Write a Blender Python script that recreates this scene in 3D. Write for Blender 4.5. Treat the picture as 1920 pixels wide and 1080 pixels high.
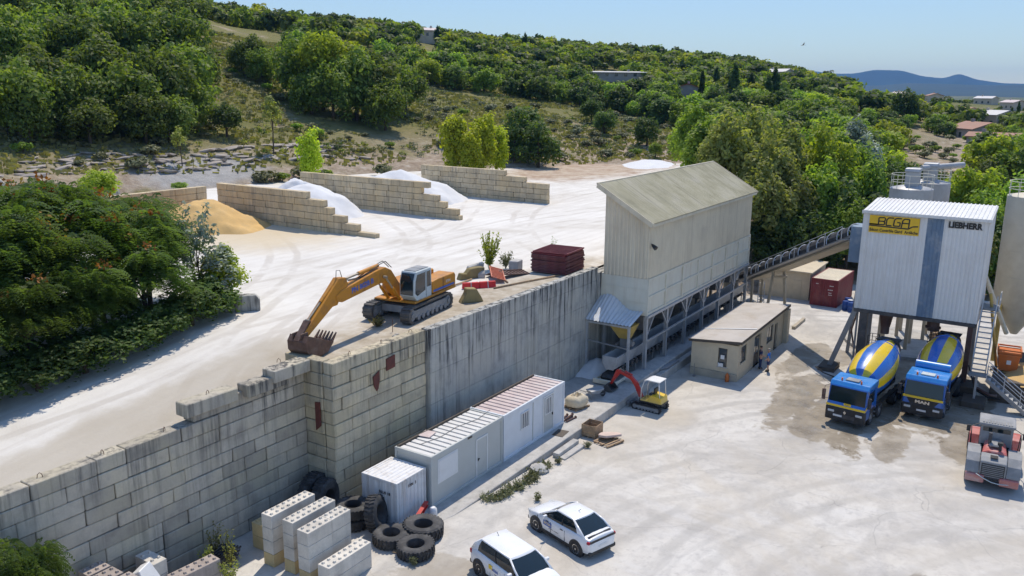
import bpy, math, random
import numpy as np
from mathutils import Vector, Matrix, Euler
for o in list(bpy.data.objects): bpy.data.objects.remove(o)
SC = bpy.context.scene
C = SC.collection
rad = math.radians
# ------------------------------------------------------------------ camera, sky, sun, exposure
cam = bpy.data.cameras.new('camera')
cam_o = bpy.data.objects.new('camera', cam); C.objects.link(cam_o)
F_PX, PITCH, ROLL, YAW = 1570.3, 0.232696, 0.0082645, 0.5728045
def cam_rows():
    cp, sp, cr, sr = math.cos(PITCH), math.sin(PITCH), math.cos(ROLL), math.sin(ROLL)
    Mx = np.array([[1,0,0],[0,-sp,-cp],[0,cp,-sp]]); Rr = np.array([[cr,-sr,0],[sr,cr,0],[0,0,1]])
    A = np.array([[math.sin(YAW),math.cos(YAW),0],[-math.cos(YAW),math.sin(YAW),0],[0,0,1.]]).T
    return Rr @ Mx @ A
_W = cam_rows()
CAM = Vector((0, 0, 20.0))
mw = Matrix.Identity(4)
for i in range(3):
    mw[i][0] = _W[0][i]; mw[i][1] = -_W[1][i]; mw[i][2] = -_W[2][i]; mw[i][3] = CAM[i]
cam_o.matrix_world = mw
cam.sensor_width = 36.0; cam.lens = F_PX*36/1920; cam.clip_start = 0.5; cam.clip_end = 30000
SC.camera = cam_o
SUN_DIR = Vector((0.52, 0.20, 1.0)).normalized()          # towards the sun
elev = math.asin(SUN_DIR.z); azim = math.atan2(SUN_DIR.x, SUN_DIR.y)
world = bpy.data.worlds.new('World'); SC.world = world; world.use_nodes = True
nt = world.node_tree; nt.nodes.clear()
bg = nt.nodes.new('ShaderNodeBackground'); wo = nt.nodes.new('ShaderNodeOutputWorld')
sky = nt.nodes.new('ShaderNodeTexSky'); sky.sky_type = 'NISHITA'; sky.sun_disc = False
sky.sun_elevation = elev; sky.sun_rotation = azim
sky.altitude = 1200; sky.air_density = 1.0; sky.dust_density = 0.15; sky.ozone_density = 2.5
bg.inputs[1].default_value = 0.105
# sky graded for stronger fill light: brightness range compressed alike in every direction
bw0 = nt.nodes.new('ShaderNodeRGBToBW'); dv = nt.nodes.new('ShaderNodeMath'); dv.operation = 'MULTIPLY'; dv.inputs[1].default_value = .2
pw = nt.nodes.new('ShaderNodeMath'); pw.operation = 'POWER'; pw.inputs[1].default_value = -.5
vs0 = nt.nodes.new('ShaderNodeVectorMath'); vs0.operation = 'SCALE'
nt.links.new(sky.outputs[0], bw0.inputs[0]); nt.links.new(bw0.outputs[0], dv.inputs[0]); nt.links.new(dv.outputs[0], pw.inputs[0])
nt.links.new(sky.outputs[0], vs0.inputs[0]); nt.links.new(pw.outputs[0], vs0.inputs['Scale'])
nt.links.new(vs0.outputs[0], bg.inputs[0]); nt.links.new(bg.outputs[0], wo.inputs[0])
sl = bpy.data.lights.new('sun', 'SUN'); sl.energy = 3.55; sl.angle = rad(0.53); sl.color = (1.0, 0.90, 0.76)
so = bpy.data.objects.new('sun', sl); C.objects.link(so); so.location = (0, 0, 80)
so.rotation_euler = (-SUN_DIR).to_track_quat('-Z', 'Y').to_euler()
vs = SC.view_settings; vs.view_transform = 'Standard'; vs.look = 'None'; vs.exposure = 0.25; vs.gamma = 1.0; vs.use_curve_mapping = False
SC.render.engine = 'CYCLES'
cy = SC.cycles
cy.use_denoising = True; cy.use_adaptive_sampling = True; cy.adaptive_threshold = .018
cy.max_bounces = 6; cy.diffuse_bounces = 3; cy.glossy_bounces = 3; cy.transmission_bounces = 4; cy.transparent_max_bounces = 8; cy.volume_bounces = 0
cy.caustics_reflective = False; cy.caustics_refractive = False
# ------------------------------------------------------------------ helpers
RNG = random.Random(7)
class MB:
    """collects polygons; build() links them as one mesh object"""
    def __init__(s): s.v = []; s.f = []; s.m = []; s.cur = 0
    def add(s, vs_, fs):
        b = len(s.v); s.v += [tuple(p) for p in vs_]
        for f in fs: s.f.append(tuple(i+b for i in f)); s.m.append(s.cur)
        return s
    def box(s, x0, x1, y0, y1, z0, z1):
        return s.add([(x0,y0,z0),(x1,y0,z0),(x1,y1,z0),(x0,y1,z0),(x0,y0,z1),(x1,y0,z1),(x1,y1,z1),(x0,y1,z1)],
              [(0,3,2,1),(4,5,6,7),(0,1,5,4),(1,2,6,5),(2,3,7,6),(3,0,4,7)])
    def obox(s, c, size, rot=(0,0,0)):
        R_ = Euler(rot).to_matrix(); hx, hy, hz = [k/2 for k in size]
        P = [R_ @ Vector(q) + Vector(c) for q in [(-hx,-hy,-hz),(hx,-hy,-hz),(hx,hy,-hz),(-hx,hy,-hz),(-hx,-hy,hz),(hx,-hy,hz),(hx,hy,hz),(-hx,hy,hz)]]
        return s.add(P, [(0,3,2,1),(4,5,6,7),(0,1,5,4),(1,2,6,5),(2,3,7,6),(3,0,4,7)])
    def beam(s, a, b, w, h, up=(0,0,1)):
        """rectangular bar from a to b, w wide, h deep"""
        a, b = Vector(a), Vector(b); d = (b-a).normalized(); u = Vector(up)
        if abs(d.dot(u)) > 0.98: u = Vector((1,0,0))
        r = d.cross(u).normalized()*w/2; u = r.cross(d).normalized()*h/2
        P = [a-r-u, a+r-u, a+r+u, a-r+u, b-r-u, b+r-u, b+r+u, b-r+u]
        return s.add(P, [(0,1,2,3),(7,6,5,4),(0,4,5,1),(1,5,6,2),(2,6,7,3),(3,7,4,0)])
    def cyl(s, a, b, r0, r1=None, n=12, caps=True):
        return s.lathe([(r0,0.0),(r0 if r1 is None else r1,1.0)], a, b, n, caps)
    def lathe(s, prof, a, b, n=16, caps=True, cols=None, a0=0.0):
        """prof: (radius, t along a-b)"""
        a, b = Vector(a), Vector(b); d = b-a; dn = d.normalized()
        u = Vector((0,0,1)) if abs(dn.z) < .95 else Vector((1,0,0))
        e1 = dn.cross(u).normalized(); e2 = dn.cross(e1).normalized()
        P = []
        for r, t in prof:
            for k in range(n):
                an = a0 + 2*math.pi*k/n
                P.append(a + d*t + (e1*math.cos(an) + e2*math.sin(an))*r)
        base = len(s.v); s.v += [tuple(p) for p in P]
        for i in range(len(prof)-1):
            for k in range(n):
                k2 = (k+1) % n
                s.f.append((base+i*n+k, base+i*n+k2, base+(i+1)*n+k2, base+(i+1)*n+k)); s.m.append(cols[k] if cols else s.cur)
        if caps:
            if prof[0][0] > 1e-4: s.f.append(tuple(base+k for k in reversed(range(n)))); s.m.append(s.cur)
            if prof[-1][0] > 1e-4: s.f.append(tuple(base+(len(prof)-1)*n+k for k in range(n))); s.m.append(s.cur)
        return s
    def tube(s, pts, r, n=8, caps=True):
        pts = [Vector(p) for p in pts]; rs = r if isinstance(r, (list, tuple)) else [r]*len(pts)
        base = len(s.v); prev = None
        for i, p in enumerate(pts):
            d = (pts[min(i+1,len(pts)-1)] - pts[max(i-1,0)]).normalized()
            if prev is None:
                u = Vector((0,0,1)) if abs(d.z) < .9 else Vector((1,0,0))
                e1 = d.cross(u).normalized()
            else:
                e1 = (prev - d*prev.dot(d)).normalized()
            prev = e1; e2 = d.cross(e1)
            for k in range(n):
                an = 2*math.pi*k/n; s.v.append(tuple(p + (e1*math.cos(an)+e2*math.sin(an))*rs[i]))
        for i in range(len(pts)-1):
            for k in range(n):
                k2 = (k+1) % n; s.f.append((base+i*n+k, base+i*n+k2, base+(i+1)*n+k2, base+(i+1)*n+k)); s.m.append(s.cur)
        if caps:
            s.f.append(tuple(base+k for k in reversed(range(n)))); s.m.append(s.cur)
            s.f.append(tuple(base+(len(pts)-1)*n+k for k in range(n))); s.m.append(s.cur)
        return s
    def prism(s, poly, ax, a, b):
        """polygon extruded along axis ax from a to b. ax x: (y,z); y: (x,z); z: (x,y)"""
        def mk(p, t): return {'x': (t,p[0],p[1]), 'y': (p[0],t,p[1]), 'z': (p[0],p[1],t)}[ax]
        n = len(poly); P = [mk(p,a) for p in poly] + [mk(p,b) for p in poly]
        fs = [tuple(range(n)), tuple(reversed(range(n,2*n)))] + [(i, n+i, n+(i+1)%n, (i+1)%n) for i in range(n)]
        return s.add(P, fs)
    def loft(s, rings, closed=True, caps=True):
        n = len(rings[0]); base = len(s.v)
        for r in rings: s.v += [tuple(p) for p in r]
        for i in range(len(rings)-1):
            for k in range(n if closed else n-1):
                k2 = (k+1) % n; s.f.append((base+i*n+k, base+i*n+k2, base+(i+1)*n+k2, base+(i+1)*n+k)); s.m.append(s.cur)
        if caps:
            s.f.append(tuple(base+k for k in reversed(range(n)))); s.m.append(s.cur)
            s.f.append(tuple(base+(len(rings)-1)*n+k for k in range(n))); s.m.append(s.cur)
        return s
    def mesh(s, name, mats, smooth=False, fix=True):
        me = bpy.data.meshes.new(name); me.from_pydata(s.v, [], s.f)
        for m_ in (mats if isinstance(mats, (list, tuple)) else [mats]): me.materials.append(m_)
        if any(s.m): me.polygons.foreach_set('material_index', s.m)
        if fix:
            import bmesh
            bm = bmesh.new(); bm.from_mesh(me); bmesh.ops.recalc_face_normals(bm, faces=bm.faces); bm.to_mesh(me); bm.free()
        if smooth:
            me.polygons.foreach_set('use_smooth', [True]*len(me.polygons))
            if smooth is not True: me.set_sharp_from_angle(angle=rad(smooth))
        me.update(); return me
    def build(s, name, mats, parent=None, bevel=0, smooth=False, loc=None, rot=None, seg=1, fix=True):
        o = bpy.data.objects.new(name, s.mesh(name, mats, smooth, fix)); C.objects.link(o)
        if parent: o.parent = parent
        if loc: o.location = loc
        if rot: o.rotation_euler = rot
        if bevel:
            b = o.modifiers.new('bevel', 'BEVEL'); b.width = bevel; b.segments = seg; b.limit_method = 'ANGLE'; b.angle_limit = rad(35)
        return o
def tag(o, label=None, cat=None, group=None, kind=None):
    if label: o['label'] = label
    if cat: o['category'] = cat
    if group: o['group'] = group
    if kind: o['kind'] = kind
    return o
def thing(name, label, cat, loc=(0,0,0), rz=0, group=None):
    o = bpy.data.objects.new(name, None); C.objects.link(o); o.empty_display_size = .3
    o.location = loc; o.rotation_euler = (0,0,rz)
    return tag(o, label, cat, group)
def share(name, mesh, parent=None, loc=(0,0,0), rot=(0,0,0), scale=None):
    o = bpy.data.objects.new(name, mesh); C.objects.link(o); o.parent = parent; o.location = loc; o.rotation_euler = rot
    if scale: o.scale = scale
    return o
def copy_tree(o, parent=None):
    c = o.copy(); C.objects.link(c); c.parent = parent
    for ch in o.children: copy_tree(ch, c)
    return c
def np_mesh(name, V, Q, mats, mi=None, smooth=False):
    V = np.asarray(V, dtype=np.float32); Q = np.asarray(Q, dtype=np.int32)
    me = bpy.data.meshes.new(name); k = Q.shape[1]
    me.vertices.add(len(V)); me.vertices.foreach_set('co', V.ravel())
    me.loops.add(Q.size); me.loops.foreach_set('vertex_index', Q.ravel())
    me.polygons.add(len(Q)); me.polygons.foreach_set('loop_start', np.arange(0, Q.size, k, dtype=np.int32))
    for m_ in (mats if isinstance(mats, (list, tuple)) else [mats]): me.materials.append(m_)
    if mi is not None: me.polygons.foreach_set('material_index', np.asarray(mi, dtype=np.int32))
    if smooth: me.polygons.foreach_set('use_smooth', np.ones(len(Q), dtype=bool))
    me.update(calc_edges=True); me.validate(); return me
def text_part(txt, name, mat, parent, size, M4, extrude=.004, bold=0.0, xs=1.0, shear=0.0):
    """raised lettering as a mesh; M4: matrix (parent space) whose X runs along the text and Y up the letters"""
    cu = bpy.data.curves.new('t', 'FONT'); cu.body = txt; cu.size = size; cu.extrude = extrude; cu.offset = bold; cu.align_x = 'CENTER'; cu.align_y = 'CENTER'; cu.shear = shear
    cu.resolution_u = 2
    t = bpy.data.objects.new('t', cu); C.objects.link(t)
    dg = bpy.context.evaluated_depsgraph_get()
    me = bpy.data.meshes.new_from_object(t.evaluated_get(dg)); bpy.data.objects.remove(t)
    me.materials.clear(); me.materials.append(mat)
    o = bpy.data.objects.new(name, me); C.objects.link(o); o.parent = parent; o.matrix_local = M4 @ Matrix.Diagonal((xs,1,1,1))
    return o
def basis(o, ex, ey):
    ex, ey = Vector(ex).normalized(), Vector(ey).normalized(); ez = ex.cross(ey)
    m_ = Matrix.Identity(4)
    for i in range(3): m_[i][0] = ex[i]; m_[i][1] = ey[i]; m_[i][2] = ez[i]; m_[i][3] = o[i]
    return m_
# ------------------------------------------------------------------ materials
MATS = {}
def N(nt, kind, **kw):
    n = nt.nodes.new('ShaderNode'+kind)
    for k, v in kw.items(): setattr(n, k, v)
    return n
def new_mat(name):
    m = bpy.data.materials.new(name); m.use_nodes = True; nt = m.node_tree
    b = nt.nodes['Principled BSDF']; MATS[name] = m
    return m, nt, b
def coords(nt, world=False, scale=(1,1,1)):
    if world: src = N(nt, 'NewGeometry').outputs['Position']
    else: src = N(nt, 'TexCoord').outputs['Object']
    mp = N(nt, 'Mapping'); mp.inputs['Scale'].default_value = scale
    nt.links.new(src, mp.inputs[0]); return mp.outputs[0]
def noise(nt, vec, scale, detail=4, rough=.55, dist=0.0):
    n = N(nt, 'TexNoise'); n.inputs['Scale'].default_value = scale; n.inputs['Detail'].default_value = detail
    n.inputs['Roughness'].default_value = rough; n.inputs['Distortion'].default_value = dist
    nt.links.new(vec, n.inputs['Vector']); return n.outputs['Fac']
def ramp(nt, fac, stops, interp='LINEAR'):
    r = N(nt, 'ValToRGB'); r.color_ramp.interpolation = interp
    el = r.color_ramp.elements
    while len(el) < len(stops): el.new(.5)
    for e, (p, c) in zip(el, stops):
        e.position = p; e.color = (c, c, c, 1) if not isinstance(c, (tuple, list)) else (*c[:3], 1)
    nt.links.new(fac, r.inputs[0]); return r.outputs[0]
def mix(nt, fac, a, b, mode='MIX'):
    m = N(nt, 'Mix', data_type='RGBA', blend_type=mode)
    for s_, v in ((m.inputs[0], fac), (m.inputs[6], a), (m.inputs[7], b)):
        if hasattr(v, 'is_linked') or hasattr(v, 'links'): nt.links.new(v, s_)
        elif isinstance(v, (int, float)): s_.default_value = v
        else: s_.default_value = (*v[:3], 1)
    return m.outputs[2]
def bump(nt, b, fac, strength=.3, dist=.02):
    bp = N(nt, 'Bump'); bp.inputs['Strength'].default_value = strength; bp.inputs['Distance'].default_value = dist
    nt.links.new(fac, bp.inputs['Height']); nt.links.new(bp.outputs[0], b.inputs['Normal'])
def obj_random(nt): return N(nt, 'ObjectInfo').outputs['Random']
def simple(name, col, rough=.6, metal=0.0, var=.12, vscale=3.0, dirt=None, dirt_amt=.5, dscale=1.2, bmp=0.0, spec=None, world=False, streak=None, samt=.5, dust=None):
    """base colour with soft tonal variation and optional dirt patches"""
    m, nt, b = new_mat(name)
    v = coords(nt, world)
    n1 = noise(nt, v, vscale, 5)
    lo = tuple(max(0, c*(1-var)) for c in col); hi = tuple(min(1, c*(1+var)) for c in col)
    c = ramp(nt, n1, [(.3, lo), (.7, hi)])
    if dirt:
        n2 = noise(nt, v, dscale, 6, .65, .3)
        k = ramp(nt, n2, [(.48, 0.0), (.72, dirt_amt)])
        c = mix(nt, k, c, dirt)
    if streak:
        n3 = noise(nt, coords(nt, world, (1.6, 1.6, .09)), 1.7, 6, .68)
        c = mix(nt, ramp(nt, n3, [(.50, 0.0), (.70, samt)]), c, streak)
    if dust:
        sp = N(nt, 'SeparateXYZ'); nt.links.new(v, sp.inputs[0]); dz = N(nt, 'MapRange'); nt.links.new(sp.outputs[2], dz.inputs[0]); dz.inputs[1].default_value = dust[0]; dz.inputs[2].default_value = 0.1
        dm = N(nt, 'Math', operation='MULTIPLY'); nt.links.new(dz.outputs[0], dm.inputs[0]); nt.links.new(ramp(nt, noise(nt, v, 2.2, 6, .7), [(.3, .25), (.7, .95)]), dm.inputs[1])
        c = mix(nt, dm.outputs[0], c, dust[1])
    nt.links.new(c, b.inputs['Base Color'])
    rr = ramp(nt, n1, [(.2, max(0, rough-.08)), (.8, min(1, rough+.08))])
    nt.links.new(rr, b.inputs['Roughness']); b.inputs['Metallic'].default_value = metal
    if spec is not None: b.inputs['Specular IOR Level'].default_value = spec
    if bmp: bump(nt, b, noise(nt, v, vscale*8, 5), bmp, .02)
    return m
def glass_mat(name, col=(.02,.03,.035), rough=.05):
    m, nt, b = new_mat(name); b.inputs['Base Color'].default_value = (*col, 1); b.inputs['Roughness'].default_value = rough
    b.inputs['Specular IOR Level'].default_value = .7; return m
def concrete(name, base, dark, streak=1.0, world=True, tone=.25, patch=None, bmp=.35, runoff=False):
    """weathered concrete: block-to-block tone, clouding, dark run-off streaks down the face"""
    m, nt, b = new_mat(name)
    v = coords(nt, world)
    n1 = noise(nt, v, 1.1, 6, .6); n2 = noise(nt, v, 9, 6, .7)
    c = ramp(nt, n1, [(.28, tuple(x*.72 for x in base)), (.5, base), (.75, tuple(min(1, x*1.18) for x in base))])
    if patch: c = mix(nt, ramp(nt, noise(nt, v, .55, 4), [(.45, 0.0), (.62, .75)]), c, patch)
    rnd = obj_random(nt)
    c = mix(nt, 1.0, c, ramp(nt, rnd, [(0, 1-tone), (1, 1.0)]), 'MULTIPLY')
    st = coords(nt, world, (1.9, 1.9, .10))
    n3 = noise(nt, st, 1.6, 7, .7)
    k = ramp(nt, n3, [(.47, 0.0), (.64, .85*streak)])
    k2 = ramp(nt, noise(nt, v, .5, 3), [(.35, .25), (.65, 1.0)])
    km = N(nt, 'Math', operation='MULTIPLY'); nt.links.new(k, km.inputs[0]); nt.links.new(k2, km.inputs[1])
    if runoff:
        sp = N(nt, 'SeparateXYZ'); nt.links.new(v, sp.inputs[0]); zr = N(nt, 'MapRange'); nt.links.new(sp.outputs[2], zr.inputs[0]); zr.inputs[1].default_value = 4.2; zr.inputs[2].default_value = 7.3; zr.inputs[3].default_value = .5; zr.inputs[4].default_value = 1.7
        k3 = N(nt, 'Math', operation='MULTIPLY'); k3.use_clamp = True; nt.links.new(km.outputs[0], k3.inputs[0]); nt.links.new(zr.outputs[0], k3.inputs[1]); km = k3
    c = mix(nt, km.outputs[0], c, dark)
    c = mix(nt, ramp(nt, n2, [(.35, .0), (.8, .35)]), c, tuple(x*.55 for x in base))
    nt.links.new(c, b.inputs['Base Color']); b.inputs['Roughness'].default_value = .9; b.inputs['Specular IOR Level'].default_value = .25
    bump(nt, b, n2, bmp, .03)
    return m
# ------------------------------------------------------------------ terrain
CTRL = np.array([(39.3,97.4,10.9),(46.1,113.0,13.5),(61.5,147.7,20.7),(92.1,216.2,36.0),(131.9,302.5,64.4),(47.8,99.1,10.1),(54.3,111.5,12.8),(67.3,136.3,18.4),(87.3,174.4,27.0),(115.3,227.4,40.8),(141.1,276.0,54.5),(57.8,100.5,9.2),(62.1,107.3,11.6),(75.7,129.5,16.8),(96.8,163.5,26.2),(125.7,210.3,38.3),(159.8,265.6,52.8),(66.0,96.6,8.0),(69.0,100.6,10.1),(73.8,107.0,12.5),(86.6,124.9,16.8),(106.0,151.6,24.3),(138.2,196.2,35.6),(167.2,236.9,42.9),(77.1,94.6,7.7),(82.3,100.6,10.4),(93.9,114.4,14.3),(109.5,132.6,20.4),(132.9,160.0,28.7),(166.3,199.9,34.7),(211.0,253.7,39.4),(92.1,94.5,7.9),(101.3,103.7,10.9),(117.6,120.0,15.5),(147.3,149.6,24.3),(186.2,188.6,33.1),(231.9,234.8,39.7),(105.0,89.5,7.9),(118.0,100.5,11.2),(141.0,119.8,16.2),(179.2,152.1,23.7),(228.9,194.0,33.5),(274.7,232.7,40.8),(116.2,81.6,7.7),(132.6,93.1,10.8),(162.1,113.7,15.5),(206.3,144.7,22.6),(270.1,189.5,32.3),(327.4,229.7,38.0),(128.6,73.2,7.6),(152.1,86.6,10.8),(186.7,106.6,15.3),(238.8,136.4,21.4),(303.8,173.8,30.2),(364.5,208.6,35.4),(142.2,64.1,7.4),(171.3,77.5,10.9),(211.2,95.9,15.8),(268.5,122.2,21.7),(345.7,157.8,29.4),(409.4,186.9,33.3),(160.7,55.6,8.0),(193.6,67.4,11.6),(240.7,84.2,16.4),(301.9,106.1,22.1),(396.1,139.6,28.8),(471.5,166.3,32.0),(178.9,47.2,9.5),(217.4,57.9,13.1),(280.1,75.2,17.9),(366.9,99.0,23.3),(463.4,125.3,27.5),(540.6,146.2,29.3),(190.6,41.4,10.3),(244.2,53.7,14.0),(341.7,75.7,18.2),(458.8,101.9,20.2),(585.7,130.2,20.9),(167.7,27.7,8.9),(202.2,33.9,11.8),(285.9,48.5,13.5),(443.6,75.5,12.4),(690.0,117.9,12.0),(164.1,17.5,8.2),(188.9,20.3,8.5),(223.7,24.5,9.7),(328.0,36.7,11.8),(516.7,58.2,10.8),(794.9,90.0,10.2),(149.9,5.4,6.9),(184.9,6.9,6.1),(249.8,10.1,7.3),(359.7,15.7,10.9),(559.4,24.9,9.6),(899.1,40.6,8.5),(149.9,-4.7,7.6),(249.9,-6.7,8.0),(559.9,-12.5,10.4),(899.8,-19.4,9.6)])
EXTRA = np.array([(30,60,5.5),(60,60,5.5),(90,60,5.5),(120,55,5.5),(40,80,5.5),(80,80,5.5),(10,50,5.5),(0,80,8),(-40,60,8),(-60,120,20),(-80,220,45),(0,330,62),(-100,500,60),
 (80,26,-1.5),(95,22,-1),(110,20,0),(112,32,5),(96,36,6.4),(132,30,5.5),(122,15,3),(112,3,.5),(112,-20,1),(135,-5,5),(140,-40,6),(60,0,-2),(0,0,-2),(60,-80,-2),(0,-100,-2),(150,-100,6),
 (300,-60,9),(600,-150,10),(250,500,50),(450,420,42),(600,300,32),(800,250,22),(1000,150,14),(1200,0,9),(1200,-300,9),(600,700,40),(1000,800,25),(1500,600,14),(1600,200,8),(1600,1500,12),(-300,900,40),(-600,300,30)], dtype=float)
_cp = np.vstack([CTRL, EXTRA])
def _phi(d2): return np.where(d2 > 1e-9, .5*d2*np.log(np.maximum(d2, 1e-9)), 0)
_S = 100.0
_P = _cp[:, :2]/_S
_n = len(_P)
_K = _phi(((_P[:, None]-_P[None])**2).sum(-1)) + np.eye(_n)*.02
_A = np.zeros((_n+3, _n+3)); _A[:_n, :_n] = _K; _A[:_n, _n] = 1; _A[:_n, _n+1:] = _P; _A[_n:, :_n] = _A[:_n, _n:].T
_w = np.linalg.solve(_A, np.concatenate([_cp[:, 2], [0, 0, 0]]))
TERRACE = [(-30,30),(-30,96),(20,97),(39,96),(58,98),(66,95),(77,93),(92,92.5),(105,87.5),(116,79.5),(128,71.5),(142,62.5),(150,56),(140,46),(115,39),(96,37),(82,33),(76,29),(27.3,28.2),(27.3,30)]
def poly_dist(X, Y, poly):
    """signed distance, positive inside"""
    d = np.full(X.shape, 1e9); ins = np.zeros(X.shape, bool); n = len(poly)
    for i in range(n):
        (ax, ay), (bx, by) = poly[i], poly[(i+1) % n]
        ex, ey = bx-ax, by-ay
        t = np.clip(((X-ax)*ex + (Y-ay)*ey)/(ex*ex+ey*ey), 0, 1)
        d = np.minimum(d, np.hypot(X-ax-t*ex, Y-ay-t*ey))
        c = ((ay > Y) != (by > Y)) & (X < (bx-ax)*(Y-ay)/((by-ay) if by != ay else 1e-9)+ax)
        ins ^= c
    return np.where(ins, d, -d)
def sstep(a, b, x):
    t = np.clip((x-a)/(b-a), 0, 1); return t*t*(3-2*t)
def vnoise(X, Y, s, seed=0):
    """smooth value noise"""
    x, y = X/s + seed*17.13, Y/s + seed*7.7
    xi, yi = np.floor(x), np.floor(y); fx, fy = x-xi, y-yi
    h = lambda a, b: (np.sin(a*127.1+b*311.7+seed*74.7)*43758.5453) % 1.0
    fx, fy = fx*fx*(3-2*fx), fy*fy*(3-2*fy)
    return (h(xi,yi)*(1-fx)+h(xi+1,yi)*fx)*(1-fy) + (h(xi,yi+1)*(1-fx)+h(xi+1,yi+1)*fx)*fy - .5
def road_drop(X, Y):
    """the haul road falls towards the near end of the block wall"""
    return -.135*np.clip(28.5-X, 0, 40)*(1-sstep(38, 47, Y))
YARD_FAR = 96.0
def terrain(X, Y):
    X, Y = np.atleast_1d(np.asarray(X, float)), np.atleast_1d(np.asarray(Y, float))
    z = np.zeros(X.shape); xf, yf = X.ravel(), Y.ravel(); out = np.empty(xf.shape)
    for i in range(0, len(xf), 20000):
        q = np.stack([xf[i:i+20000], yf[i:i+20000]], 1)/_S
        out[i:i+20000] = _phi(((q[:, None]-_P[None])**2).sum(-1)) @ _w[:_n] + _w[_n] + q @ _w[_n+1:]
    z = out.reshape(X.shape)
    r = np.hypot(X, Y)
    z = np.clip(z, -3, 66)
    k = sstep(900, 1800, r); z = z*(1-k) + 7*k
    z = z + (vnoise(X,Y,23,1)*1.6 + vnoise(X,Y,9,2)*.7 + vnoise(X,Y,4,3)*.35)*sstep(90, 160, r)
    z = z + vnoise(X,Y,160,4)*6*sstep(250, 500, r)
    d = poly_dist(X, Y, TERRACE); k = sstep(0, 5, d); z = z*(1-k) + (5.8 + np.where(X < 40, road_drop(X, Y)-.6, 0))*k
    yd = np.minimum(np.minimum(YARD_FAR - X, np.where(X > 27, np.where(X < 77, 27.7, 23.8), 29.6) - Y), 99)
    k = sstep(0, 1.2, yd); z = z*(1-k) + (-2.5)*k
    return z
def tz(x, y): return float(terrain(x, y)[0])
def terrace_z(X, Y):
    X, Y = np.asarray(X, float), np.asarray(Y, float)
    return 7.15 + road_drop(X, Y) + vnoise(X,Y,6,5)*.12 + vnoise(X,Y,1.7,6)*.03 + .5*sstep(80, 140, X)*0
def gz(x, y): return float(terrace_z(x, y))
def yard_z(X): return -.6*np.clip((np.asarray(X, float)-29)/15, 0, 1)
def yz(x): return float(yard_z(x))
def axis(parts):
    a = []
    for lo, hi, st in parts: a += list(np.arange(lo, hi, st))
    return np.array(a + [parts[-1][1]])
def grid_mesh(name, xs, ys, zf, mat, keep=None, smooth=True):
    X, Y = np.meshgrid(xs, ys); Z = zf(X, Y); nx, ny = len(xs), len(ys)
    V = np.stack([X.ravel(), Y.ravel(), np.asarray(Z).ravel()], 1)
    i, j = np.meshgrid(np.arange(nx-1), np.arange(ny-1)); a = (j*nx+i).ravel()
    Q = np.stack([a, a+1, a+1+nx, a+nx], 1)
    if keep is not None:
        cx, cy_ = V[Q, 0].mean(1), V[Q, 1].mean(1); Q = Q[keep(cx, cy_)]
    return np_mesh(name, V, Q, mat, smooth=smooth)
# hill sides: dry grass, scrub, soil, pale rock
m, nt, b = new_mat('hill_ground')
v = coords(nt, True)
g = ramp(nt, noise(nt, v, .09, 8, .68), [(.32, (.12,.13,.045)), (.47, (.23,.205,.09)), (.60, (.16,.16,.06)), (.75, (.29,.245,.135))])
g = mix(nt, ramp(nt, noise(nt, v, .9, 5, .7), [(.42, 0.0), (.62, .6)]), g, (.12,.13,.045))
soil = ramp(nt, noise(nt, v, .8, 7, .7), [(.3, (.20,.145,.10)), (.55, (.38,.31,.235)), (.8, (.56,.52,.46))])
sep = N(nt, 'SeparateXYZ'); nt.links.new(v, sep.inputs[0])
lowm = ramp(nt, N(nt, 'MapRange').outputs[0], [(0, 0), (1, 1)])
mr = nt.nodes[-2] if False else [n for n in nt.nodes if n.bl_idname == 'ShaderNodeMapRange'][0]
nt.links.new(sep.outputs[2], mr.inputs[0]); mr.inputs[1].default_value = 13.0; mr.inputs[2].default_value = 8.6
ad = N(nt, 'Math', operation='MULTIPLY'); nt.links.new(lowm, ad.inputs[0]); nt.links.new(ramp(nt, noise(nt, v, .12, 5, .6), [(.30, 0.0), (.46, 1.0)]), ad.inputs[1])
rk = ramp(nt, noise(nt, v, .055, 6, .65), [(.60, 0.0), (.68, .9)])
mx = N(nt, 'Math', operation='MAXIMUM'); nt.links.new(ad.outputs[0], mx.inputs[0]); nt.links.new(rk, mx.inputs[1])
c = mix(nt, mx.outputs[0], g, soil)
HILL = (nt, v, c, b)
nt.links.new(c, b.inputs['Base Color']); b.inputs['Roughness'].default_value = 1; b.inputs['Specular IOR Level'].default_value = .1
bump(nt, b, noise(nt, v, 1.5, 8, .7), .8, .3)
ax = axis([(-700,-100,60),(-100,20,8),(20,240,2.2),(240,420,5),(420,900,14),(900,2000,60),(2000,9000,350)])
ay = axis([(-3500,-300,200),(-300,-60,20),(-60,20,6),(20,240,2.2),(240,420,5),(420,900,14),(900,2000,60),(2000,9000,350)])
to = share('terrain', grid_mesh('terrain', ax, ay, terrain, MATS['hill_ground'])); tag(to, kind='structure')
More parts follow.
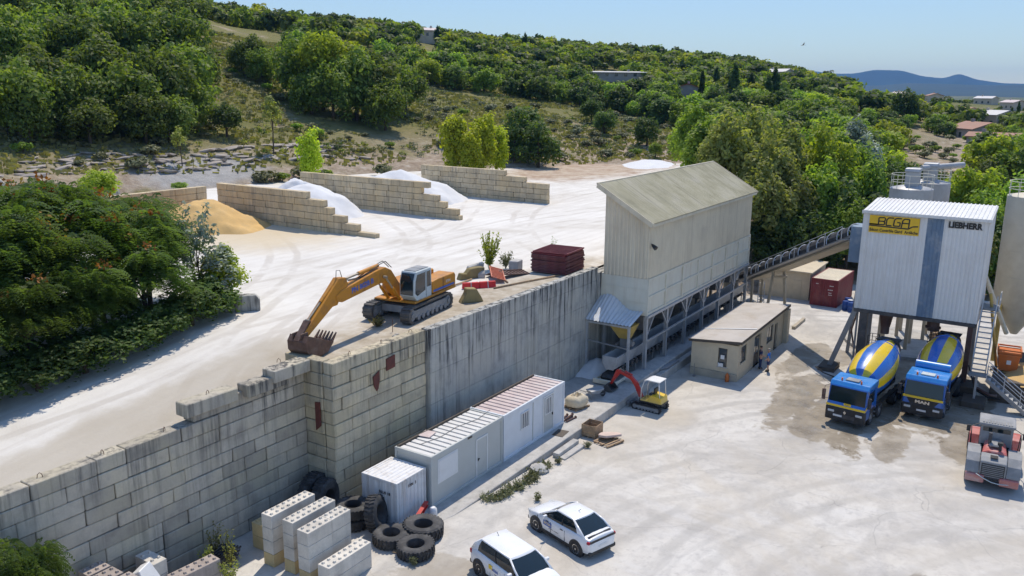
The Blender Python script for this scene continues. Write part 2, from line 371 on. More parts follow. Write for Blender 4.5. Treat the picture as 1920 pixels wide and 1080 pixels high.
# ------------------------------------------------------------------ terrace
m, nt, b = new_mat('limestone_dust')
v = coords(nt, True)
n1 = noise(nt, v, .16, 7, .62, .4)
c = ramp(nt, n1, [(.3, (.55,.515,.455)), (.47, (.655,.63,.58)), (.65, (.72,.70,.655))])
trk = noise(nt, coords(nt, True, (.12,.9,1)), .8, 6, .65, .5)
c = mix(nt, ramp(nt, trk, [(.52, 0.0), (.66, .38)]), c, (.50,.46,.41))
wv_ = N(nt, 'TexWave', wave_type='BANDS', bands_direction='Y'); wv_.inputs['Scale'].default_value = .55; wv_.inputs['Distortion'].default_value = 9; wv_.inputs['Detail'].default_value = 4; wv_.inputs['Detail Scale'].default_value = .35; wv_.inputs['Detail Roughness'].default_value = .7
nt.links.new(coords(nt, True, (.22,.5,1)), wv_.inputs['Vector'])
c = mix(nt, ramp(nt, wv_.outputs['Fac'], [(.60, 0.0), (.95, .16)]), c, (.50,.46,.41))
TR = (nt, v)
c = mix(nt, ramp(nt, noise(nt, v, 6, 6, .75), [(.58, 0.0), (.75, .5)]), c, (.42,.38,.33))
sep = N(nt, 'SeparateXYZ'); nt.links.new(v, sep.inputs[0])
def band(nt, src, lo, hi):
    q = N(nt, 'MapRange'); q.interpolation_type = 'SMOOTHSTEP'; nt.links.new(src, q.inputs[0]); q.inputs[1].default_value = lo; q.inputs[2].default_value = hi; return q.outputs[0]
def mul(nt, *fs):
    o = fs[0]
    for f in fs[1:]:
        q = N(nt, 'Math', operation='MULTIPLY'); nt.links.new(o, q.inputs[0])
        if isinstance(f, (int, float)): q.inputs[1].default_value = f
        else: nt.links.new(f, q.inputs[1])
        o = q.outputs[0]
    return o
def blob(nt, vec, cx, cy_, rx, ry, soft=.6, dist=None, amt=.5):
    """soft elliptical mask round a point of the ground, its rim broken by noise"""
    mp = N(nt, 'Mapping', vector_type='TEXTURE'); mp.inputs['Location'].default_value = (cx, cy_, 0); mp.inputs['Scale'].default_value = (rx, ry, 1e6)
    nt.links.new(vec, mp.inputs[0]); ln = N(nt, 'VectorMath', operation='LENGTH'); nt.links.new(mp.outputs[0], ln.inputs[0]); o = ln.outputs['Value']
    if dist is not None:
        q = N(nt, 'Math', operation='MULTIPLY_ADD'); nt.links.new(dist, q.inputs[0]); q.inputs[1].default_value = amt*2; q.inputs[2].default_value = -amt
        q2 = N(nt, 'Math', operation='ADD'); nt.links.new(o, q2.inputs[0]); nt.links.new(q.outputs[0], q2.inputs[1]); o = q2.outputs[0]
    return band(nt, o, 1.0, 1.0-soft)
def ring(nt, vec, cx, cy_, R_, w_):
    mp = N(nt, 'Mapping', vector_type='TEXTURE'); mp.inputs['Location'].default_value = (cx, cy_, 0); mp.inputs['Scale'].default_value = (1, 1, 1e6)
    nt.links.new(vec, mp.inputs[0]); ln = N(nt, 'VectorMath', operation='LENGTH'); nt.links.new(mp.outputs[0], ln.inputs[0])
    sb = N(nt, 'Math', operation='SUBTRACT'); nt.links.new(ln.outputs['Value'], sb.inputs[0]); sb.inputs[1].default_value = R_
    ab = N(nt, 'Math', operation='ABSOLUTE'); nt.links.new(sb.outputs[0], ab.inputs[0]); return band(nt, ab.outputs[0], w_, w_*.45)
def tracks(nt, v, c, rings, col, amt, brk):
    m_ = None
    for cx_, cy_, R_ in rings:
        for dR in (0, 2.0):
            r_ = ring(nt, v, cx_, cy_, R_+dR, .38)
            if m_ is None: m_ = r_
            else:
                q = N(nt, 'Math', operation='MAXIMUM'); nt.links.new(m_, q.inputs[0]); nt.links.new(r_, q.inputs[1]); m_ = q.outputs[0]
    return mix(nt, mul(nt, m_, brk, amt), c, col)
wob = N(nt, 'VectorMath', operation='ADD'); wsc = N(nt, 'VectorMath', operation='SCALE'); wsc.inputs['Scale'].default_value = 3.0; nz = N(nt, 'TexNoise'); nz.inputs['Scale'].default_value = .06; nz.inputs['Detail'].default_value = 3; nt.links.new(v, nz.inputs['Vector']); nt.links.new(nz.outputs['Color'], wsc.inputs[0]); nt.links.new(v, wob.inputs[0]); nt.links.new(wsc.outputs[0], wob.inputs[1])
brk = ramp(nt, noise(nt, v, .25, 6, .7), [(.40, 0.0), (.58, 1.0)])
c = tracks(nt, wob.outputs[0], c, ((60,-10,52),(64,-16,62),(20,75,34),(28,82,44),(110,140,88),(95,5,46),(45,110,62)), (.47,.43,.375), .55, brk)
nd = noise(nt, v, .5, 5, .65)
c = mix(nt, mul(nt, blob(nt, v, 38, 28.5, 26, 4.4, .5, nd, .5), .95), c, ramp(nt, noise(nt, v, 1.2, 6, .7), [(.3, (.30,.245,.17)), (.55, (.44,.385,.30)), (.75, (.55,.51,.44))]))
c = mix(nt, mul(nt, blob(nt, v, 50, 60, 12, 14, .8, nd, .3), .8), c, (.56,.46,.30))
c = mix(nt, mul(nt, blob(nt, v, 128, 66, 34, 14, .5, nd, .35), .9), c, ramp(nt, noise(nt, v, .5, 6, .7), [(.35, (.30,.19,.12)), (.6, (.47,.38,.28))]))
c = mix(nt, mul(nt, blob(nt, v, 18, 32, 22, 2.6, .5, nd, .4), .7), c, (.42,.37,.29))
nt.links.new(c, b.inputs['Base Color']); b.inputs['Roughness'].default_value = .95; b.inputs['Specular IOR Level'].default_value = .15
bump(nt, b, noise(nt, v, 3, 8, .7), .35, .06)
ax = axis([(-30,27.3,.9),(27.3,80,.8),(80,160,2)]); ay = axis([(27.9,29.7,.6),(29.7,60,.9),(60,104,2)])
to = share('terrace', grid_mesh('terrace', ax, ay, terrace_z, MATS['limestone_dust'],
     keep=lambda x, y: (y > np.where(x > 27.3, 27.9, 29.7)) & (poly_dist(x, y, TERRACE) > -7) & (y > np.where(x > 77, 30+(x-77)*.12, 0))))
tag(to, kind='structure')
# blue-grey marl bank at the hill foot; far country under tree cover
nt, v, c, b = HILL; nd = noise(nt, v, .25, 6, .65)
c = mix(nt, mul(nt, blob(nt, v, 73, 97, 12, 6.5, .5, nd, .5), .9), c, ramp(nt, noise(nt, v, .7, 6, .7), [(.3, (.26,.26,.255)), (.6, (.40,.395,.385))]))
ln = N(nt, 'VectorMath', operation='LENGTH'); nt.links.new(v, ln.inputs[0])
c = mix(nt, mul(nt, band(nt, ln.outputs['Value'], 420, 800), ramp(nt, noise(nt, v, .012, 6, .6), [(.38, 1.0), (.62, .55)])), c, (.075,.105,.04))
nt.links.new(c, b.inputs['Base Color'])
# ------------------------------------------------------------------ yard and platform
m, nt, b = new_mat('yard_concrete')
v = coords(nt, True)
n1 = noise(nt, v, .22, 8, .66, .5); n2 = noise(nt, v, 1.6, 7, .7, .3)
c = ramp(nt, n1, [(.28, (.35,.33,.30)), (.44, (.48,.455,.415)), (.56, (.565,.54,.495)), (.70, (.63,.61,.565))])
c = mix(nt, ramp(nt, n2, [(.50, 0.0), (.68, .5)]), c, (.36,.345,.33))
sw = noise(nt, coords(nt, True, (.35,.10,1)), 1.0, 8, .7, 1.2)
c = mix(nt, ramp(nt, sw, [(.54, 0.0), (.66, .45)]), c, (.58,.57,.55))
c = mix(nt, ramp(nt, noise(nt, coords(nt, True, (.08,.3,1)), 1.3, 7, .7, .8), [(.55, 0.0), (.7, .4)]), c, (.33,.32,.31))
wv_ = N(nt, 'TexWave', wave_type='RINGS', rings_direction='Z'); wv_.inputs['Scale'].default_value = .16; wv_.inputs['Distortion'].default_value = 6; wv_.inputs['Detail'].default_value = 5; wv_.inputs['Detail Scale'].default_value = .25; wv_.inputs['Detail Roughness'].default_value = .75
mpw = N(nt, 'Mapping'); mpw.inputs['Location'].default_value = (-30, 12, 0); nt.links.new(v, mpw.inputs[0]); nt.links.new(mpw.outputs[0], wv_.inputs['Vector'])
c = mix(nt, mul(nt, ramp(nt, wv_.outputs['Fac'], [(.62, 0.0), (.92, .5)]), ramp(nt, noise(nt, v, .1, 4), [(.4, .15), (.6, 1.0)])), c, (.35,.335,.31))
c = mix(nt, ramp(nt, noise(nt, v, 2.6, 8, .78, .4), [(.54, 0.0), (.68, .42)]), c, (.30,.285,.265))
c = mix(nt, ramp(nt, noise(nt, v, .09, 5, .6, .6), [(.5, 0.0), (.62, .4)]), c, (.50,.44,.345))
c = mix(nt, ramp(nt, noise(nt, v, 1.1, 8, .7, 1.5), [(.70, 0.0), (.74, .7)]), c, (.20,.19,.18))
nd = noise(nt, v, .45, 6, .65)
c = mix(nt, mul(nt, blob(nt, v, 50, 21, 16, 5, .8, nd, .4), .35), c, (.50,.44,.34))
c = mix(nt, mul(nt, blob(nt, v, 22, 18.5, 5, 4, .7, nd, .4), .45), c, (.46,.38,.27))
brk = ramp(nt, noise(nt, v, .3, 6, .7), [(.42, 0.0), (.60, 1.0)])
c = tracks(nt, v, c, ((70,-22,34),(66,-24,28),(40,40,33),(85,25,40),(52,-30,34),(20,-10,30)), (.36,.345,.32), .3, brk)
nq = noise(nt, v, .32, 8, .7, .6)
damp = None
for cx_, cy_, rx_, ry_, am_ in ((58.5,9.0,9.5,3.6,.95),(61,4.5,7,3.4,.95),(57,13.2,7.5,1.7,.9),(53.0,11.0,3.4,1.5,.9),(66,14.8,6,1.5,.8),(54.5,2.2,4.0,1.6,.8),(52.2,6.2,3.2,1.2,.8),(34.2,2.6,3.0,.6,.7),(69.5,9,9,4,.75),(24.6,19.2,1.8,2.6,.55)):
    bl_ = mul(nt, blob(nt, v, cx_, cy_, rx_, ry_, .16, nq, .95), am_)
    if damp is None: damp = bl_
    else:
        mxn = N(nt, 'Math', operation='MAXIMUM'); nt.links.new(damp, mxn.inputs[0]); nt.links.new(bl_, mxn.inputs[1]); damp = mxn.outputs[0]
c = mix(nt, damp, c, ramp(nt, noise(nt, v, .6, 6, .7), [(.3, (.17,.14,.10)), (.5, (.25,.21,.155)), (.72, (.36,.32,.26))]))
vor = N(nt, 'TexVoronoi', feature='DISTANCE_TO_EDGE'); vor.inputs['Scale'].default_value = .16
wv = N(nt, 'VectorMath', operation='ADD'); sc_ = N(nt, 'VectorMath', operation='SCALE'); sc_.inputs['Scale'].default_value = 2.2
nc = N(nt, 'TexNoise'); nc.inputs['Scale'].default_value = .35; nc.inputs['Detail'].default_value = 6; nt.links.new(v, nc.inputs['Vector']); nt.links.new(nc.outputs['Color'], sc_.inputs[0])
nt.links.new(v, wv.inputs[0]); nt.links.new(sc_.outputs[0], wv.inputs[1]); nt.links.new(wv.outputs[0], vor.inputs['Vector'])
crk = ramp(nt, vor.outputs['Distance'], [(0.0, .45), (.004, 0.0)])
ck = ramp(nt, noise(nt, v, .12, 3), [(.46, 0.0), (.56, 1.0)])
c = mix(nt, mul(nt, crk, ck), c, (.16,.155,.15))
nt.links.new(c, b.inputs['Base Color']); rr = mix(nt, damp, ramp(nt, n1, [(.3, .75), (.7, .95)]), ramp(nt, noise(nt, v, .7, 5), [(.40, .10), (.60, .6)])); nt.links.new(rr, b.inputs['Roughness']); b.inputs['Specular IOR Level'].default_value = .3
bump(nt, b, n2, .2, .03)
YM = MATS['yard_concrete']
ax = axis([(-60,10,10),(10,29,1),(29,44,1),(44,YARD_FAR,2)]); ay = axis([(-90,0,6),(0,23,1.5),(23,31.4,.7)])
to = share('yard', grid_mesh('yard', ax, ay, lambda X, Y: yard_z(X) + vnoise(X,Y,5,8)*.05*sstep(24,27,26-np.abs(Y-10)), YM, keep=lambda x, y: y < np.where(x > 27, 27.9, 30)))
tag(to, kind='structure')
concrete('slab', (.50,.485,.455), (.22,.215,.21), .5, True, .1)
pl = MB(); pl.prism([(28.6,22.35),(29.4,22.18),(53.9,22.18),(53.9,27.1),(28.6,27.1)], 'z', -1.0, .012)
tag(pl.build('platform', MATS['slab'], bevel=.03), kind='structure')
# ------------------------------------------------------------------ block walls
CH = .62
concrete('old_block', (.56,.51,.42), (.085,.083,.08), 1.15, True, .32, (.60,.535,.39), runoff=True)
concrete('warm_block', (.60,.53,.39), (.10,.095,.085), 1.0, True, .28, (.62,.53,.34), runoff=True)
concrete('bay_block', (.70,.58,.39), (.22,.19,.16), .75, True, .25, (.70,.54,.31))
concrete('cast_wall', (.47,.465,.43), (.05,.052,.055), 1.5, True, .10, (.52,.50,.43), runoff=True)
import bmesh
def block_mesh(name, L, D, H, mat, seed, chip=.02, bev=.03, studs=False, studmat=None):
    r = random.Random(seed); bm = bmesh.new()
    bmesh.ops.create_cube(bm, size=1.0)
    for v_ in bm.verts:
        v_.co.x *= L; v_.co.y *= D; v_.co.z *= H
        v_.co += Vector((r.uniform(-chip,chip), r.uniform(-chip,chip), r.uniform(-chip,chip)*.5))
    bmesh.ops.bevel(bm, geom=bm.edges[:], offset=bev, segments=1, profile=.6, affect='EDGES')
    if studs:
        nx = max(2, round(L/.31))
        for i in range(nx):
            for j in (-1, 1):
                x = (i-(nx-1)/2)*L/nx; y = j*D*.25
                q = bmesh.ops.create_cone(bm, cap_ends=True, cap_tris=False, segments=4, radius1=.085, radius2=.05, depth=.075)
                bmesh.ops.rotate(bm, verts=q['verts'], cent=(0,0,0), matrix=Matrix.Rotation(rad(45), 3, 'Z'))
                bmesh.ops.translate(bm, verts=q['verts'], vec=(x, y, H/2+.035))
    me = bpy.data.meshes.new(name); bm.to_mesh(me); bm.free(); me.materials.append(mat); return me
BLK = {}
def blk(mat, L, D=.6, H=CH):
    key = (mat, round(L, 2), D); k = RNG.randrange(3)
    if (key, k) not in BLK: BLK[(key, k)] = block_mesh('block', L-.03, D, H-.024, MATS[mat], hash((round(L*100), k)) % 999, .012, .028)
    return BLK[(key, k)]
def block_wall(root, x0, x1, face, axis_, z0, topf, depth=.6, mat='old_block', lens=(1.24, 2.48, 2.48, 1.86), side=-1, jit=.035, start=0.0, name='block'):
    """courses of blocks from x0 to x1 along an axis; face = the coordinate of the visible face; side = direction it looks"""
    c = 0; z = z0
    while True:
        if z + CH > max(topf(x0+.01), topf((x0+x1)/2), topf(x1-.01)) + .05: break
        x = x0 - (0 if c % 2 == 0 else RNG.choice([.62, .62, 1.24])) - (start if c % 2 else 0)
        while x < x1 - .05:
            L = RNG.choice(lens); a, b_ = max(x, x0), min(x+L, x1)
            if x1 - b_ < .5: b_ = x1
            x = b_ if b_ == x1 else x+L
            if b_-a < .3: continue
            if z + CH > topf((a+b_)/2) + .05: continue
            L2 = round((b_-a)/.31)*.31 if abs(round((b_-a)/.31)*.31-(b_-a)) < .02 else b_-a
            me = blk(mat, L2, depth); j = RNG.uniform(-jit, jit)
            mid = face - side*depth/2 + j
            if axis_ == 'x': o = share(name, me, root, ((a+b_)/2, mid, z+CH/2), (0, 0, RNG.uniform(-.006,.006) + (math.pi if RNG.random() < .5 else 0)))
            else: o = share(name, me, root, (mid, (a+b_)/2, z+CH/2), (0, 0, math.pi/2 + RNG.uniform(-.006,.006) + (math.pi if RNG.random() < .5 else 0)))
        z += CH; c += 1
simple('rust_plate', (.12,.035,.025), .8, 0, .3, 4)
simple('rebar', (.16,.09,.06), .7, .3)
wl = thing('block_wall', 'long grey streaked concrete block wall holding up the haul road', 'wall', (0,0,0))
Z0 = 7.45 - 13*CH
block_wall(wl, 5.6, 26.74, 29.1, 'x', Z0, lambda x: 6.21 if x < 20.1 else (6.83 if x < 26.8 else 7.45), .7)
lift = MB()
for a, b_, y, z in [(20.15, 22.75, 28.98, 6.83), (23.1, 25.6, 28.72, 6.84), (24.45, 26.66, 28.55, 7.46)]:
    me = block_mesh('block', b_-a, .8, .6, MATS['old_block'], int(a*10), .02, .035); share('block', me, wl, ((a+b_)/2, y+.4, z+.02-.3 if z > 7 else z+.31-.3), (0, 0, RNG.uniform(-.02,.02)))
def hook(root, x, y, z, a):
    h = MB(); h.tube([(-.09,0,-.02),(-.07,0,.1),(0,0,.16),(.07,0,.1),(.09,0,-.02)], .014, 5); h.build('lifting_loop', MATS['rebar'], root, loc=(x,y,z), rot=(0,0,a))
for x, z in [(14.2,6.23),(16.6,6.23),(19.3,6.23),(21.5,7.16),(25.5,7.50)]: hook(wl, x, 29.42, z, RNG.uniform(0,3))
wf = thing('corner_block_wall', 'buff block wall projecting at the corner below the excavator bucket', 'wall', (0,0,0))
block_wall(wf, 26.74, 33.72, 27.27, 'x', Z0, lambda x: 7.46, .6, 'warm_block')
block_wall(wf, 27.9, 30.4, 26.74, 'y', Z0, lambda x: 7.46, .6, 'warm_block')
for x in (28.3, 30.6, 32.9): hook(wf, x, 27.6, 7.46, RNG.uniform(0,3))
p = MB(); p.prism([(30.5,6.05),(31.15,6.1),(31.17,6.75),(30.5,6.68)], 'y', 27.19, 27.235); p.build('steel_plate', MATS['rust_plate'], wf)
p = MB(); p.prism([(29.5,6.0),(29.95,6.22),(29.97,5.75),(29.85,5.3),(29.74,5.2),(29.55,5.5)], 'y', 27.19, 27.235); p.build('steel_plate', MATS['rust_plate'], wf)
p = MB(); p.prism([(28.05,5.4),(28.38,5.35),(28.38,3.9),(28.05,4.2)], 'x', 26.64, 26.69); p.build('steel_plate', MATS['rust_plate'], wf)
# cast concrete wall: panels cast between joints
wc = thing('cast_retaining_wall', 'tall grey cast concrete retaining wall with dark vertical water streaks', 'wall', (0,0,0))
p = MB(); p.box(33.74, 53.35, 27.06, 27.5, -.6, 7.40); p.build('core', MATS['cast_wall'], wc)
xs = [33.76, 35.0, 37.4, 39.9, 42.4, 44.9, 47.4, 49.9, 51.9, 53.33]; zs = [-.5, 1.35, 3.2, 5.0, 6.55, 7.43]
for i in range(len(xs)-1):
    for j in range(len(zs)-1):
        g_ = .006; d_ = RNG.uniform(0, .012)
        p = MB(); p.box(xs[i]+g_, xs[i+1]-g_, 27.0-d_, 27.07, zs[j]+g_, zs[j+1]-(g_ if j < len(zs)-2 else 0)); p.build('panel', MATS['cast_wall'], wc, bevel=.006)
p = MB(); p.box(33.7, 53.4, 26.98, 27.52, 7.402, 7.50); p.build('coping', MATS['cast_wall'], wc, bevel=.015)
# concrete return beside the hopper building
p = MB(); p.box(53.45, 54.6, 26.9, 27.6, -.6, 7.1); p.box(54.6, 78, 27.35, 27.8, -.6, 7.05); 
tag(p.build('buttress_wall', MATS['cast_wall'], bevel=.02), 'plain concrete wall end between the streaked wall and the hopper building', 'wall')
p = MB(); p.box(78.3, 80.6, 25.2, 25.9, -1, 7.9)
tag(p.build('concrete_pier', MATS['cast_wall'], bevel=.03), 'upright grey concrete pier behind the far end of the hopper building', 'pier')
# storage bay walls on the terrace
def bay(x, y0, y1, top, label, mat='bay_block'):
    o = thing('bay_wall', label, 'wall', (0,0,0), 0, 'stepped block walls of the aggregate bays')
    block_wall(o, y0, y1, x, 'y', 6.95, top, .62, mat, (1.24, 1.86, 1.86), -1, .03, .31)
    # the near end blocks lie a little askew
    return o
def steps(y0, dy, t0, n):
    return lambda y: 6.95 + CH*min(n, t0 + int((y-y0)/dy))
bay(54.4, 49.4, 70.4, steps(49.4, 1.75, 1, 6), 'stepped buff block wall beside the yellow sand heap')
bay(67.5, 49.9, 72.5, lambda y: 6.95 + CH*(1 if y < 50.8 else 2 if y < 51.8 else 3 if y < 53 else 4 if y < 54.2 else 6), 'stepped buff block wall between the two white powder heaps')
bay(83.3, 49.0, 67.6, lambda y: 6.95 + CH*(4 if y < 50.8 else 4 if y < 52 else 5 if y < 55.4 else 6), 'farthest stepped buff block wall of the bays')
bw = thing('bay_back_wall', 'low pale block wall closing the back of the sand bay', 'wall', (0,0,0))
block_wall(bw, 40.0, 55.5, 73.4, 'x', 6.95, lambda x: 6.95+CH*5, .62, 'bay_block', (1.86, 2.48), -1)
bw.rotation_euler = (0,0,0)
# heaps
simple('yellow_sand', (.60,.39,.15), .95, 0, .12, .8, (.60,.44,.22), .5, .5, .3)
simple('white_powder', (.66,.665,.67), .95, 0, .05, .6, (.60,.58,.55), .4, .4, .2)
def heap(name, label, cx, cy_, rx, ry, h, mat, seed, rz=0, n=60, base=None, cat='heap', sharp=1.25):
    g_ = np.linspace(-1.4, 1.4, n); U, V_ = np.meshgrid(g_, g_)
    R_ = np.hypot(U, V_)*(1 + .25*vnoise(U*3+seed, V_*3, 1.0, seed))
    Z = h*np.clip(1-R_**sharp, -.16, 1)*(1+.30*vnoise(U*2.5+seed, V_*2.5, 1.0, seed+4)) + h*(.09*vnoise(U*7+seed, V_*7, 1.0, seed+1)+.05*vnoise(U*17+seed, V_*17, 1.0, seed+2))*(R_ < 1)
    ca, sa = math.cos(rz), math.sin(rz); X = cx + U*rx*ca - V_*ry*sa; Y = cy_ + U*rx*sa + V_*ry*ca
    B = (terrace_z(X, Y) if base is None else base)
    V3 = np.stack([X.ravel(), Y.ravel(), (B+Z).ravel()], 1)
    i, j = np.meshgrid(np.arange(n-1), np.arange(n-1)); a = (j*n+i).ravel(); Q = np.stack([a, a+1, a+1+n, a+n], 1)
    Q = Q[(R_.ravel()[Q] < 1.22).all(1)]
    return tag(share(name, np_mesh(name, V3, Q, MATS[mat], smooth=True)), label, cat)
heap('sand_heap', 'tall yellow sand heap spilling at the foot of the bay wall', 50.4, 67.0, 5.4, 5.8, 2.7, 'yellow_sand', 3)
heap('sand_heap', 'lower yellow sand heap partly hidden by the sumac trees', 43.5, 68.3, 6.2, 5.0, 2.4, 'yellow_sand', 5)
heap('powder_heap', 'white stone powder heap in the middle bay', 62.0, 66.0, 5.2, 7.4, 2.7, 'white_powder', 8, sharp=1.7)
heap('powder_heap', 'small white powder heap banked against the middle bay wall', 65.0, 69.5, 3.4, 5.0, 3.1, 'white_powder', 9, sharp=1.6)
heap('powder_heap', 'broad pale grey powder heap in the far bay', 77.0, 65.5, 6.8, 8.2, 3.0, 'white_powder', 12, sharp=1.7)
heap('powder_heap', 'flat spread of white powder beside the reddish track', 140, 61.5, 9, 4.5, .9, 'white_powder', 15, .3)
heap('spilled_powder', 'grey powder spilled at the foot of the wall beside the feeder', 52.3, 26.3, 2.0, 1.6, 1.1, 'white_powder', 21, 0, 30, .015)
# ------------------------------------------------------------------ plant buildings
simple('cream_sheet', (.70,.62,.46), .55, 0, .05, 1.0, (.50,.43,.32), .5, .35, world=True, streak=(.42,.35,.25), samt=.45)
simple('cream_steel', (.68,.66,.55), .55, 0, .05, 1.2, (.58,.49,.34), .4, .6, streak=(.45,.34,.22), samt=.45)
simple('white_sheet', (.70,.70,.68), .5, 0, .04, 1.0, (.56,.53,.48), .4, .5, streak=(.47,.44,.40), samt=.5)
simple('blue_sheet', (.13,.20,.29), .5, 0, .12, 2.0, (.38,.40,.42), .7, .9)
simple('galvanised', (.46,.48,.50), .45, .35, .10, 3.0, (.40,.39,.36), .5, 1.5)
simple('canopy_sheet', (.60,.62,.64), .6, .1, .08, 1.5, (.70,.70,.69), .8, .8)
simple('dark_steel', (.07,.07,.075), .6, .3, .2, 2.0, (.22,.20,.18), .5, 1.2)
simple('grey_steel', (.24,.25,.26), .55, .3, .12, 2.0, (.38,.37,.35), .6, .9)
simple('brown_steel', (.11,.06,.05), .7, .2, .25, 2.0, (.25,.22,.19), .5, 1.0)
simple('rubber_belt', (.025,.025,.027), .8, 0, .2, 3, (.2,.2,.2), .3, 2)
simple('beige_concrete', (.42,.37,.285), .85, 0, .1, 1.5, (.30,.26,.20), .5, .7, .3)
simple('render_wall', (0.575,0.494,0.356), .9, 0, .06, 2.0, (0.414,0.356,0.265), .55, .5, .25)
simple('roof_felt', (.46,.43,.40), .9, 0, .10, .7, (.34,.28,.21), .6, .5, .2)
simple('dark_trim', (.09,.075,.06), .8, 0, .2, 3)
simple('white_paint', (.70,.71,.71), .45, 0, .04, 2.0, (.52,.50,.46), .3, .8)
simple('black_paint', (.015,.015,.016), .45, 0, .1, 3)
simple('yellow_paint', (.75,.47,.02), .45, 0, .08, 2)
simple('yellow_steel', (.50,.36,.09), .6, 0, .15, 2, (.35,.26,.14), .6, 1.2)
simple('red_container', (.17,.02,.03), .55, 0, .15, 2, (.30,.14,.12), .4, .8)
simple('blue_plastic', (.02,.07,.26), .4, 0, .1, 2)
simple('orange_paint', (.55,.14,.025), .55, 0, .12, 2, (.40,.20,.10), .5, 1.2)
simple('wood', (.36,.25,.15), .8, 0, .25, 5, (.22,.15,.10), .6, 1.5)
simple('red_paint', (.45,.025,.02), .45, 0, .12, 2, (.35,.12,.09), .4, 1.5)
m, nt, b = new_mat('lichen_roof')
v = coords(nt, True); c = ramp(nt, noise(nt, v, .5, 7, .65), [(.3, (.42,.375,.24)), (.5, (.54,.49,.33)), (.7, (.62,.565,.43))])
c = mix(nt, ramp(nt, noise(nt, coords(nt, True, (3,.12,.12)), 1.5, 5), [(.5, 0.0), (.7, .45)]), c, (.22,.20,.15)); nt.links.new(c, b.inputs['Base Color']); b.inputs['Roughness'].default_value = .85
glass_mat('window_glass', (.05,.065,.075), .08)
def corr(mb, a, b_, z0, z1a, z1b, pitch, depth, nrm, prof=(0,.30,.42,.88)):
    """trapezoidal sheet from plan point a to b, bottom z0, top sloping z1a to z1b; ribs stand out along nrm"""
    a, b_, n_ = Vector((*a,0)), Vector((*b_,0)), Vector((*nrm,0)).normalized(); L = (b_-a).length; d = (b_-a)/L
    ts = []; k = 0
    while k*pitch < L:
        for q, off in zip(prof, (0, 0, depth, depth)):
            t = (k+q)*pitch
            if t < L: ts.append((t, off))
        k += 1
    ts.append((L, 0)); base = len(mb.v)
    for t, off in ts:
        p_ = a + d*t + n_*off; f_ = t/L; zt = z1a + (z1b-z1a)*f_; zb = z0 if not isinstance(z0, tuple) else z0[0]+(z0[1]-z0[0])*f_
        mb.v += [(p_.x,p_.y,zb),(p_.x,p_.y,zt)]
    for i in range(len(ts)-1):
        mb.f.append((base+2*i, base+2*i+2, base+2*i+3, base+2*i+1)); mb.m.append(mb.cur)
    return mb
def corr_roof(mb, o_, along, down, L, W, pitch, depth, prof=(0,.30,.42,.88)):
    """sheet lying in the plane along x down: ribs run down the slope"""
    o_, along, down = Vector(o_), Vector(along).normalized(), Vector(down).normalized(); up = along.cross(down)
    if up.z < 0: up = -up
    ts = []; k = 0
    while k*pitch < L:
        for q, off in zip(prof, (0, 0, depth, depth)):
            t = (k+q)*pitch
            if t < L: ts.append((t, off))
        k += 1
    ts.append((L, 0)); base = len(mb.v)
    for t, off in ts:
        p_ = o_ + along*t + up*off; mb.v += [tuple(p_), tuple(p_+down*W)]
    for i in range(len(ts)-1):
        mb.f.append((base+2*i, base+2*i+2, base+2*i+3, base+2*i+1)); mb.m.append(mb.cur)
    return mb
# ---- aggregate hopper building
hb = thing('hopper_building', 'tall cream corrugated hopper building raised on a steel frame', 'building', (0,0,0))
XA, XB, YA, YB = 53.78, 76.95, 23.26, 26.75
w = MB(); corr(w, (XA,YB), (XA,YA), 7.0, 13.0, 11.0, .30, .035, (-1,0)); w.build('end_wall', MATS['cream_sheet'], hb)
w = MB(); corr(w, (XA,YA), (XB,YA), 7.0, 11.0, 11.0, .25, .03, (0,-1)); w.build('side_wall', MATS['cream_sheet'], hb)
w = MB(); corr(w, (XB,YA), (XB,YB), 7.0, 11.0, 13.0, .30, .03, (1,0)); corr(w, (XB,YB), (XA,YB), 7.0, 13.0, 13.0, .30, .03, (0,1)); w.build('back_wall', MATS['cream_sheet'], hb)
dn = Vector((0,-4.35,-2.52)); rf = MB(); corr_roof(rf, (XA-.28,27.3,13.52), (1,0,0), dn, XB-XA+.56, dn.length, .16, .035); ro = rf.build('roof', MATS['lichen_roof'], hb)
tr = MB(); tr.beam((XA-.31,27.32,13.42), (XA-.31,22.93,10.88), .05, .34); tr.build('verge_trim', MATS['cream_sheet'], ro)
tr = MB(); tr.beam((XB+.31,27.32,13.42), (XB+.31,22.93,10.88), .05, .34); tr.build('verge_trim', MATS['cream_sheet'], ro)
tr = MB(); tr.beam((XA-.3,27.32,13.52), (XB+.3,27.32,13.52), .14, .16); tr.build('ridge_cap', MATS['cream_sheet'], ro)
tr = MB(); tr.beam((XA-.26,22.98,10.86), (XB+.26,22.98,10.86), .05, .2); tr.build('eave_trim', MATS['cream_sheet'], ro)
sk = MB(); sk.box(XA, XB, YA, 27.3, 4.3, 7.06); sko = sk.build('bunker', MATS['cream_steel'], hb, bevel=.02)
nb = 7; bw_ = (XB-XA)/nb
for i in range(nb+1):
    q = MB(); x = XA+i*bw_; q.box(max(x-.1, XA-.004), min(x+.1, XB+.004), YA-.10, YA-.002, 4.32, 7.04); q.build('rib', MATS['cream_steel'], sko)
for z in (4.42, 5.62, 6.90):
    q = MB(); q.box(XA+.1, XB-.1, YA-.07, YA-.003, z-.09, z+.09); q.build('stiffener', MATS['cream_steel'], sko)
for z in (5.2, 6.2):
    q = MB(); q.box(XA-.03, XA-.002, YA+.05, 27.25, z-.02, z+.02); q.build('seam', MATS['cream_steel'], sko)
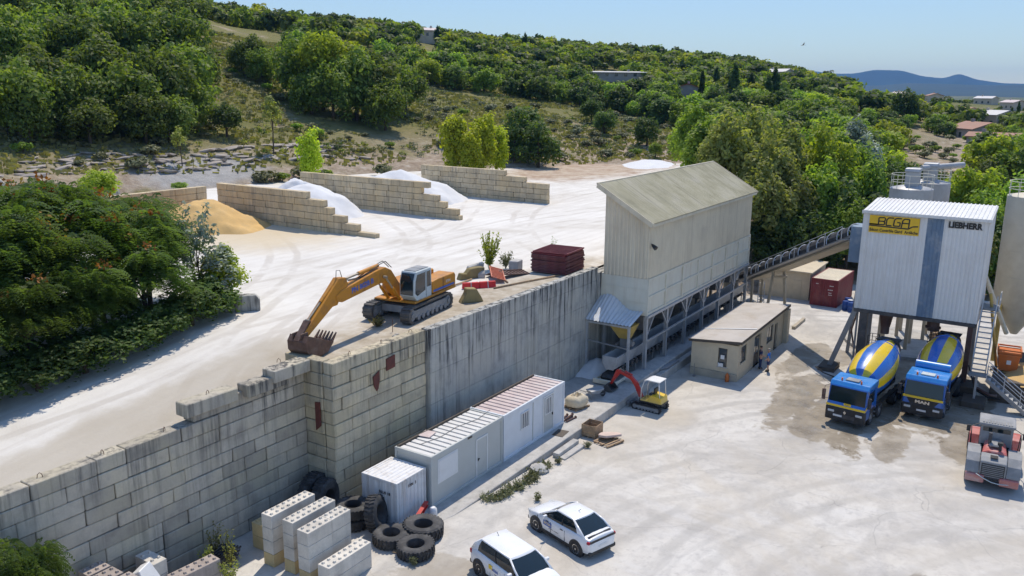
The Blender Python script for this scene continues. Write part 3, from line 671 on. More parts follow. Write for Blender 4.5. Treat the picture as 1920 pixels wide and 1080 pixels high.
fl = MB(); fl.cyl((54.0,23.12,9.45), (53.9,22.8,9.25), .1, .17, 10); fl.beam((54.05,23.25,9.5), (54.0,23.05,9.5), .05, .05); fl.build('floodlight', MATS['black_paint'], hb)
PX = [53.9, 57.65, 61.5, 65.35, 69.2, 73.05, 76.8]
for i, x in enumerate(PX):
    for y in (23.3, 26.6):
        q = MB(); q.box(x-.13, x+.13, y-.12, y-.10, .3, 4.29); q.box(x-.13, x+.13, y+.10, y+.12, .3, 4.29); q.box(x-.012, x+.012, y-.10, y+.10, .3, 4.29); q.box(x-.2, x+.2, y-.2, y+.2, .29, .32)
        q.build('post', MATS['galvanised'], hb)
    for s_ in (-1, 1):
        if 0 <= i+s_ < len(PX):
            q = MB(); q.beam((x+s_*.1,23.2,2.9), (x+s_*1.25,23.2,4.2), .08, .08); q.build('brace', MATS['galvanised'], hb)
q = MB(); q.beam((PX[0],23.16,2.44), (PX[-1],23.16,2.44), .10, .14); q.build('rail', MATS['galvanised'], hb)
q = MB(); q.beam((XA,23.2,4.22), (XB,23.2,4.22), .22, .18); q.build('edge_beam', MATS['galvanised'], hb)
for i in range(6):
    xm = (PX[i]+PX[i+1])/2; q = MB()
    q.loft([[(xm-1.7,23.6,4.3),(xm+1.7,23.6,4.3),(xm+1.7,26.4,4.3),(xm-1.7,26.4,4.3)], [(xm-.45,24.1,2.75),(xm+.45,24.1,2.75),(xm+.45,24.9,2.75),(xm-.45,24.9,2.75)]]); q.build('chute', MATS['grey_steel'], hb)
# feeder conveyor below
fc = thing('feeder_conveyor', 'long grey feeder belt in a steel trough beneath the hopper building', 'conveyor', (0,0,0))
q = MB(); q.prism([(23.85,1.95),(23.95,1.95),(24.1,1.25),(24.7,1.25),(24.85,1.95),(24.95,1.95),(24.8,1.1),(24.0,1.1)], 'x', 50.5, 79.5); q.build('trough', MATS['galvanised'], fc)
q = MB(); q.loft([[(50.45,23.85,1.95),(50.45,24.95,1.95),(50.45,24.95,1.5),(50.45,24.7,1.0),(50.45,24.1,1.0),(50.45,23.85,1.5)], [(50.52,23.85,1.95),(50.52,24.95,1.95),(50.52,24.95,1.5),(50.52,24.7,1.0),(50.52,24.1,1.0),(50.52,23.85,1.5)]]); q.build('front_plate', MATS['galvanised'], fc)
for x in np.arange(52, 79, 1.5):
    q = MB(); q.beam((x,23.8,.02), (x,23.8,1.3), .07, .07); q.beam((x,25.0,.02), (x,25.0,1.3), .07, .07); q.beam((x,23.8,1.02), (x,25.0,1.02), .07, .07); q.build('stand', MATS['grey_steel'], fc)
for x in np.arange(51.2, 66, .75):
    q = MB(); q.cyl((x,23.72,.85), (x,23.72,1.2), .11, .11, 8); q.build('spring', MATS['dark_steel'], fc)
q = MB(); q.tube([(49.9,24.4,.62),(51.6,24.4,.80),(79,24.4,.80)], .02, 4); q.loft([[(50.1,23.95,.35),(50.1,24.85,.35)],[(50.0,23.95,.55),(50.0,24.85,.55)],[(50.3,23.95,.72),(50.3,24.85,.72)],[(79,23.95,.86),(79,24.85,.86)]], closed=False, caps=False); q.build('belt', MATS['rubber_belt'], fc)
q = MB(); q.box(49.75, 49.95, 23.5, 25.3, .12, .42); q.box(49.95, 52.0, 23.55, 23.65, .2, .4); q.box(49.95, 52.0, 25.15, 25.25, .2, .4); q.build('tail_frame', MATS['cream_steel'], fc, bevel=.01)
q = MB(); q.loft([[(52.3,23.7,3.75),(53.7,23.7,3.75),(53.7,25.5,3.75),(52.3,25.5,3.75)],[(52.7,24.1,2.7),(53.3,24.1,2.7),(53.3,24.8,2.7),(52.7,24.8,2.7)]]); q.build('inlet_hopper', MATS['yellow_steel'], fc); q = MB(); q.box(52.75, 53.25, 24.15, 24.75, 2.1, 2.7); q.box(52.4, 53.6, 23.95, 24.05, 2.15, 2.35); q.box(52.4, 53.6, 24.85, 24.95, 2.15, 2.35); q.cyl((52.5,23.6,2.5),(52.5,24.0,2.5), .2, .2, 10); q.build('gate', MATS['grey_steel'], fc)
# corrugated canopy with drifted powder
cn = thing('canopy', 'bent corrugated sheet canopy over the feeder end', 'canopy', (0,0,0))
rf = MB(); base = len(rf.v); nr = 56; cols_ = 8
for i in range(nr+1):
    y = 27.3 - i*(3.85/nr); h_ = (.045 if (i % 4) in (1, 2) else 0)
    for j in range(cols_+1):
        t = j/cols_; x = 51.55 + t*2.2
        lift_ = .75*math.exp(-((y-26.2)/1.3)**2)*t + .10*t
        rf.v.append((x, y, 4.0 + .55*t + h_ + lift_*1.15 - .25*math.exp(-((y-24.6)/.9)**2)*t))
for i in range(nr):
    for j in range(cols_): a = i*(cols_+1)+j; rf.f.append((a, a+1, a+cols_+2, a+cols_+1)); rf.m.append(0)
rf.build('sheet', MATS['canopy_sheet'], cn, smooth=25)
for y in (23.62, 26.9):
    q = MB(); q.beam((51.75,y,.02), (51.75,y,3.95), .16, .16); q.build('post', MATS['galvanised'], cn)
q = MB(); q.beam((51.75,23.5,3.85), (51.75,27.3,3.85), .1, .14); q.build('beam', MATS['galvanised'], cn)
q = MB(); q.beam((51.72,23.7,2.3), (51.72,26.9,2.5), .1, .1); q.build('cross_bar', MATS['grey_steel'], cn)
# kerbs at the foot
q = MB(); q.box(51.3, 80.5, 22.5, 23.75, -.7, .29); q.build('foundation_strip', MATS['slab'], bevel=.03)['kind'] = 'structure'
q = MB(); q.box(53.95, 80.5, 22.05, 22.46, -.8, .02); q.build('kerb', MATS['slab'], bevel=.03)['kind'] = 'structure'
q = MB(); q.box(53.92, 81, 23.78, 27.3, -.9, .03); q.build('hopper_floor', MATS['slab'])['kind'] = 'structure'
for k, x in enumerate((55.4, 55.8, 56.25, 56.7, 57.2)):
    q = MB(); q.tube([(0,-.5,0),(0,.5,0)], .09, 8); q.tube([(0,-.6,0),(0,.6,0)], .03, 6)
    tag(q.build('belt_roller', MATS['grey_steel'], loc=(x,22.33,.12), rot=(0,0,rad(70))), 'spare steel belt roller lying on the kerb by the feeder', 'roller', 'spare rollers laid along the kerb')
# ---- office
of = thing('office', 'single-storey beige rendered office with a flat felt roof', 'building', (0,0,0))
G = -.62
def wall_holes(mb, a, b_, z0, z1, nrm, th, holes):
    """wall from plan point a to b with openings (s0,s1,zlow,zhigh) measured from a"""
    a, b_, n_ = Vector((*a,0)), Vector((*b_,0)), Vector((*nrm,0)); L = (b_-a).length; d = (b_-a)/L
    def slab_(s0, s1, q0, q1):
        if s1-s0 < .01 or q1-q0 < .01: return
        P = [a+d*s0, a+d*s1, a+d*s1-n_*th, a+d*s0-n_*th]
        mb.add([(p_.x,p_.y,q0) for p_ in P]+[(p_.x,p_.y,q1) for p_ in P], [(0,3,2,1),(4,5,6,7),(0,1,5,4),(1,2,6,5),(2,3,7,6),(3,0,4,7)])
    s_ = 0
    for h0, h1, zl, zh in sorted(holes):
        slab_(s_, h0, z0, z1); slab_(h0, h1, z0, zl); slab_(h0, h1, zh, z1); s_ = h1
    slab_(s_, L, z0, z1)
w = MB(); wall_holes(w, (57.5,21.1), (57.5,17.55), G, 2.1, (-1,0), .2, [(2.05,2.72,.35,1.75)]); w.build('end_wall', MATS['render_wall'], of)
w = MB(); wall_holes(w, (57.7,17.55), (69.9,17.55), G, 2.3, (0,-1), .2, [(.35,1.75,.55,1.85),(3.6,5.3,G+.02,1.85),(6.9,8.6,.4,1.75),(9.0,9.9,G+.02,1.6)]); w.build('side_wall', MATS['render_wall'], of)
w = MB(); w.box(57.7, 69.9, 20.9, 21.1, G, 2.0); w.box(69.7, 69.9, 17.75, 20.9, G, 2.2); w.build('rear_wall', MATS['render_wall'], of)
def window(parent, x0, x1, z0, z1, plane, ax_, inward):
    fr = MB(); t = .06
    if ax_ == 'y':
        for (a, b_, c_, d_) in ((x0,x1,z0,z0+t),(x0,x1,z1-t,z1),(x0,x0+t,z0+t,z1-t),(x1-t,x1,z0+t,z1-t),((x0+x1)/2-.03,(x0+x1)/2+.03,z0+t,z1-t)): fr.box(a, b_, min(plane+inward*.08,plane+inward*.15), max(plane+inward*.08,plane+inward*.15), c_, d_)
    else:
        for (a, b_, c_, d_) in ((x0,x1,z0,z0+t),(x0,x1,z1-t,z1),(x0,x0+t,z0+t,z1-t),(x1-t,x1,z0+t,z1-t)): fr.box(min(plane+inward*.08,plane+inward*.15), max(plane+inward*.08,plane+inward*.15), a, b_, c_, d_)
    f_ = fr.build('window', MATS['dark_trim'], parent)
    g_ = MB()
    if ax_ == 'y': g_.box(x0+.02, x1-.02, min(plane+inward*.10,plane+inward*.12), max(plane+inward*.10,plane+inward*.12), z0+.02, z1-.02)
    else: g_.box(min(plane+inward*.10,plane+inward*.12), max(plane+inward*.10,plane+inward*.12), x0+.02, x1-.02, z0+.02, z1-.02)
    g_.build('pane', MATS['window_glass'], f_); return f_
window(of, 58.05, 59.45, .55, 1.85, 17.55, 'y', 1); window(of, 64.6, 66.3, .4, 1.75, 17.55, 'y', 1)
we = window(of, 18.38, 19.05, .35, 1.75, 57.5, 'x', 1)
q = MB(); q.box(57.44, 57.50, 18.3, 19.1, .28, .345); q.build('sill', MATS['slab'], we)
q = MB(); q.box(57.42, 57.44, 18.55, 18.83, .95, 1.25); q.build('notice', MATS['white_paint'], of)
q = MB(); q.box(57.40, 57.49, 18.62, 19.0, .36, .62); q.build('post_tray', MATS['white_paint'], of)
d_ = MB(); d_.box(61.35, 62.95, 17.68, 17.72, G+.03, 1.83); do = d_.build('door', MATS['dark_trim'], of)
q = MB(); q.box(61.5, 62.05, 17.655, 17.675, .3, 1.6); q.build('pane', MATS['window_glass'], do); q = MB(); q.box(62.25, 62.8, 17.655, 17.675, .3, 1.6); q.build('pane', MATS['window_glass'], do)
d_ = MB(); d_.box(66.75, 67.55, 17.68, 17.72, G+.03, 1.58); d_.build('door', MATS['dark_trim'], of)
q = MB(); q.box(69.25, 69.95, 17.2, 17.54, G, 2.28); q.build('pier', MATS['render_wall'], of)
rf = MB(); rf.loft([[(57.3,17.3,2.5),(57.3,21.3,2.13),(57.3,21.3,1.98),(57.3,17.3,2.32)], [(70.15,17.3,2.6),(70.15,21.3,2.2),(70.15,21.3,2.05),(70.15,17.3,2.42)]])
ro = rf.build('roof', MATS['roof_felt'], of)
q = MB(); q.beam((57.28,17.29,2.40), (70.16,17.29,2.50), .03, .22); q.build('fascia', MATS['dark_trim'], ro)
q = MB(); q.beam((57.285,17.3,2.40), (57.285,21.3,2.04), .03, .20); q.build('fascia', MATS['dark_trim'], ro)
q = MB(); q.beam((61.2,17.4,2.56), (60.4,21.2,2.18), .18, .02); q.build('roof_lap', MATS['white_paint'], ro)
q = MB(); q.box(57.36, 57.498, 17.56, 21.08, G, -.05); q.build('plinth', MATS['beige_concrete'], of)
g_ = MB(); g_.lathe([(.10,0),(.15,.05),(.15,.6),(.12,.75),(.05,.82),(.05,.9)], (0,0,0), (0,0,.75), 12)
tag(g_.build('gas_bottle', MATS['orange_paint'], loc=(57.12,18.15,yz(57)), smooth=40), 'rusty orange gas bottle at the foot of the office end wall', 'gas bottle')
q = MB(); q.tube([(0,0,0),(-.02,.02,1.0)], .02, 5); q.box(-.15,.15,-.1,.1,0,.05); tag(q.build('boot_scraper', MATS['grey_steel'], loc=(57.0,20.6,yz(57))), 'thin upright metal rod stand beside the office corner', 'rod')
# ---- inclined conveyor
ic = thing('inclined_conveyor', 'inclined belt conveyor rising from the hoppers to the mixing tower', 'conveyor', (0,0,0))
A, B = Vector((80.2,24.4,2.0)), Vector((66.2,11.9,9.55)); D = (B-A).normalized(); S_ = D.cross(Vector((0,0,1))).normalized(); U_ = S_.cross(D)
def along(t, s_=0, u=0): return A + (B-A)*t + S_*s_ + U_*u
q = MB(); q.loft([[along(0,-.4,.1),along(0,.4,.1),along(0,.4,.06),along(0,-.4,.06)], [along(1,-.4,.1),along(1,.4,.1),along(1,.4,.06),along(1,-.4,.06)]]); q.build('belt', MATS['rubber_belt'], ic)
for s_ in (-.55, .55):
    q = MB(); q.beam(along(0,s_,-.05), along(1,s_,-.05), .08, .2, U_); q.build('side_girder', MATS['grey_steel'], ic)
nh = 13
for i in range(nh):
    t0 = i/nh; ring = []
    q = MB(); rr_ = []
    for t in (t0+.004, t0+.062):
        rr_.append([along(t, .66*math.cos(a_), .02+.85*math.sin(a_)) for a_ in np.linspace(0, math.pi, 9)])
    q.loft(rr_, closed=False, caps=False); q.build('belt_cover', MATS['rubber_belt'], ic)
    q = MB(); q.tube([along(t0+.07, .70*math.cos(a_), .02+.90*math.sin(a_)) for a_ in np.linspace(0, math.pi, 9)], .045, 5); q.build('hoop', MATS['galvanised'], ic)
sN = -1 if along(.5,-1).dot(Vector((-.82,-.53,0))) > along(.5,1).dot(Vector((-.82,-.53,0))) else 1
q = MB(); q.loft([[along(.02,sN*.62,-.25),along(.02,sN*1.35,-.25),along(.02,sN*1.35,-.32),along(.02,sN*.62,-.32)], [along(1,sN*.62,-.25),along(1,sN*1.35,-.25),along(1,sN*1.35,-.32),along(1,sN*.62,-.32)]]); q.build('walkway', MATS['grey_steel'], ic)
for h_ in (.95,):
    q = MB(); q.tube([along(.02,sN*1.35,-.25)+Vector((0,0,h_)), along(1,sN*1.35,-.25)+Vector((0,0,h_))], .022, 5); q.build('handrail', MATS['galvanised'], ic)
for t in np.linspace(.02, 1, 9):
    q = MB(); q.beam(along(t,sN*1.35,-.25), along(t,sN*1.35,-.25)+Vector((0,0,.96)), .045, .045); q.build('rail_post', MATS['galvanised'], ic)
q = MB(); q.loft([[along(.12,-.7,-.35),along(.12,.7,-.35),along(.12,.7,-.5),along(.12,-.7,-.5)], [along(1,-.7,-.35),along(1,.7,-.35),along(1,.7,-.5),along(1,-.7,-.5)]]); q.build('underpan', MATS['beige_concrete'], ic)
for t, sp in ((.36, 1.6),):
    for s_ in (-1, 1):
        q = MB(); top = along(t, s_*.5, -.4); q.beam(top, (top.x+s_*S_.x*.5, top.y+s_*S_.y*.5, G), .22, .22); q.build('support_leg', MATS['beige_concrete'], ic)
    q = MB(); q.beam(along(t,-.7,-1.0), along(t,.7,-1.0), .2, .2); q.build('crossbar', MATS['beige_concrete'], ic)
for s_ in (-1, 1):
    q = MB(); top = along(.14, s_*.5, -.4); q.beam(top, (top.x, top.y, G), .2, .2); q.build('support_leg', MATS['beige_concrete'], ic)
q = MB(); q.box(74.0, 77.6, 17.7, 18.0, G, G+.28); tag(q.build('footing_beam', MATS['beige_concrete'], bevel=.02), 'low beige concrete footing beam beside the conveyor legs', 'footing')
lad = thing('access_ladder', 'short steel access ladder at the foot of the inclined conveyor', 'ladder', (0,0,0))
for s_ in (-.3, .3):
    q = MB(); q.beam((77.6,21.9+s_,G), (79.0,22.4+s_,2.3), .06, .10); q.build('stile', MATS['galvanised'], lad)
for i in range(8):
    t = (i+.5)/8; q = MB(); q.beam((77.6+1.4*t,21.6+.5*t,G+2.9*t), (77.6+1.4*t,22.2+.5*t,G+2.9*t), .16, .035); q.build('tread', MATS['galvanised'], lad)
# shed and red shipping container behind
q = MB(); q.box(85.5, 92, 19.4, 24.5, -1, 2.2); q.box(85.3, 92.2, 19.2, 24.7, 2.2, 2.35); q.box(85.46, 85.498, 20.2, 21.1, -.6, 1.4)
tag(q.build('block_shed', MATS['render_wall'], bevel=.02), 'plain beige rendered shed behind the conveyor legs', 'shed')
def container(name, label, loc, rz, L, Wd, H_, mat, roofmat, rib=.28, dep=.035, frame=None, group=None):
    """ISO style box: frame, corrugated sides, corrugated roof, doors at the -x end"""
    o = thing(name, label, 'container', loc, rz, group); fm = frame or mat; t = .11
    f_ = MB()
    for x in (0, L-t):
        for y in (0, Wd-t): f_.box(x, x+t, y, y+t, .04, H_)
        f_.box(x, x+t, t, Wd-t, .04, .04+t); f_.box(x, x+t, t, Wd-t, H_-t, H_)
    for y in (0, Wd-t): f_.box(t, L-t, y, y+t, .04, .04+t+.03); f_.box(t, L-t, y, y+t, H_-t*.7, H_-.002)
    f_.build('frame', fm, o, bevel=.008)
    w_ = MB(); corr(w_, (t,.055), (L-t,.055), .15, H_-.06, H_-.06, rib, dep, (0,-1)); w_.build('side_wall', mat, o)
    w_ = MB(); corr(w_, (t,Wd-.055), (L-t,Wd-.055), .15, H_-.06, H_-.06, rib, dep, (0,1)); w_.build('side_wall', mat, o)
    w_ = MB(); corr(w_, (L-.055,t), (L-.055,Wd-t), .15, H_-.06, H_-.06, rib, dep, (1,0)); w_.build('end_wall', mat, o)
    r_ = MB(); corr_roof(r_, (t,t*.8,H_-.035), (1,0,0) if L > 4 else (0,1,0), (0,1,0) if L > 4 else (1,0,0), (L-2*t) if L > 4 else Wd-2*t*.8, (Wd-2*t*.8) if L > 4 else L-2*t, .25, .025); r_.build('roof', roofmat, o)
    for k in (0, 1):
        d_ = MB(); y0 = t+.005+k*(Wd-2*t)/2; y1 = y0+(Wd-2*t)/2-.01; corr(d_, (.045,y1), (.045,y0), .15, H_-t-.01, H_-t-.01, .4, .03, (-1,0)); dd = d_.build('door', mat, o)
        for yy in (y0+.25, y1-.25):
            q = MB(); q.tube([(.0,yy,.12),(.0,yy,H_-.12)], .02, 6); q.build('lock_bar', fm, dd)
    return o
rc = container('shipping_container', 'dark red shipping container standing beyond the conveyor', (84,16.35,G), rad(-2), 6.06, 2.6, 2.75, MATS['red_container'], MATS['cream_sheet'])
for yy, zz, ww in ((.45,2.1,.4),(.5,1.7,.5),(.6,1.4,.3),(.55,1.2,.35),(1.9,2.2,.25)):
    for k in range(3):
        q = MB(); q.box(-.01, -.006, yy+k*ww/3, yy+k*ww/3+ww/4, zz, zz+.07); q.build('marking', MATS['white_paint'], rc)
for k, (x, y) in enumerate(((83.8,15.5),(84.5,15.2),(83.4,14.9),(85.2,15.6))):
    dr = MB(); dr.lathe([(.27,0),(.29,.02),(.29,.32),(.305,.34),(.29,.36),(.29,.64),(.305,.66),(.29,.68),(.29,.97),(.27,1.0)], (0,0,0), (0,0,.9), 16)
    d_ = thing('drum', ['blue plastic drum nearest the red container corner', 'blue plastic drum behind the other drums', 'blue plastic drum farthest from the red container', 'blue plastic drum pushed up to the red container side'][k], 'drum', (x,y,G), 0, 'blue drums beside the red container')
    dr.build('barrel', MATS['blue_plastic'], d_, smooth=40); q = MB(); q.cyl((0,0,.9),(0,0,.93), .25, .25, 14); q.build('lid', MATS['white_paint'] if k == 1 else MATS['blue_plastic'], d_)
# ---- batching tower
tw = thing('batching_tower', 'raised white corrugated concrete mixing tower with a yellow sign', 'building', (0,0,0))
TX, TY0, TY1, TZ0, TZ1, TD = 64.5, 3.27, 11.3, 4.42, 11.6, 5.2
w = MB(); corr(w, (TX,TY1), (TX,7.10), TZ0, TZ1, TZ1, .26, .03, (-1,0)); w.build('front_wall', MATS['white_sheet'], tw)
w = MB(); corr(w, (TX,7.10), (TX,6.04), TZ0, TZ1, TZ1, .26, .03, (-1,0)); w.build('blue_panel', MATS['blue_sheet'], tw)
w = MB(); corr(w, (TX,6.04), (TX,TY0), TZ0, TZ1, TZ1, .26, .03, (-1,0)); w.build('front_wall', MATS['white_sheet'], tw)
w = MB(); corr(w, (TX,TY0), (TX+TD,TY0), TZ0, TZ1, TZ1+.35, .26, .03, (0,-1)); w.build('side_wall', MATS['white_sheet'], tw)
w = MB(); corr(w, (TX+TD,TY1), (TX,TY1), TZ0, TZ1+.35, TZ1, .26, .03, (0,1)); w.build('side_wall', MATS['white_sheet'], tw)
w = MB(); corr(w, (TX+TD,TY0), (TX+TD,TY1), TZ0, TZ1+.35, TZ1+.35, .26, .03, (1,0)); w.build('back_wall', MATS['white_sheet'], tw)
q = MB(); q.box(TX+.05, TX+TD-.05, TY0+.05, TY1-.05, TZ0-.1, TZ0); q.build('floor', MATS['dark_steel'], tw)
q = MB(); q.beam((TX,TY0,TZ0-.14), (TX,TY1,TZ0-.14), .2, .24); q.beam((TX+TD,TY0,TZ0-.14), (TX+TD,TY1,TZ0-.14), .2, .24); q.beam((TX,TY0+.1,TZ0-.14), (TX+TD,TY0+.1,TZ0-.14), .2, .22); q.beam((TX,TY1-.1,TZ0-.14), (TX+TD,TY1-.1,TZ0-.14), .2, .22); q.build('floor_frame', MATS['dark_steel'], tw)
dn = Vector((-TD-.35,0,-.38)); rf = MB(); corr_roof(rf, (TX+TD+.15,TY1+.05,TZ1+.48), (0,-1,0), dn, TY1-TY0+.1, dn.length, .27, .05, (0,.55,.62,.93)); ro = rf.build('roof', MATS['white_sheet'], tw)
q = MB(); q.box(TX-.22, TX-.16, TY0-.1, TY1+.1, TZ1-.06, TZ1+.14); q.build('fascia', MATS['white_sheet'], ro)
for y in (TY0-.06, TY1+.06):
    q = MB(); q.beam((TX-.2,y,TZ1-.03), (TX+TD+.2,y,TZ1+.36), .06, .2); q.build('fascia', MATS['white_sheet'], ro)
# yellow sign, angular letters
sg = MB(); sg.box(TX-.075, TX-.045, 7.57, 10.87, 10.18, 11.42); so_ = sg.build('sign_board', MATS['yellow_paint'], tw)
def stroke(mb, pts, w_, x):
    """flat strokes on the sign; pts (along, up): along runs to the viewer's right (-y)"""
    for (a0, b0), (a1, b1) in zip(pts, pts[1:]):
        mb.beam((x, 10.87-a0, 10.18+b0), (x, 10.87-a1, 10.18+b1), w_, .012, (1,0,0))
ls = MB(); X_ = TX-.083
def P_(lst): return [(a_, b_) for a_, b_ in lst]
stroke(ls, P_([(.0,.60),(.62,.60),(.62,1.08),(1.0,1.12),(1.06,1.04),(1.03,.88),(.95,.84),(.64,.84)]), .085, X_); stroke(ls, P_([(.95,.84),(1.04,.78),(1.0,.60),(.62,.60)]), .085, X_)
stroke(ls, P_([(1.62,1.13),(1.30,1.13),(1.16,1.0),(1.13,.58),(1.5,.58)]), .085, X_)
stroke(ls, P_([(2.14,1.13),(1.78,1.13),(1.66,1.0),(1.62,.58),(2.03,.58),(2.05,.84),(1.85,.84)]), .085, X_)
stroke(ls, P_([(2.14,.50),(2.20,1.0),(2.32,1.12),(2.64,1.12),(2.62,.50)]), .085, X_); stroke(ls, P_([(2.18,.82),(2.63,.82)]), .085, X_)
stroke(ls, P_([(.0,.50),(2.62,.44),(2.86,.62),(3.22,.66)]), .085, X_); stroke(ls, P_([(.0,.60),(.62,.60)]), .085, X_)
ls.build('lettering', MATS['black_paint'], so_)
text_part('Béton Contrôle Gard  Ardèche', 'lettering', MATS['black_paint'], so_, .30, basis((TX-.083, 9.22, 10.37), (0,-1,0), (0,0,1)), .004, .008, .83)
text_part('LIEBHERR', 'lettering', MATS['black_paint'], tw, .56, basis((TX-.06, 4.74, 11.16), (0,-1,0), (0,0,1)), .008, .028, .86)
# legs and bracing
def col(name, x, y, w_, d_, mat, z1=TZ0-.26, z0=G, bev=.02):
    q = MB(); q.box(x-d_/2, x+d_/2, y-w_/2, y+w_/2, z0, z1); return q.build(name, MATS[mat], tw, bevel=bev)
col('leg', TX+.2, 10.6, .55, .5, 'dark_steel'); col('leg', TX+.25, 11.06, .12, .2, 'grey_steel'); col('leg', TX+.2, 3.6, .34, .34, 'brown_steel'); col('leg', TX+TD-.3, 3.6, .3, .3, 'grey_steel'); col('leg', TX+TD-.3, 10.9, .3, .3, 'grey_steel')
q = MB(); q.beam((TX+.1,11.2,TZ0-.1), (TX+.1,12.75,G), .34, .34); q.build('raking_brace', MATS['grey_steel'], tw)
q = MB(); q.beam((TX+TD,11.9,8.6), (TX+TD,12.4,G), .24, .24); q.build('rear_post', MATS['grey_steel'], tw)
q = MB(); q.beam((TX+TD,12.3,1.0), (TX+1.0,11.2,3.9), .1, .1); q.beam((TX+TD,12.3,1.6), (TX+2.2,11.2,-.4), .1, .1); q.build('tie_bar', MATS['brown_steel'], tw)
q = MB(); q.cyl((TX+1.2,9.2,TZ0-.1), (TX+1.2,9.2,3.0), .55, .32, 14); q.cyl((TX+1.2,9.2,3.0), (TX+1.2,9.2,2.5), .3, .3, 14); q.build('discharge_chute', MATS['brown_steel'], tw, smooth=40)
q = MB(); q.cyl((TX+.9,6.0,TZ0-.1), (TX+.9,6.0,3.55), .42, .42, 16); q.cyl((TX+.9,6.0,3.62), (TX+.9,6.0,3.5), .52, .52, 16); q.cyl((TX+.9,6.0,3.5), (TX+.9,6.0,3.3), .4, .36, 16); q.build('discharge_chute', MATS['brown_steel'], tw, smooth=40)
q = MB(); q.box(65.6, 67.6, 11.45, 12.3, 7.6, 10.3); q.build('conveyor_head_box', MATS['blue_sheet'], tw, bevel=.02)
pd = MB(); pd.box(63.5, 65.4, 2.75, 4.5, G, .12); tag(pd.build('column_base', MATS['dark_trim'], bevel=.03), 'dark stained concrete base under the tower\'s brown column', 'base')
pd = MB(); pd.box(63.6, 65.6, 12.1, 13.3, G, G+.35); tag(pd.build('column_base', MATS['dark_trim'], bevel=.03), 'dark concrete base at the foot of the raking tower brace', 'base')
pd = MB(); pd.lathe([(4.6,0),(4.6,1)], (74.6,9.0,G-.1), (74.6,9.0,G+.28), 48); tag(pd.build('silo_pad', MATS['slab'], bevel=.02), 'round raised concrete pad carrying the grey silos', 'pad')
hs = MB(); hs.tube([(63.4,12.9,G+.38),(62.9,13.3,G+.5),(62.4,12.6,G+.3),(62.6,11.8,G+.05),(63.2,11.2,G+.05),(64.2,11.3,G+.05)], .05, 6); tag(hs.build('hose', MATS['rubber_belt'], smooth=True), 'black rubber hose coiled at the foot of the raking brace', 'hose')
# ---- silos
simple('silo_grey', (.40,.41,.42), .5, .2, .08, 1.5, (.30,.29,.27), .6, .9)
simple('silo_cream', (.56,.52,.42), .6, 0, .06, 1.2, (.42,.36,.26), .5, .8)
def silo(name, label, x, y, r, z0, z1, zc, mat, legs=True, zg=G, rail=True, leg_mat='beige_concrete', tops=True):
    o = thing(name, label, 'silo', (x,y,0)); q = MB()
    q.lathe([(.25,(zc-zc)/1.0),(r,(z0-zc)),(r,(z1-zc)),(r*.97,(z1-zc)+.05),(.3,(z1-zc)+.32)], (0,0,zc), (0,0,zc+1), 32); q.build('shell', MATS[mat], o, smooth=35)
    for zz in np.arange(z0+1.9, z1-.5, 2.0):
        q = MB(); q.lathe([(r+.015,0),(r+.015,1)], (0,0,zz), (0,0,zz+.05), 32, caps=False); q.build('weld_band', MATS[mat], o)
    if rail:
        for h_ in (.55, 1.1):
            q = MB(); q.tube([(r*.97*math.cos(a_), r*.97*math.sin(a_), z1+h_) for a_ in np.linspace(0, 2*math.pi, 33)], .025, 5); q.build('rail', MATS['cream_steel'], o)
        for a_ in np.arange(0, 2*math.pi, math.pi/5):
            q = MB(); q.beam((r*.97*math.cos(a_), r*.97*math.sin(a_), z1), (r*.97*math.cos(a_), r*.97*math.sin(a_), z1+1.1), .04, .04); q.build('rail_post', MATS['cream_steel'], o)
    if tops:
        q = MB(); q.box(-.55, .55, -.5, .5, z1+.2, z1+1.35); q.prism([(-.65,z1+1.35),(.65,z1+1.35),(.55,z1+1.6),(-.5,z1+1.6)], 'y', -.55, .55); q.build('filter_unit', MATS['silo_grey'], o, bevel=.03)
    if legs:
        for a_ in (.785, 2.356, 3.927, 5.498):
            q = MB(); q.beam((r*.9*math.cos(a_), r*.9*math.sin(a_), zg), (r*.9*math.cos(a_), r*.9*math.sin(a_), z0+.3), .26, .26); q.build('leg', MATS[leg_mat], o)
    return o
silo('silo', 'nearer grey silo behind the tower roof, with a boxy filter', 73.3, 9.5, 1.6, 4.6, 12.6, 2.6, 'silo_grey', zg=G+.28)
s2 = silo('silo', 'farther grey silo behind the tower with a slanting pipe on top', 77.1, 8.7, 1.6, 4.6, 12.8, 2.6, 'silo_grey', zg=G+.28)
q = MB(); q.cyl((-.9,.6,14.0), (1.6,-2.2,14.25), .24, .24, 12); q.build('top_pipe', MATS['silo_grey'], s2, smooth=40)
silo('silo', 'tall cream silo standing beside the tower staircase', 73.6, 1.15, 1.75, 4.6, 12.55, 1.9, 'silo_cream', zg=-.2, leg_mat='yellow_steel')
silo('silo', 'second cream silo cut off by the edge of the picture', 76.4, -2.6, 1.75, 4.6, 12.4, 1.9, 'silo_cream', zg=-.2, leg_mat='yellow_steel')
# screw tubes
q = MB(); q.cyl((72.2,1.6,2.2), (68.2,3.8,8.2), .17, .17, 12); tag(q.build('screw_conveyor', MATS['cream_steel'], smooth=40), 'slanting cream screw tube from the silo foot to the tower', 'pipe')
q = MB(); q.cyl((66.4,2.75,6.3), (67.2,1.75,.6), .1, .1, 8); tag(q.build('raking_strut', MATS['yellow_steel'], smooth=40), 'thin yellow raking strut behind the tower stairs', 'strut')
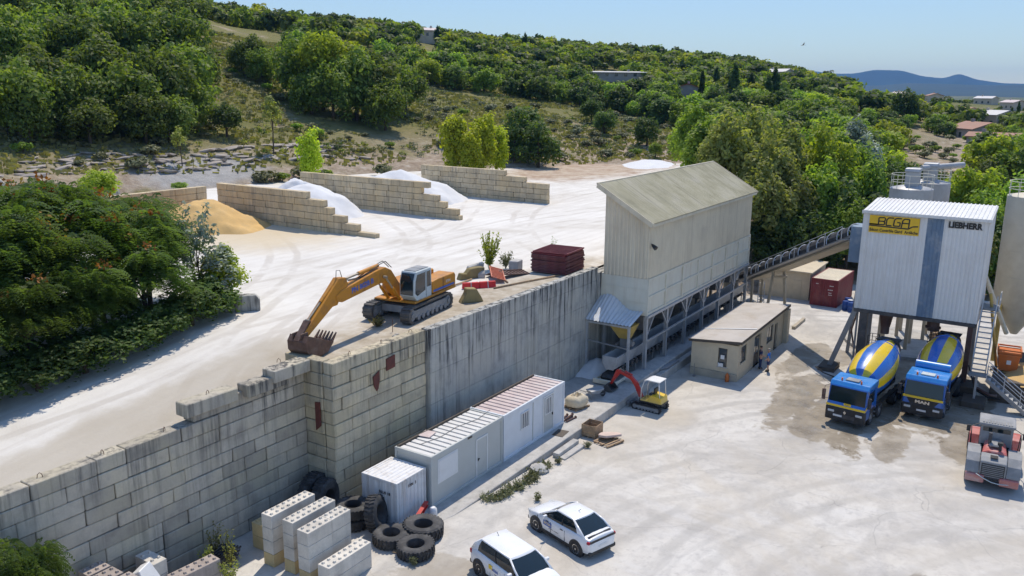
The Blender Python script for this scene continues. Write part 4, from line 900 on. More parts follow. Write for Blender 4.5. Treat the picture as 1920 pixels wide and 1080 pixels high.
# pallets under the tower
def pallet_mesh():
    q = MB()
    for k in range(6): q.box(-.6, .6, -.5+k*.19, -.5+k*.19+.1, .12, .144)
    for y in (-.45, 0, .45): q.box(-.6, .6, y-.045, y+.045, .1, .118)
    for x in (-.55, 0, .55):
        for y in (-.45, 0, .45): q.box(x-.05, x+.05, y-.05, y+.05, .024, .1)
    for y in (-.45, 0, .45): q.box(-.6, .6, y-.05, y+.05, 0, .022)
    return q.mesh('pallet', MATS['wood'])
PAL = pallet_mesh()
for k in range(6):
    tag(share('pallet', PAL, None, (77.2, 6.7, G+.01+k*.147), (0,0,.2+.05*RNG.random())), 'wooden pallet, number %s up in the pile under the tower' % ['one','two','three','four','five','six'][k], 'pallet', 'pallets piled under the tower')
# ---- stairs beside the tower
def stair(name, label, a, b_, wv, n, mat, rails=True):
    """flight from a (bottom) to b (top); wv = width vector"""
    o = thing(name, label, 'stairs', (0,0,0)); a, b_, wv = Vector(a), Vector(b_), Vector(wv)
    d = b_-a; f_ = Vector((d.x,d.y,0)).normalized()
    for s_ in (0, 1):
        q = MB(); q.beam(a+wv*s_, b_+wv*s_, .06, .24); q.build('stringer', mat, o)
    for i in range(n):
        t = (i+.5)/n; c_ = a+d*t; q = MB(); q.beam(c_+wv*.02, c_+wv*.98, .24, .04, (0,0,1)); q.build('tread', MATS['galvanised'], o)
    if rails:
        for s_ in (0, 1):
            q = MB(); q.tube([a+wv*s_, a+wv*s_+Vector((0,0,1.0)), b_+wv*s_+Vector((0,0,1.0)), b_+wv*s_], .03, 6); q.build('handrail', MATS['galvanised'], o)
            q = MB(); q.tube([a+wv*s_+Vector((0,0,.5)), b_+wv*s_+Vector((0,0,.5))], .022, 5); q.build('mid_rail', MATS['galvanised'], o)
            for t in (.33, .66): q = MB(); q.beam(a+d*t+wv*s_, a+d*t+wv*s_+Vector((0,0,1.0)), .04, .04); q.build('rail_post', MATS['galvanised'], o)
    return o
st = stair('tower_stair', 'steep grey steel stair climbing to the tower landing', (62.7,2.25,1.55), (65.7,2.25,5.3), (0,.85,0), 12, MATS['grey_steel'])
q = MB(); q.box(65.7, 67.6, 2.1, 3.2, 5.22, 5.32); q.build('landing', MATS['grey_steel'], st)
q = MB(); q.tube([(67.6,2.12,5.3),(67.6,2.12,6.3),(65.8,2.12,6.3),(65.8,2.12,5.3)], .03, 6); q.tube([(67.6,2.12,5.8),(65.8,2.12,5.8)], .025, 5); q.build('landing_rail', MATS['galvanised'], st)
q = MB(); q.box(61.9, 62.75, 2.15, 3.2, 1.45, 1.55); q.build('lower_landing', MATS['grey_steel'], st)
q = MB(); q.beam((62.3,2.7,G), (62.3,2.7,1.45), .14, .14); q.build('landing_post', MATS['galvanised'], st)
stair('ground_stair', 'lower grey steel stair running down past the sunken tank', (62.3,-1.0,-.9), (62.3,2.1,1.5), (-.9,0,0), 11, MATS['grey_steel'])
pd = MB(); pd.box(61.3, 63.1, 2.0, 3.4, G, -.2); tag(pd.build('column_base', MATS['dark_trim'], bevel=.03), 'dark wet concrete base under the stair landing post', 'base')
# dark tank with sand on top, orange skip
q = MB(); q.box(63.6, 72, -12, 1.9, -1.2, .95); tk = q.build('settling_tank', MATS['dark_trim'], bevel=.04); tag(tk, 'dark concrete settling tank behind the lower stair', 'tank')
heap('sand_heap', 'dirty brown aggregate heap on top of the settling tank', 66.5, -1.0, 2.8, 2.6, .8, 'yellow_sand', 31, 0, 30, .93)
ok = thing('skip', 'orange steel skip standing on the settling tank', 'skip', (66.3,1.1,.96), rad(4))
q = MB(); q.loft([[(-.55,-.55,.1),(.55,-.55,.1),(.55,.55,.1),(-.55,.55,.1)], [(-.7,-.68,1.5),(.7,-.68,1.5),(.7,.68,1.5),(-.7,.68,1.5)]]); q.build('body', MATS['orange_paint'], ok, bevel=.03)
for k in range(3):
    z = 1.25+k*.17; q = MB(); q.box(-.75,.75,-.74,-.66,z,z+.1); q.box(-.75,.75,.66,.74,z,z+.1); q.box(-.76,-.68,-.65,.65,z,z+.1); q.box(.68,.76,-.65,.65,z,z+.1); q.build('rim', MATS['orange_paint'], ok)
q = MB(); q.box(-.66,-.635,-.15,.12,.62,.92); q.build('label_plate', MATS['white_paint'], ok)
for y in (-.4,.4): q = MB(); q.box(-.5,.5,y-.07,y+.07,0,.1); q.build('runner', MATS['dark_steel'], ok)
hs = MB(); hs.tube([(64.6,3.4,1.4),(64.2,3.0,.4),(63.7,2.6,-.1),(63.3,1.9,-.3),(63.5,1.2,-.35)], .05, 6); tag(hs.build('hose', MATS['rubber_belt'], smooth=True), 'black hose hanging from the tower column to the tank', 'hose')
br = MB(); br.tube([(63.6,2.9,.9),(63.5,2.75,.2),(63.3,1.9,-.1),(63.4,1.4,-.1)], .11, 8); tag(br.build('brown_chute', MATS['brown_steel'], smooth=True), 'bent rusty brown chute beneath the stair landing', 'chute')
# ------------------------------------------------------------------ cabins and containers on the platform
simple('cabin_grey', (0.474,0.493,0.474), .5, 0, .04, 1.0, (0.384,0.384,0.358), .3, .7)
simple('cabin_white', (0.634,0.671,0.708), .5, 0, .05, 1.2, (0.512,0.537,0.561), .4, .8)
simple('cabin_roof', (.62,.62,.61), .6, 0, .06, 1.5, (.48,.44,.41), .4, .9)
simple('pink_roof', (.52,.43,.42), .65, 0, .12, 1.2, (.60,.58,.56), .6, .8)
simple('white_container', (0.694,0.700,0.706), .55, 0, .05, 1.5, (0.448,0.403,0.358), .45, 1.4, streak=(.42,.36,.30), samt=.6)
def cabin(name, label, x0, x1, wall, roofm, h=2.72):
    o = thing(name, label, 'cabin', (x0, 23.45, .012)); L = x1-x0; Wd = 2.3
    q = MB(); q.box(.06, L-.06, .05, Wd-.05, .12, h-.14); q.build('walls', MATS[wall], o)
    f_ = MB()
    for x in (0, L-.14):
        for y in (0, Wd-.14): f_.box(x, x+.14, y, y+.14, 0, h)
    for y in (.0, Wd-.12): f_.box(.14, L-.14, y, y+.12, .0, .16); f_.box(.14, L-.14, y, y+.12, h-.2, h-.003)
    for x in (0, L-.12): f_.box(x, x+.12, .14, Wd-.14, .0, .16); f_.box(x, x+.12, .14, Wd-.14, h-.2, h-.003)
    f_.build('frame', MATS[wall], o, bevel=.012)
    q = MB(); q.box(.1, L-.1, .1, Wd-.1, h-.2, h-.15); q.build('roof_deck', MATS['black_paint'], o)
    n = round((L-.2)/.43); p_ = (L-.22)/n
    for k in range(n):
        q = MB(); q.box(.11+k*p_+.06, .11+(k+1)*p_-.06, .1, Wd-.2, h-.15, h-.035); q.build('roof_panel', MATS[roofm], o, bevel=.012)
    q = MB(); q.box(.1, L-.1, Wd-.16, Wd-.08, h-.08, h+.05); q.build('roof_edge', MATS['dark_trim'], o)
    return o
cg = cabin('site_cabin', 'grey site cabin with a white blind panel and a closed door', 29.3, 35.56, 'cabin_grey', 'cabin_roof')
q = MB(); q.box(.55, 2.2, .03, .048, 1.08, 2.36); wn = q.build('window_frame', MATS['white_paint'], cg); q = MB(); q.box(.63, 2.12, .012, .03, 1.16, 2.28); q.build('shutter', MATS['white_paint'], wn)
q = MB()
for a, b_, c_, d_ in ((3.78,3.86,.16,2.26),(4.76,4.84,.16,2.26),(3.86,4.76,2.18,2.26)): q.box(a, b_, .01, .048, c_, d_)
df = q.build('door_frame', MATS['white_paint'], cg); q = MB(); q.box(3.87, 4.75, .03, .047, .17, 2.17); d_ = q.build('door', MATS['cabin_grey'], cg)
q = MB(); q.box(3.93, 4.06, -.02, .03, 1.08, 1.13); q.box(3.94, 3.98, -.0, .03, 1.0, 1.16); q.build('handle', MATS['black_paint'], d_)
q = MB(); q.box(3.0, 3.4, -.006, .0, 2.55, 2.66); q.build('plate', MATS['dark_trim'], cg)
cw = cabin('site_cabin', 'white site cabin with barred windows and a faded pink roof', 35.66, 42.4, 'cabin_white', 'pink_roof')
def barred(parent, x0, x1, z0, z1, n):
    q = MB(); t = .05
    for a, b_, c_, d_ in ((x0-t,x1+t,z0-t,z0),(x0-t,x1+t,z1,z1+t),(x0-t,x0,z0,z1),(x1,x1+t,z0,z1)): q.box(a, b_, .0, .048, c_, d_)
    f_ = q.build('window_frame', MATS['white_paint'], parent); q = MB(); q.box(x0, x1, .03, .046, z0, z1); q.build('pane', MATS['window_glass'], f_)
    for k in range(n):
        x = x0+(k+.5)*(x1-x0)/n; q = MB(); q.box(x-.035, x+.035, .005, .028, z0, z1); q.build('bar', MATS['white_paint'], f_)
barred(cw, 1.8, 2.62, 1.3, 2.2, 4)
q = MB(); q.box(4.3, 5.4, .035, .047, .16, 2.36); d_ = q.build('door', MATS['cabin_grey'], cw); q = MB(); q.box(5.28, 5.34, -.02, .034, 1.05, 1.2); q.build('handle', MATS['black_paint'], d_)
for a, b_, c_, e_ in ((4.22,4.3,.16,2.44),(5.4,5.48,.16,2.44),(4.3,5.4,2.36,2.44)): q = MB(); q.box(a, b_, .01, .048, c_, e_); q.build('door_frame', MATS['white_paint'], cw)
barred(d_, 4.48, 5.2, 1.3, 2.25, 4)
q = MB(); q.box(3.08, 3.14, .02, .049, .16, 2.5); q.build('joint_strip', MATS['cabin_grey'], cw)
q = MB(); q.obox((0,0,.02), (.8,.62,.03)); tag(q.build('board', MATS['pink_roof'], loc=(31.4,25.35,2.735), rot=(0.03,0.02,rad(12))), 'small pinkish board lying on the grey cabin roof', 'board')
wb = MB(); wb.tube([(30.2,24.9,2.71),(31.5,24.6,2.72),(33,24.7,2.72),(34.6,24.4,2.72),(36,24.6,2.73)], .012, 5); tag(wb.build('cable', MATS['black_paint']), 'thin black cable trailing over the cabin roofs', 'cable')
sc = container('small_container', 'small white storage container beside the grey cabin', (27.05,23.7,.0), 0, 2.15, 2.2, 2.2, MATS['white_container'], MATS['white_container'], .27, .035)
text_part('F0U0 18', 'marking', MATS['black_paint'], sc, .2, basis((-.02,.75,1.55), (0,-1,0), (0,0,1)), .002, .004); text_part('1206  3', 'marking', MATS['black_paint'], sc, .2, basis((1.1,.0,1.75), (1,0,0), (0,0,1)), .002, .004)
# ------------------------------------------------------------------ loose stud blocks
concrete('new_block', (.68,.64,.565), (.36,.35,.33), .35, True, .12, None, .2)
concrete('sand_block', (.60,.47,.25), (.40,.33,.2), .3, True, .1, None, .2)
concrete('pink_block', (.42,.36,.32), (.2,.19,.18), .6, True, .15, None, .3)
SB = {}
def stud_block(label, x0, x1, y0, y1, z0, mat='new_block', top=True, rz=0, H_=.6, group='stud blocks stacked in the yard'):
    key = (mat, round(x1-x0,2), round(y1-y0,2), top)
    if key not in SB: SB[key] = block_mesh('concrete_block', x1-x0-.01, y1-y0, H_-.012, MATS[mat], len(SB)+3, .004, .014, top)
    return tag(share('concrete_block', SB[key], None, ((x0+x1)/2, (y0+y1)/2, z0+H_/2), (0,0,rz)), label, 'block', group)
def stack(y0, y1, x0, x1, n, where, mat='new_block', split=(), mats=None):
    nm = {1:['only'],2:['bottom','top'],3:['bottom','middle','top'],4:['bottom','second lowest','second highest','topmost']}[n]
    for k in range(n):
        m_ = mats[k] if mats else mat
        if k in split:
            xm = x0+(x1-x0)*.55
            stud_block('pale concrete block, near half, %s course of %s' % (nm[k], where), x0, xm, y0, y1, k*.6, m_, k == n-1)
            stud_block('pale concrete block, far half, %s course of %s' % (nm[k], where), xm, x1, y0, y1, k*.6, m_, k == n-1)
        else: stud_block('long pale concrete block, %s course of %s' % (nm[k], where), x0, x1, y0, y1, k*.6, m_, k == n-1)
stack(25.85, 26.47, 21.5, 24.02, 4, 'the tall stack beside the yellow blocks', mats=['sand_block','new_block','new_block','new_block'])
stack(24.7, 25.33, 21.62, 24.12, 4, 'the second tall stack', mats=['sand_block','new_block','new_block','new_block'])
stack(23.55, 24.2, 21.38, 23.86, 4, 'the third tall stack', split=(1,2,3), mats=['sand_block','new_block','new_block','new_block'])
stack(22.43, 23.08, 21.38, 23.88, 2, 'the low front stack')
for k in (0, 1):
    stud_block('yellow sandy concrete block, %s, near the block wall' % ['bottom of the pair','top of the pair'][k], 22.15, 23.5, 27.1, 27.95, k*.62, 'sand_block', k == 1, 0, .62)
    stud_block('yellow sandy concrete block, %s, behind the first yellow pair' % ['bottom','top'][k], 23.52, 24.85, 27.1, 27.95, k*.62, 'sand_block', k == 1, 0, .62)
for k in range(4):
    nm = ['bottom','second lowest','second highest','topmost'][k]
    stud_block('weathered pinkish block, %s of the pile tight against the block wall' % nm, 14.75, 15.65, 28.02, 28.68, k*.6, 'pink_block', k == 3)
    stud_block('weathered pinkish block, %s of the pile nearest the wall pile' % nm, 14.75, 15.65, 27.2, 27.92, k*.6, 'pink_block', k == 3)
    stud_block('weathered pinkish block, %s of the outermost pile at the bottom edge' % nm, 14.85, 15.8, 26.35, 27.1, k*.6, 'pink_block', k == 3)
for k in range(3):
    stud_block('pale square block, %s of the pile between wall and white slab' % ['bottom','middle','top'][k], 17.1, 17.7, 27.6, 28.82, k*.6, 'new_block', k == 2)
for k in (0, 1): stud_block('weathered pinkish long block, %s, lying near the leafy weeds' % ['under the other','on top of its pair'][k], 17.5, 19.5, 26.75, 27.4, k*.6, 'pink_block', k == 1, rad(-4))
q = MB(); q.prism([(-.5,0),(.5,0),(.42,1.0),(-.3,.95)], 'y', -.25, .25); tag(q.build('white_slab', MATS['white_paint'], loc=(16.75,27.3,1.0), rot=(rad(-30),0,rad(20)), bevel=.03), 'plain white wedge slab tilted between the block piles', 'slab')
q = MB(); q.box(16.3, 17.05, 26.9, 27.6, 0, 1.0); tag(q.build('concrete_cube', MATS['new_block'], bevel=.02), 'pale concrete cube under the white wedge slab', 'block')
# ------------------------------------------------------------------ tyres
simple('tyre_rubber', (.030,.031,.034), .75, 0, .2, 3, (.16,.155,.15), .55, 1.6)
simple('rim_steel', (.38,.38,.38), .4, .6, .1, 3)
def tyre_mesh(R_, W_, rin, nl=28, lug=.05):
    q = MB(); h_ = W_/2
    prof = [(rin,-h_*.55),(rin+.03,-h_*.8),(rin+.35*(R_-rin),-h_),(R_-.10,-h_*.96),(R_-.02,-h_*.78),(R_,-h_*.4),(R_,h_*.4),(R_-.02,h_*.78),(R_-.10,h_*.96),(rin+.35*(R_-rin),h_),(rin+.03,h_*.8),(rin,h_*.55),(rin-.02,0),(rin,-h_*.55)]
    q.lathe(prof, (0,0,0), (0,0,1), 40, caps=False)
    for k in range(nl):
        for s_ in (-1, 1):
            a_ = 2*math.pi*(k+(.25 if s_ > 0 else 0))/nl
            q.obox(((R_-.005)*math.cos(a_), (R_-.005)*math.sin(a_), s_*h_*.42), (lug*1.4, 2*math.pi*R_/nl*.5, h_*.82), (s_*.25, 0, a_))
    return q.mesh('tyre', MATS['tyre_rubber'], smooth=30)
T1, T2 = tyre_mesh(.92, .62, .42), tyre_mesh(.82, .55, .38)
def tyre(label, x, y, z, rot=(0,0,0), me=None, s_=1.0):
    o = tag(share('tyre', me or T1, None, (x,y,z), rot), label, 'tyre', 'old loader tyres around the container'); o.scale = (s_,)*3; return o
tyre('large old tyre lying flat nearest the grey cabin corner', 27.2, 22.3, .33, (0.02,.03,0), T1)
tyre('old tyre lying flat between the leaning tyre and the front one', 25.9, 23.1, .28, (.02,-.02,1), T2)
tyre('old tyre lying flat in front of the others', 25.75, 21.55, .29, (-.02,.03,2), T2)
tyre('old tyre leaning against the white container, tread towards the stacks', 26.3, 24.35, .86, (rad(78),0,rad(22)), T2, 1.02)
tyre('old tyre lying on another beside the block stacks', 26.1, 25.6, .85, (.03,.02,.4), T2)
tyre('old tyre lying under another beside the block stacks', 26.1, 25.6, .28, (.0,.0,.9), T2)
tyre('worn tyre standing upright in the wall corner, farther in', 26.15, 28.2, .92, (rad(90),0,rad(8)), T1, 1.03)
tyre('worn tyre standing upright in the wall corner, nearer the container', 26.05, 27.35, .9, (rad(86),0,rad(14)), T1)
q = MB(); q.obox((0,0,.06), (.7,.3,.03)); tag(q.build('plank', MATS['wood'], loc=(25.55,22.4,0), rot=(0,0,.3)), 'short scrap plank between the lying tyres', 'plank')
bm_ = MB(); bm_.box(-.75,.75,-.1,.1,0,.03); bm_.box(-.75,.75,-.1,.1,.2,.23); bm_.box(-.75,.75,-.015,.015,.03,.2); tag(bm_.build('steel_beam', MATS['red_paint'], loc=(28.05,23.1,.42), rot=(0,rad(-6),rad(18))), 'faded red steel beam lying behind the large tyre', 'beam')
q = MB(); q.lathe([(.2,0),(.22,.1),(.2,.8),(.12,1)], (0,0,0), (0,0,.5), 12); tag(q.build('bucket', MATS['white_paint'], loc=(28.75,22.95,.01), smooth=40), 'white plastic bucket beside the red beam', 'bucket')
# scrap grilles by the wall
for k in range(4):
    q = MB()
    for j in range(7): q.box(-.8, .8, -.45+j*.15, -.45+j*.15+.05, 0, .05)
    for x in (-.7,0,.7): q.box(x-.03, x+.03, -.45, .5, -.04, 0)
    tag(q.build('steel_grille', MATS['dark_steel'], loc=(20.2+.1*k,28.0,.1+.12*k), rot=(rad(-10+3*k),rad(2),rad(5*k))), 'dark steel grille, %s in the pile by the block wall' % ['lowest','second','third','uppermost'][k], 'grille', 'steel grilles by the wall')
# ------------------------------------------------------------------ small things along the platform
for k, (y, z) in enumerate(((21.78, -.22), (21.36, -.42))):
    q = MB(); q.box(38.5, 40.9, y-.2, y+.2, z-.2, z+.12); tag(q.build('step', MATS['slab'], bevel=.02), ['upper concrete step up to the platform edge', 'lower concrete step up to the platform edge'][k], 'step')
cr = thing('crate', 'open wooden slatted crate below the platform edge', 'crate', (42.85,21.72,yz(43)), rad(0))
for s_ in (-1, 1):
    for k in range(3):
        q = MB(); q.box(-.52,.52, s_*.46-.012, s_*.46+.012, .14+k*.235, .14+k*.235+.22); q.build('slat', MATS['wood'], cr)
        q = MB(); q.box(s_*.51-.012, s_*.51+.012, -.445,.445, .14+k*.235, .14+k*.235+.22); q.build('slat', MATS['wood'], cr)
    for t in (-1, 1): q = MB(); q.box(s_*.47-.03, s_*.47+.03, t*.41-.03, t*.41+.03, .12, .86); q.build('corner_post', MATS['wood'], cr)
q = MB(); q.box(-.5,.5,-.44,.44,.12,.15); q.build('base_board', MATS['wood'], cr)
for y in (-.38,0,.38): q = MB(); q.box(-.52,.52,y-.05,y+.05,0,.12); q.build('runner', MATS['wood'], cr)
tag(share('pallet', PAL, None, (42.4,20.35,yz(42)+.01), (0,0,rad(-15)), (1.25,1.1,.9)), 'weathered wooden pallet under the round stone slab', 'pallet')
sl_ = MB(); pts = [(.75*math.cos(a_)*(1+.04*math.sin(5*a_)), .62*math.sin(a_)*(1+.05*math.cos(4*a_))) for a_ in np.linspace(rad(-35), rad(215), 22)]
simple('pink_stone', (.56,.44,.38), .85, 0, .1, 2, (.46,.36,.32), .5, 1, .3); sl_.prism(pts, 'z', 0, .14); tag(sl_.build('stone_slab', MATS['pink_stone'], loc=(42.75,20.45,yz(42)+.26), rot=(rad(-9),rad(7),rad(-25)), bevel=.02), 'pinkish half-round stone slab tilted on a pallet', 'stone slab')
simple('sack', (.60,.52,.38), .9, 0, .1, 4, (.45,.37,.26), .5, 2, .4)
bg_ = thing('bulk_bag', 'squat beige bulk bag on a pallet beside the white cabin', 'bag', (45.2,24.1,.012), rad(-12))
q = MB(); ring = lambda r_, z, n=20, w_=.06: [(r_*1.0*math.copysign(abs(math.cos(a_))**.6, math.cos(a_))*(1+w_*math.sin(7*a_+z*9)), r_*.8*math.copysign(abs(math.sin(a_))**.6, math.sin(a_))*(1+w_*math.cos(5*a_+z*7)), z+.03*math.sin(4*a_)) for a_ in np.linspace(0, 2*math.pi, n, endpoint=False)]
q.loft([ring(.62,.14), ring(.72,.25), ring(.74,.5), ring(.68,.68), ring(.5,.80,w_=.12), ring(.36,.84,w_=.2), ring(.26,.66), ring(.1,.6)]); q.build('bag', MATS['sack'], bg_, smooth=50)
q = MB(); q.tube([(-.35,-.1,.8),(-.2,.05,1.0),(.0,.1,.85)], .05, 6); q.tube([(.35,.1,.78),(.2,.2,.95),(.05,.15,.85)], .05, 6); q.build('lifting_strap', MATS['sack'], bg_, smooth=True)
tag(share('pallet', PAL, None, (45.2,24.1,.013), (0,0,rad(-12)), (1.15,1.1,.85)), 'wooden pallet under the beige bulk bag', 'pallet')
for k, (y, z) in enumerate(((23.35,.06),(23.55,.06),(23.45,.2),(23.75,.08))):
    q = MB(); q.lathe([(.045,0),(.045,1)], (0,0,0), (1.0,0,0), 8); q.lathe([(.09,0),(.09,.04)], (.96,0,0), (1.96,0,0), 8); tag(q.build('steel_prop', MATS['brown_steel'], loc=(42.55,y,z+.02), rot=(0,0,rad(4*k-6))), 'rusty steel prop, %s, poking out behind the white cabin' % ['nearest the yard','second from the yard','uppermost','nearest the wall'][k], 'prop', 'rusty props behind the cabin')
wbw = thing('wheelbarrow', 'dusty grey wheelbarrow standing on the platform', 'wheelbarrow', (47.3,23.9,.012), rad(-25))
q = MB(); q.loft([[(-.35,-.2,.3),(.35,-.16,.3),(.35,.16,.3),(-.35,.2,.3)], [(-.5,-.34,.62),(.62,-.3,.66),(.62,.3,.66),(-.5,.34,.62)]]); q.build('tray', MATS['galvanised'], wbw, bevel=.02)
for s_ in (-1, 1):
    q = MB(); q.tube([(.72,s_*.06,.2),(.1,s_*.22,.30),(-.6,s_*.28,.48),(-1.0,s_*.3,.66)], .02, 6); q.build('handle', MATS['grey_steel'], wbw)
    q = MB(); q.tube([(-.3,s_*.24,.38),(-.42,s_*.26,0)], .018, 6); q.build('leg', MATS['grey_steel'], wbw)
q = MB(); q.lathe([(.12,-.05),(.19,-.045),(.2,0),(.19,.045),(.12,.05)], (.72,0,.2), (.72,1,.2), 16); q.build('wheel', MATS['tyre_rubber'], wbw, smooth=True)
q = MB(); q.lathe([(.2,0),(.2,1)], (0,0,0), (0,0,.03), 4); 
mt = MB(); mt.box(-.5,.5,-.35,.35,0,.02); tag(mt.build('door_mat', MATS['dark_trim'], loc=(40.9,22.85,.014), rot=(0,0,.1)), 'dark rubber mat outside the white cabin door', 'mat')
rk_ = MB(); rk_.lathe([(.05,0),(.5,.15),(.55,.5),(.35,.85),(.05,1.0)], (0,0,0), (0,0,.42), 9); tag(rk_.build('boulder', MATS['slab'], loc=(36.4,21.6,yz(36)-.05), rot=(.1,.1,0), smooth=50), 'rounded pale boulder among the weeds at the platform edge', 'boulder')
# weeds along the platform edge
leafm = None
# ------------------------------------------------------------------ people
simple('skin', (.50,.30,.21), .6, 0, .05, 6); simple('blue_shirt', (.04,.20,.62), .85, 0, .1, 6); simple('navy_cloth', (.025,.04,.12), .85, 0, .1, 6); simple('boot', (.03,.025,.02), .7); simple('grey_hair', (.30,.27,.24), .8)
def skin_obj(name, V, E, Rr, mat, parent, sub=1):
    me = bpy.data.meshes.new(name); me.from_pydata(V, E, []); me.materials.append(mat)
    o = bpy.data.objects.new(name, me); C.objects.link(o); o.parent = parent
    sk_ = o.modifiers.new('skin', 'SKIN'); sk_.use_smooth_shade = True
    for i, r_ in enumerate(Rr):
        r_ = r_ if isinstance(r_, tuple) else (r_, r_); me.skin_vertices[0].data[i].radius = r_
    me.skin_vertices[0].data[0].use_root = True
    s_ = o.modifiers.new('sub', 'SUBSURF'); s_.levels = sub; s_.render_levels = sub
    return o
def person(label, loc, rz, shirt, lower, shorts, pose):
    o = thing('person', label, 'person', loc, rz)
    # facing +x; y left
    hipz, kz, az = .93, .50, .08
    sp = pose.get('spread', .12)
    V = [(0,0,.98),(0,0,1.18),(0.01,0,1.38),(0.01,0,1.50),(.02,0,1.60),(.03,0,1.70)]
    E = [(0,1),(1,2),(2,3),(3,4),(4,5)]; Rr = [(.13,.16),(.115,.145),(.12,.16),(.055,.055),(.085,.075),(.075,.07)]
    for s_ in (-1, 1):
        b_ = len(V); V += [(0,s_*.10,.90),(.02+pose.get('step',0)*s_,s_*sp,kz),(pose.get('step',0)*s_*1.6,s_*(sp+.01),az),(.13+pose.get('step',0)*s_*1.6,s_*(sp+.03),.035)]
        E += [(0,b_),(b_,b_+1),(b_+1,b_+2),(b_+2,b_+3)]; Rr += [.095,.065,.045,.04]
    hands = pose['hands']
    for s_, (el, wr, hd) in zip((-1, 1), hands):
        b_ = len(V); V += [(0,s_*.20,1.42),el,wr,hd]; E += [(2,b_),(b_,b_+1),(b_+1,b_+2),(b_+2,b_+3)]; Rr += [.06,.045,.034,.035]
        for k, (dx, dy) in enumerate(((.03,-.02),(.035,0),(.03,.02),(.02,.035))):
            f_ = len(V); V += [(hd[0]+dx,hd[1]+dy*.8,hd[2]-.07-.01*(k == 1))]; E += [(b_+3,f_)]; Rr += [.012]
        f_ = len(V); V += [(hd[0]+.05,hd[1]-s_*.03,hd[2]-.03)]; E += [(b_+3,f_)]; Rr += [.013]
    body = skin_obj('body', V, E, Rr, MATS['skin'], o)
    # head details
    q = MB(); q.lathe([(.02,0),(.075,.1),(.1,.4),(.098,.7),(.06,.95),(.01,1)], (.03,0,1.57), (.03,0,1.81), 14); q.lathe([(.0,0),(.02,.4),(.015,1)], (.12,0,1.70), (.135,0,1.66), 6)
    for s_ in (-1, 1): q.obox((.02,s_*.1,1.68), (.05,.02,.06)); q.obox((.115,s_*.035,1.71), (.015,.025,.012))
    q.obox((.118,0,1.625), (.012,.05,.01)); q.build('head', MATS['skin'], o, smooth=50)
    q = MB(); q.lathe([(.103,0),(.108,.35),(.09,.75),(.02,1.0)], (.015,0,1.71), (.01,0,1.83), 14); q.build('hair', MATS['grey_hair'] if shorts else MATS['boot'], o, smooth=60)
    # shirt
    V = [(0,0,.94),(0,0,1.18),(0.01,0,1.38),(.01,0,1.47)]; E = [(0,1),(1,2),(2,3)]; Rr = [(.155,.18),(.14,.165),(.145,.18),(.08,.08)]
    for s_, (el, wr, hd) in zip((-1, 1), hands):
        b_ = len(V); m_ = tuple((p1*.35+p2*.65) for p1, p2 in zip((0,s_*.20,1.42), el)); V += [(0,s_*.20,1.42), m_]; E += [(2,b_),(b_,b_+1)]; Rr += [.08,.07]
    skin_obj('shirt', V, E, Rr, MATS[shirt], o)
    V = [(0,0,1.0),(0,0,.92)]; E = [(0,1)]; Rr = [(.15,.175),(.15,.175)]
    for s_ in (-1, 1):
        b_ = len(V); st_ = pose.get('step',0)*s_
        V += [(0,s_*.10,.86),(.02+st_,s_*sp,.52)]; E += [(1,b_),(b_,b_+1)]; Rr += [.12,.105 if shorts else .085]
        if not shorts: V += [(st_*1.6,s_*(sp+.01),.10)]; E += [(b_+1,b_+2)]; Rr += [.075]
    skin_obj('shorts' if shorts else 'trousers', V, E, Rr, MATS[lower], o)
    for s_ in (-1, 1):
        st_ = pose.get('step',0)*s_*1.6; q = MB(); q.loft([[(st_-.09,s_*sp-.05,0),(st_+.2,s_*sp-.05,0),(st_+.2,s_*sp+.06,0),(st_-.09,s_*sp+.06,0)], [(st_-.08,s_*sp-.05,.07),(st_+.18,s_*sp-.045,.06),(st_+.18,s_*sp+.055,.06),(st_-.08,s_*sp+.06,.07)], [(st_-.07,s_*sp-.045,.14),(st_+.06,s_*sp-.04,.13),(st_+.06,s_*sp+.05,.13),(st_-.07,s_*sp+.055,.14)]]); q.build('shoe', MATS['boot'], o, smooth=50)
    return o
person('person in navy shirt and dark trousers standing by the office door', (61.45,17.05,yz(61)), rad(-60), 'navy_cloth', 'navy_cloth', False, {'hands': [((.05,-.30,1.15),(.22,-.22,1.05),(.30,-.15,1.07)), ((-.02,.30,1.14),(.05,.28,.92),(.08,.27,.86))], 'spread': .1})
person('person in bright blue shirt and dark shorts facing the office', (61.15,16.35,yz(61)), rad(100), 'blue_shirt', 'navy_cloth', True, {'hands': [((.0,-.32,1.15),(.08,-.34,.93),(.1,-.34,.87)), ((.0,.33,1.16),(.15,.30,.97),(.2,.28,.92))], 'spread': .13})
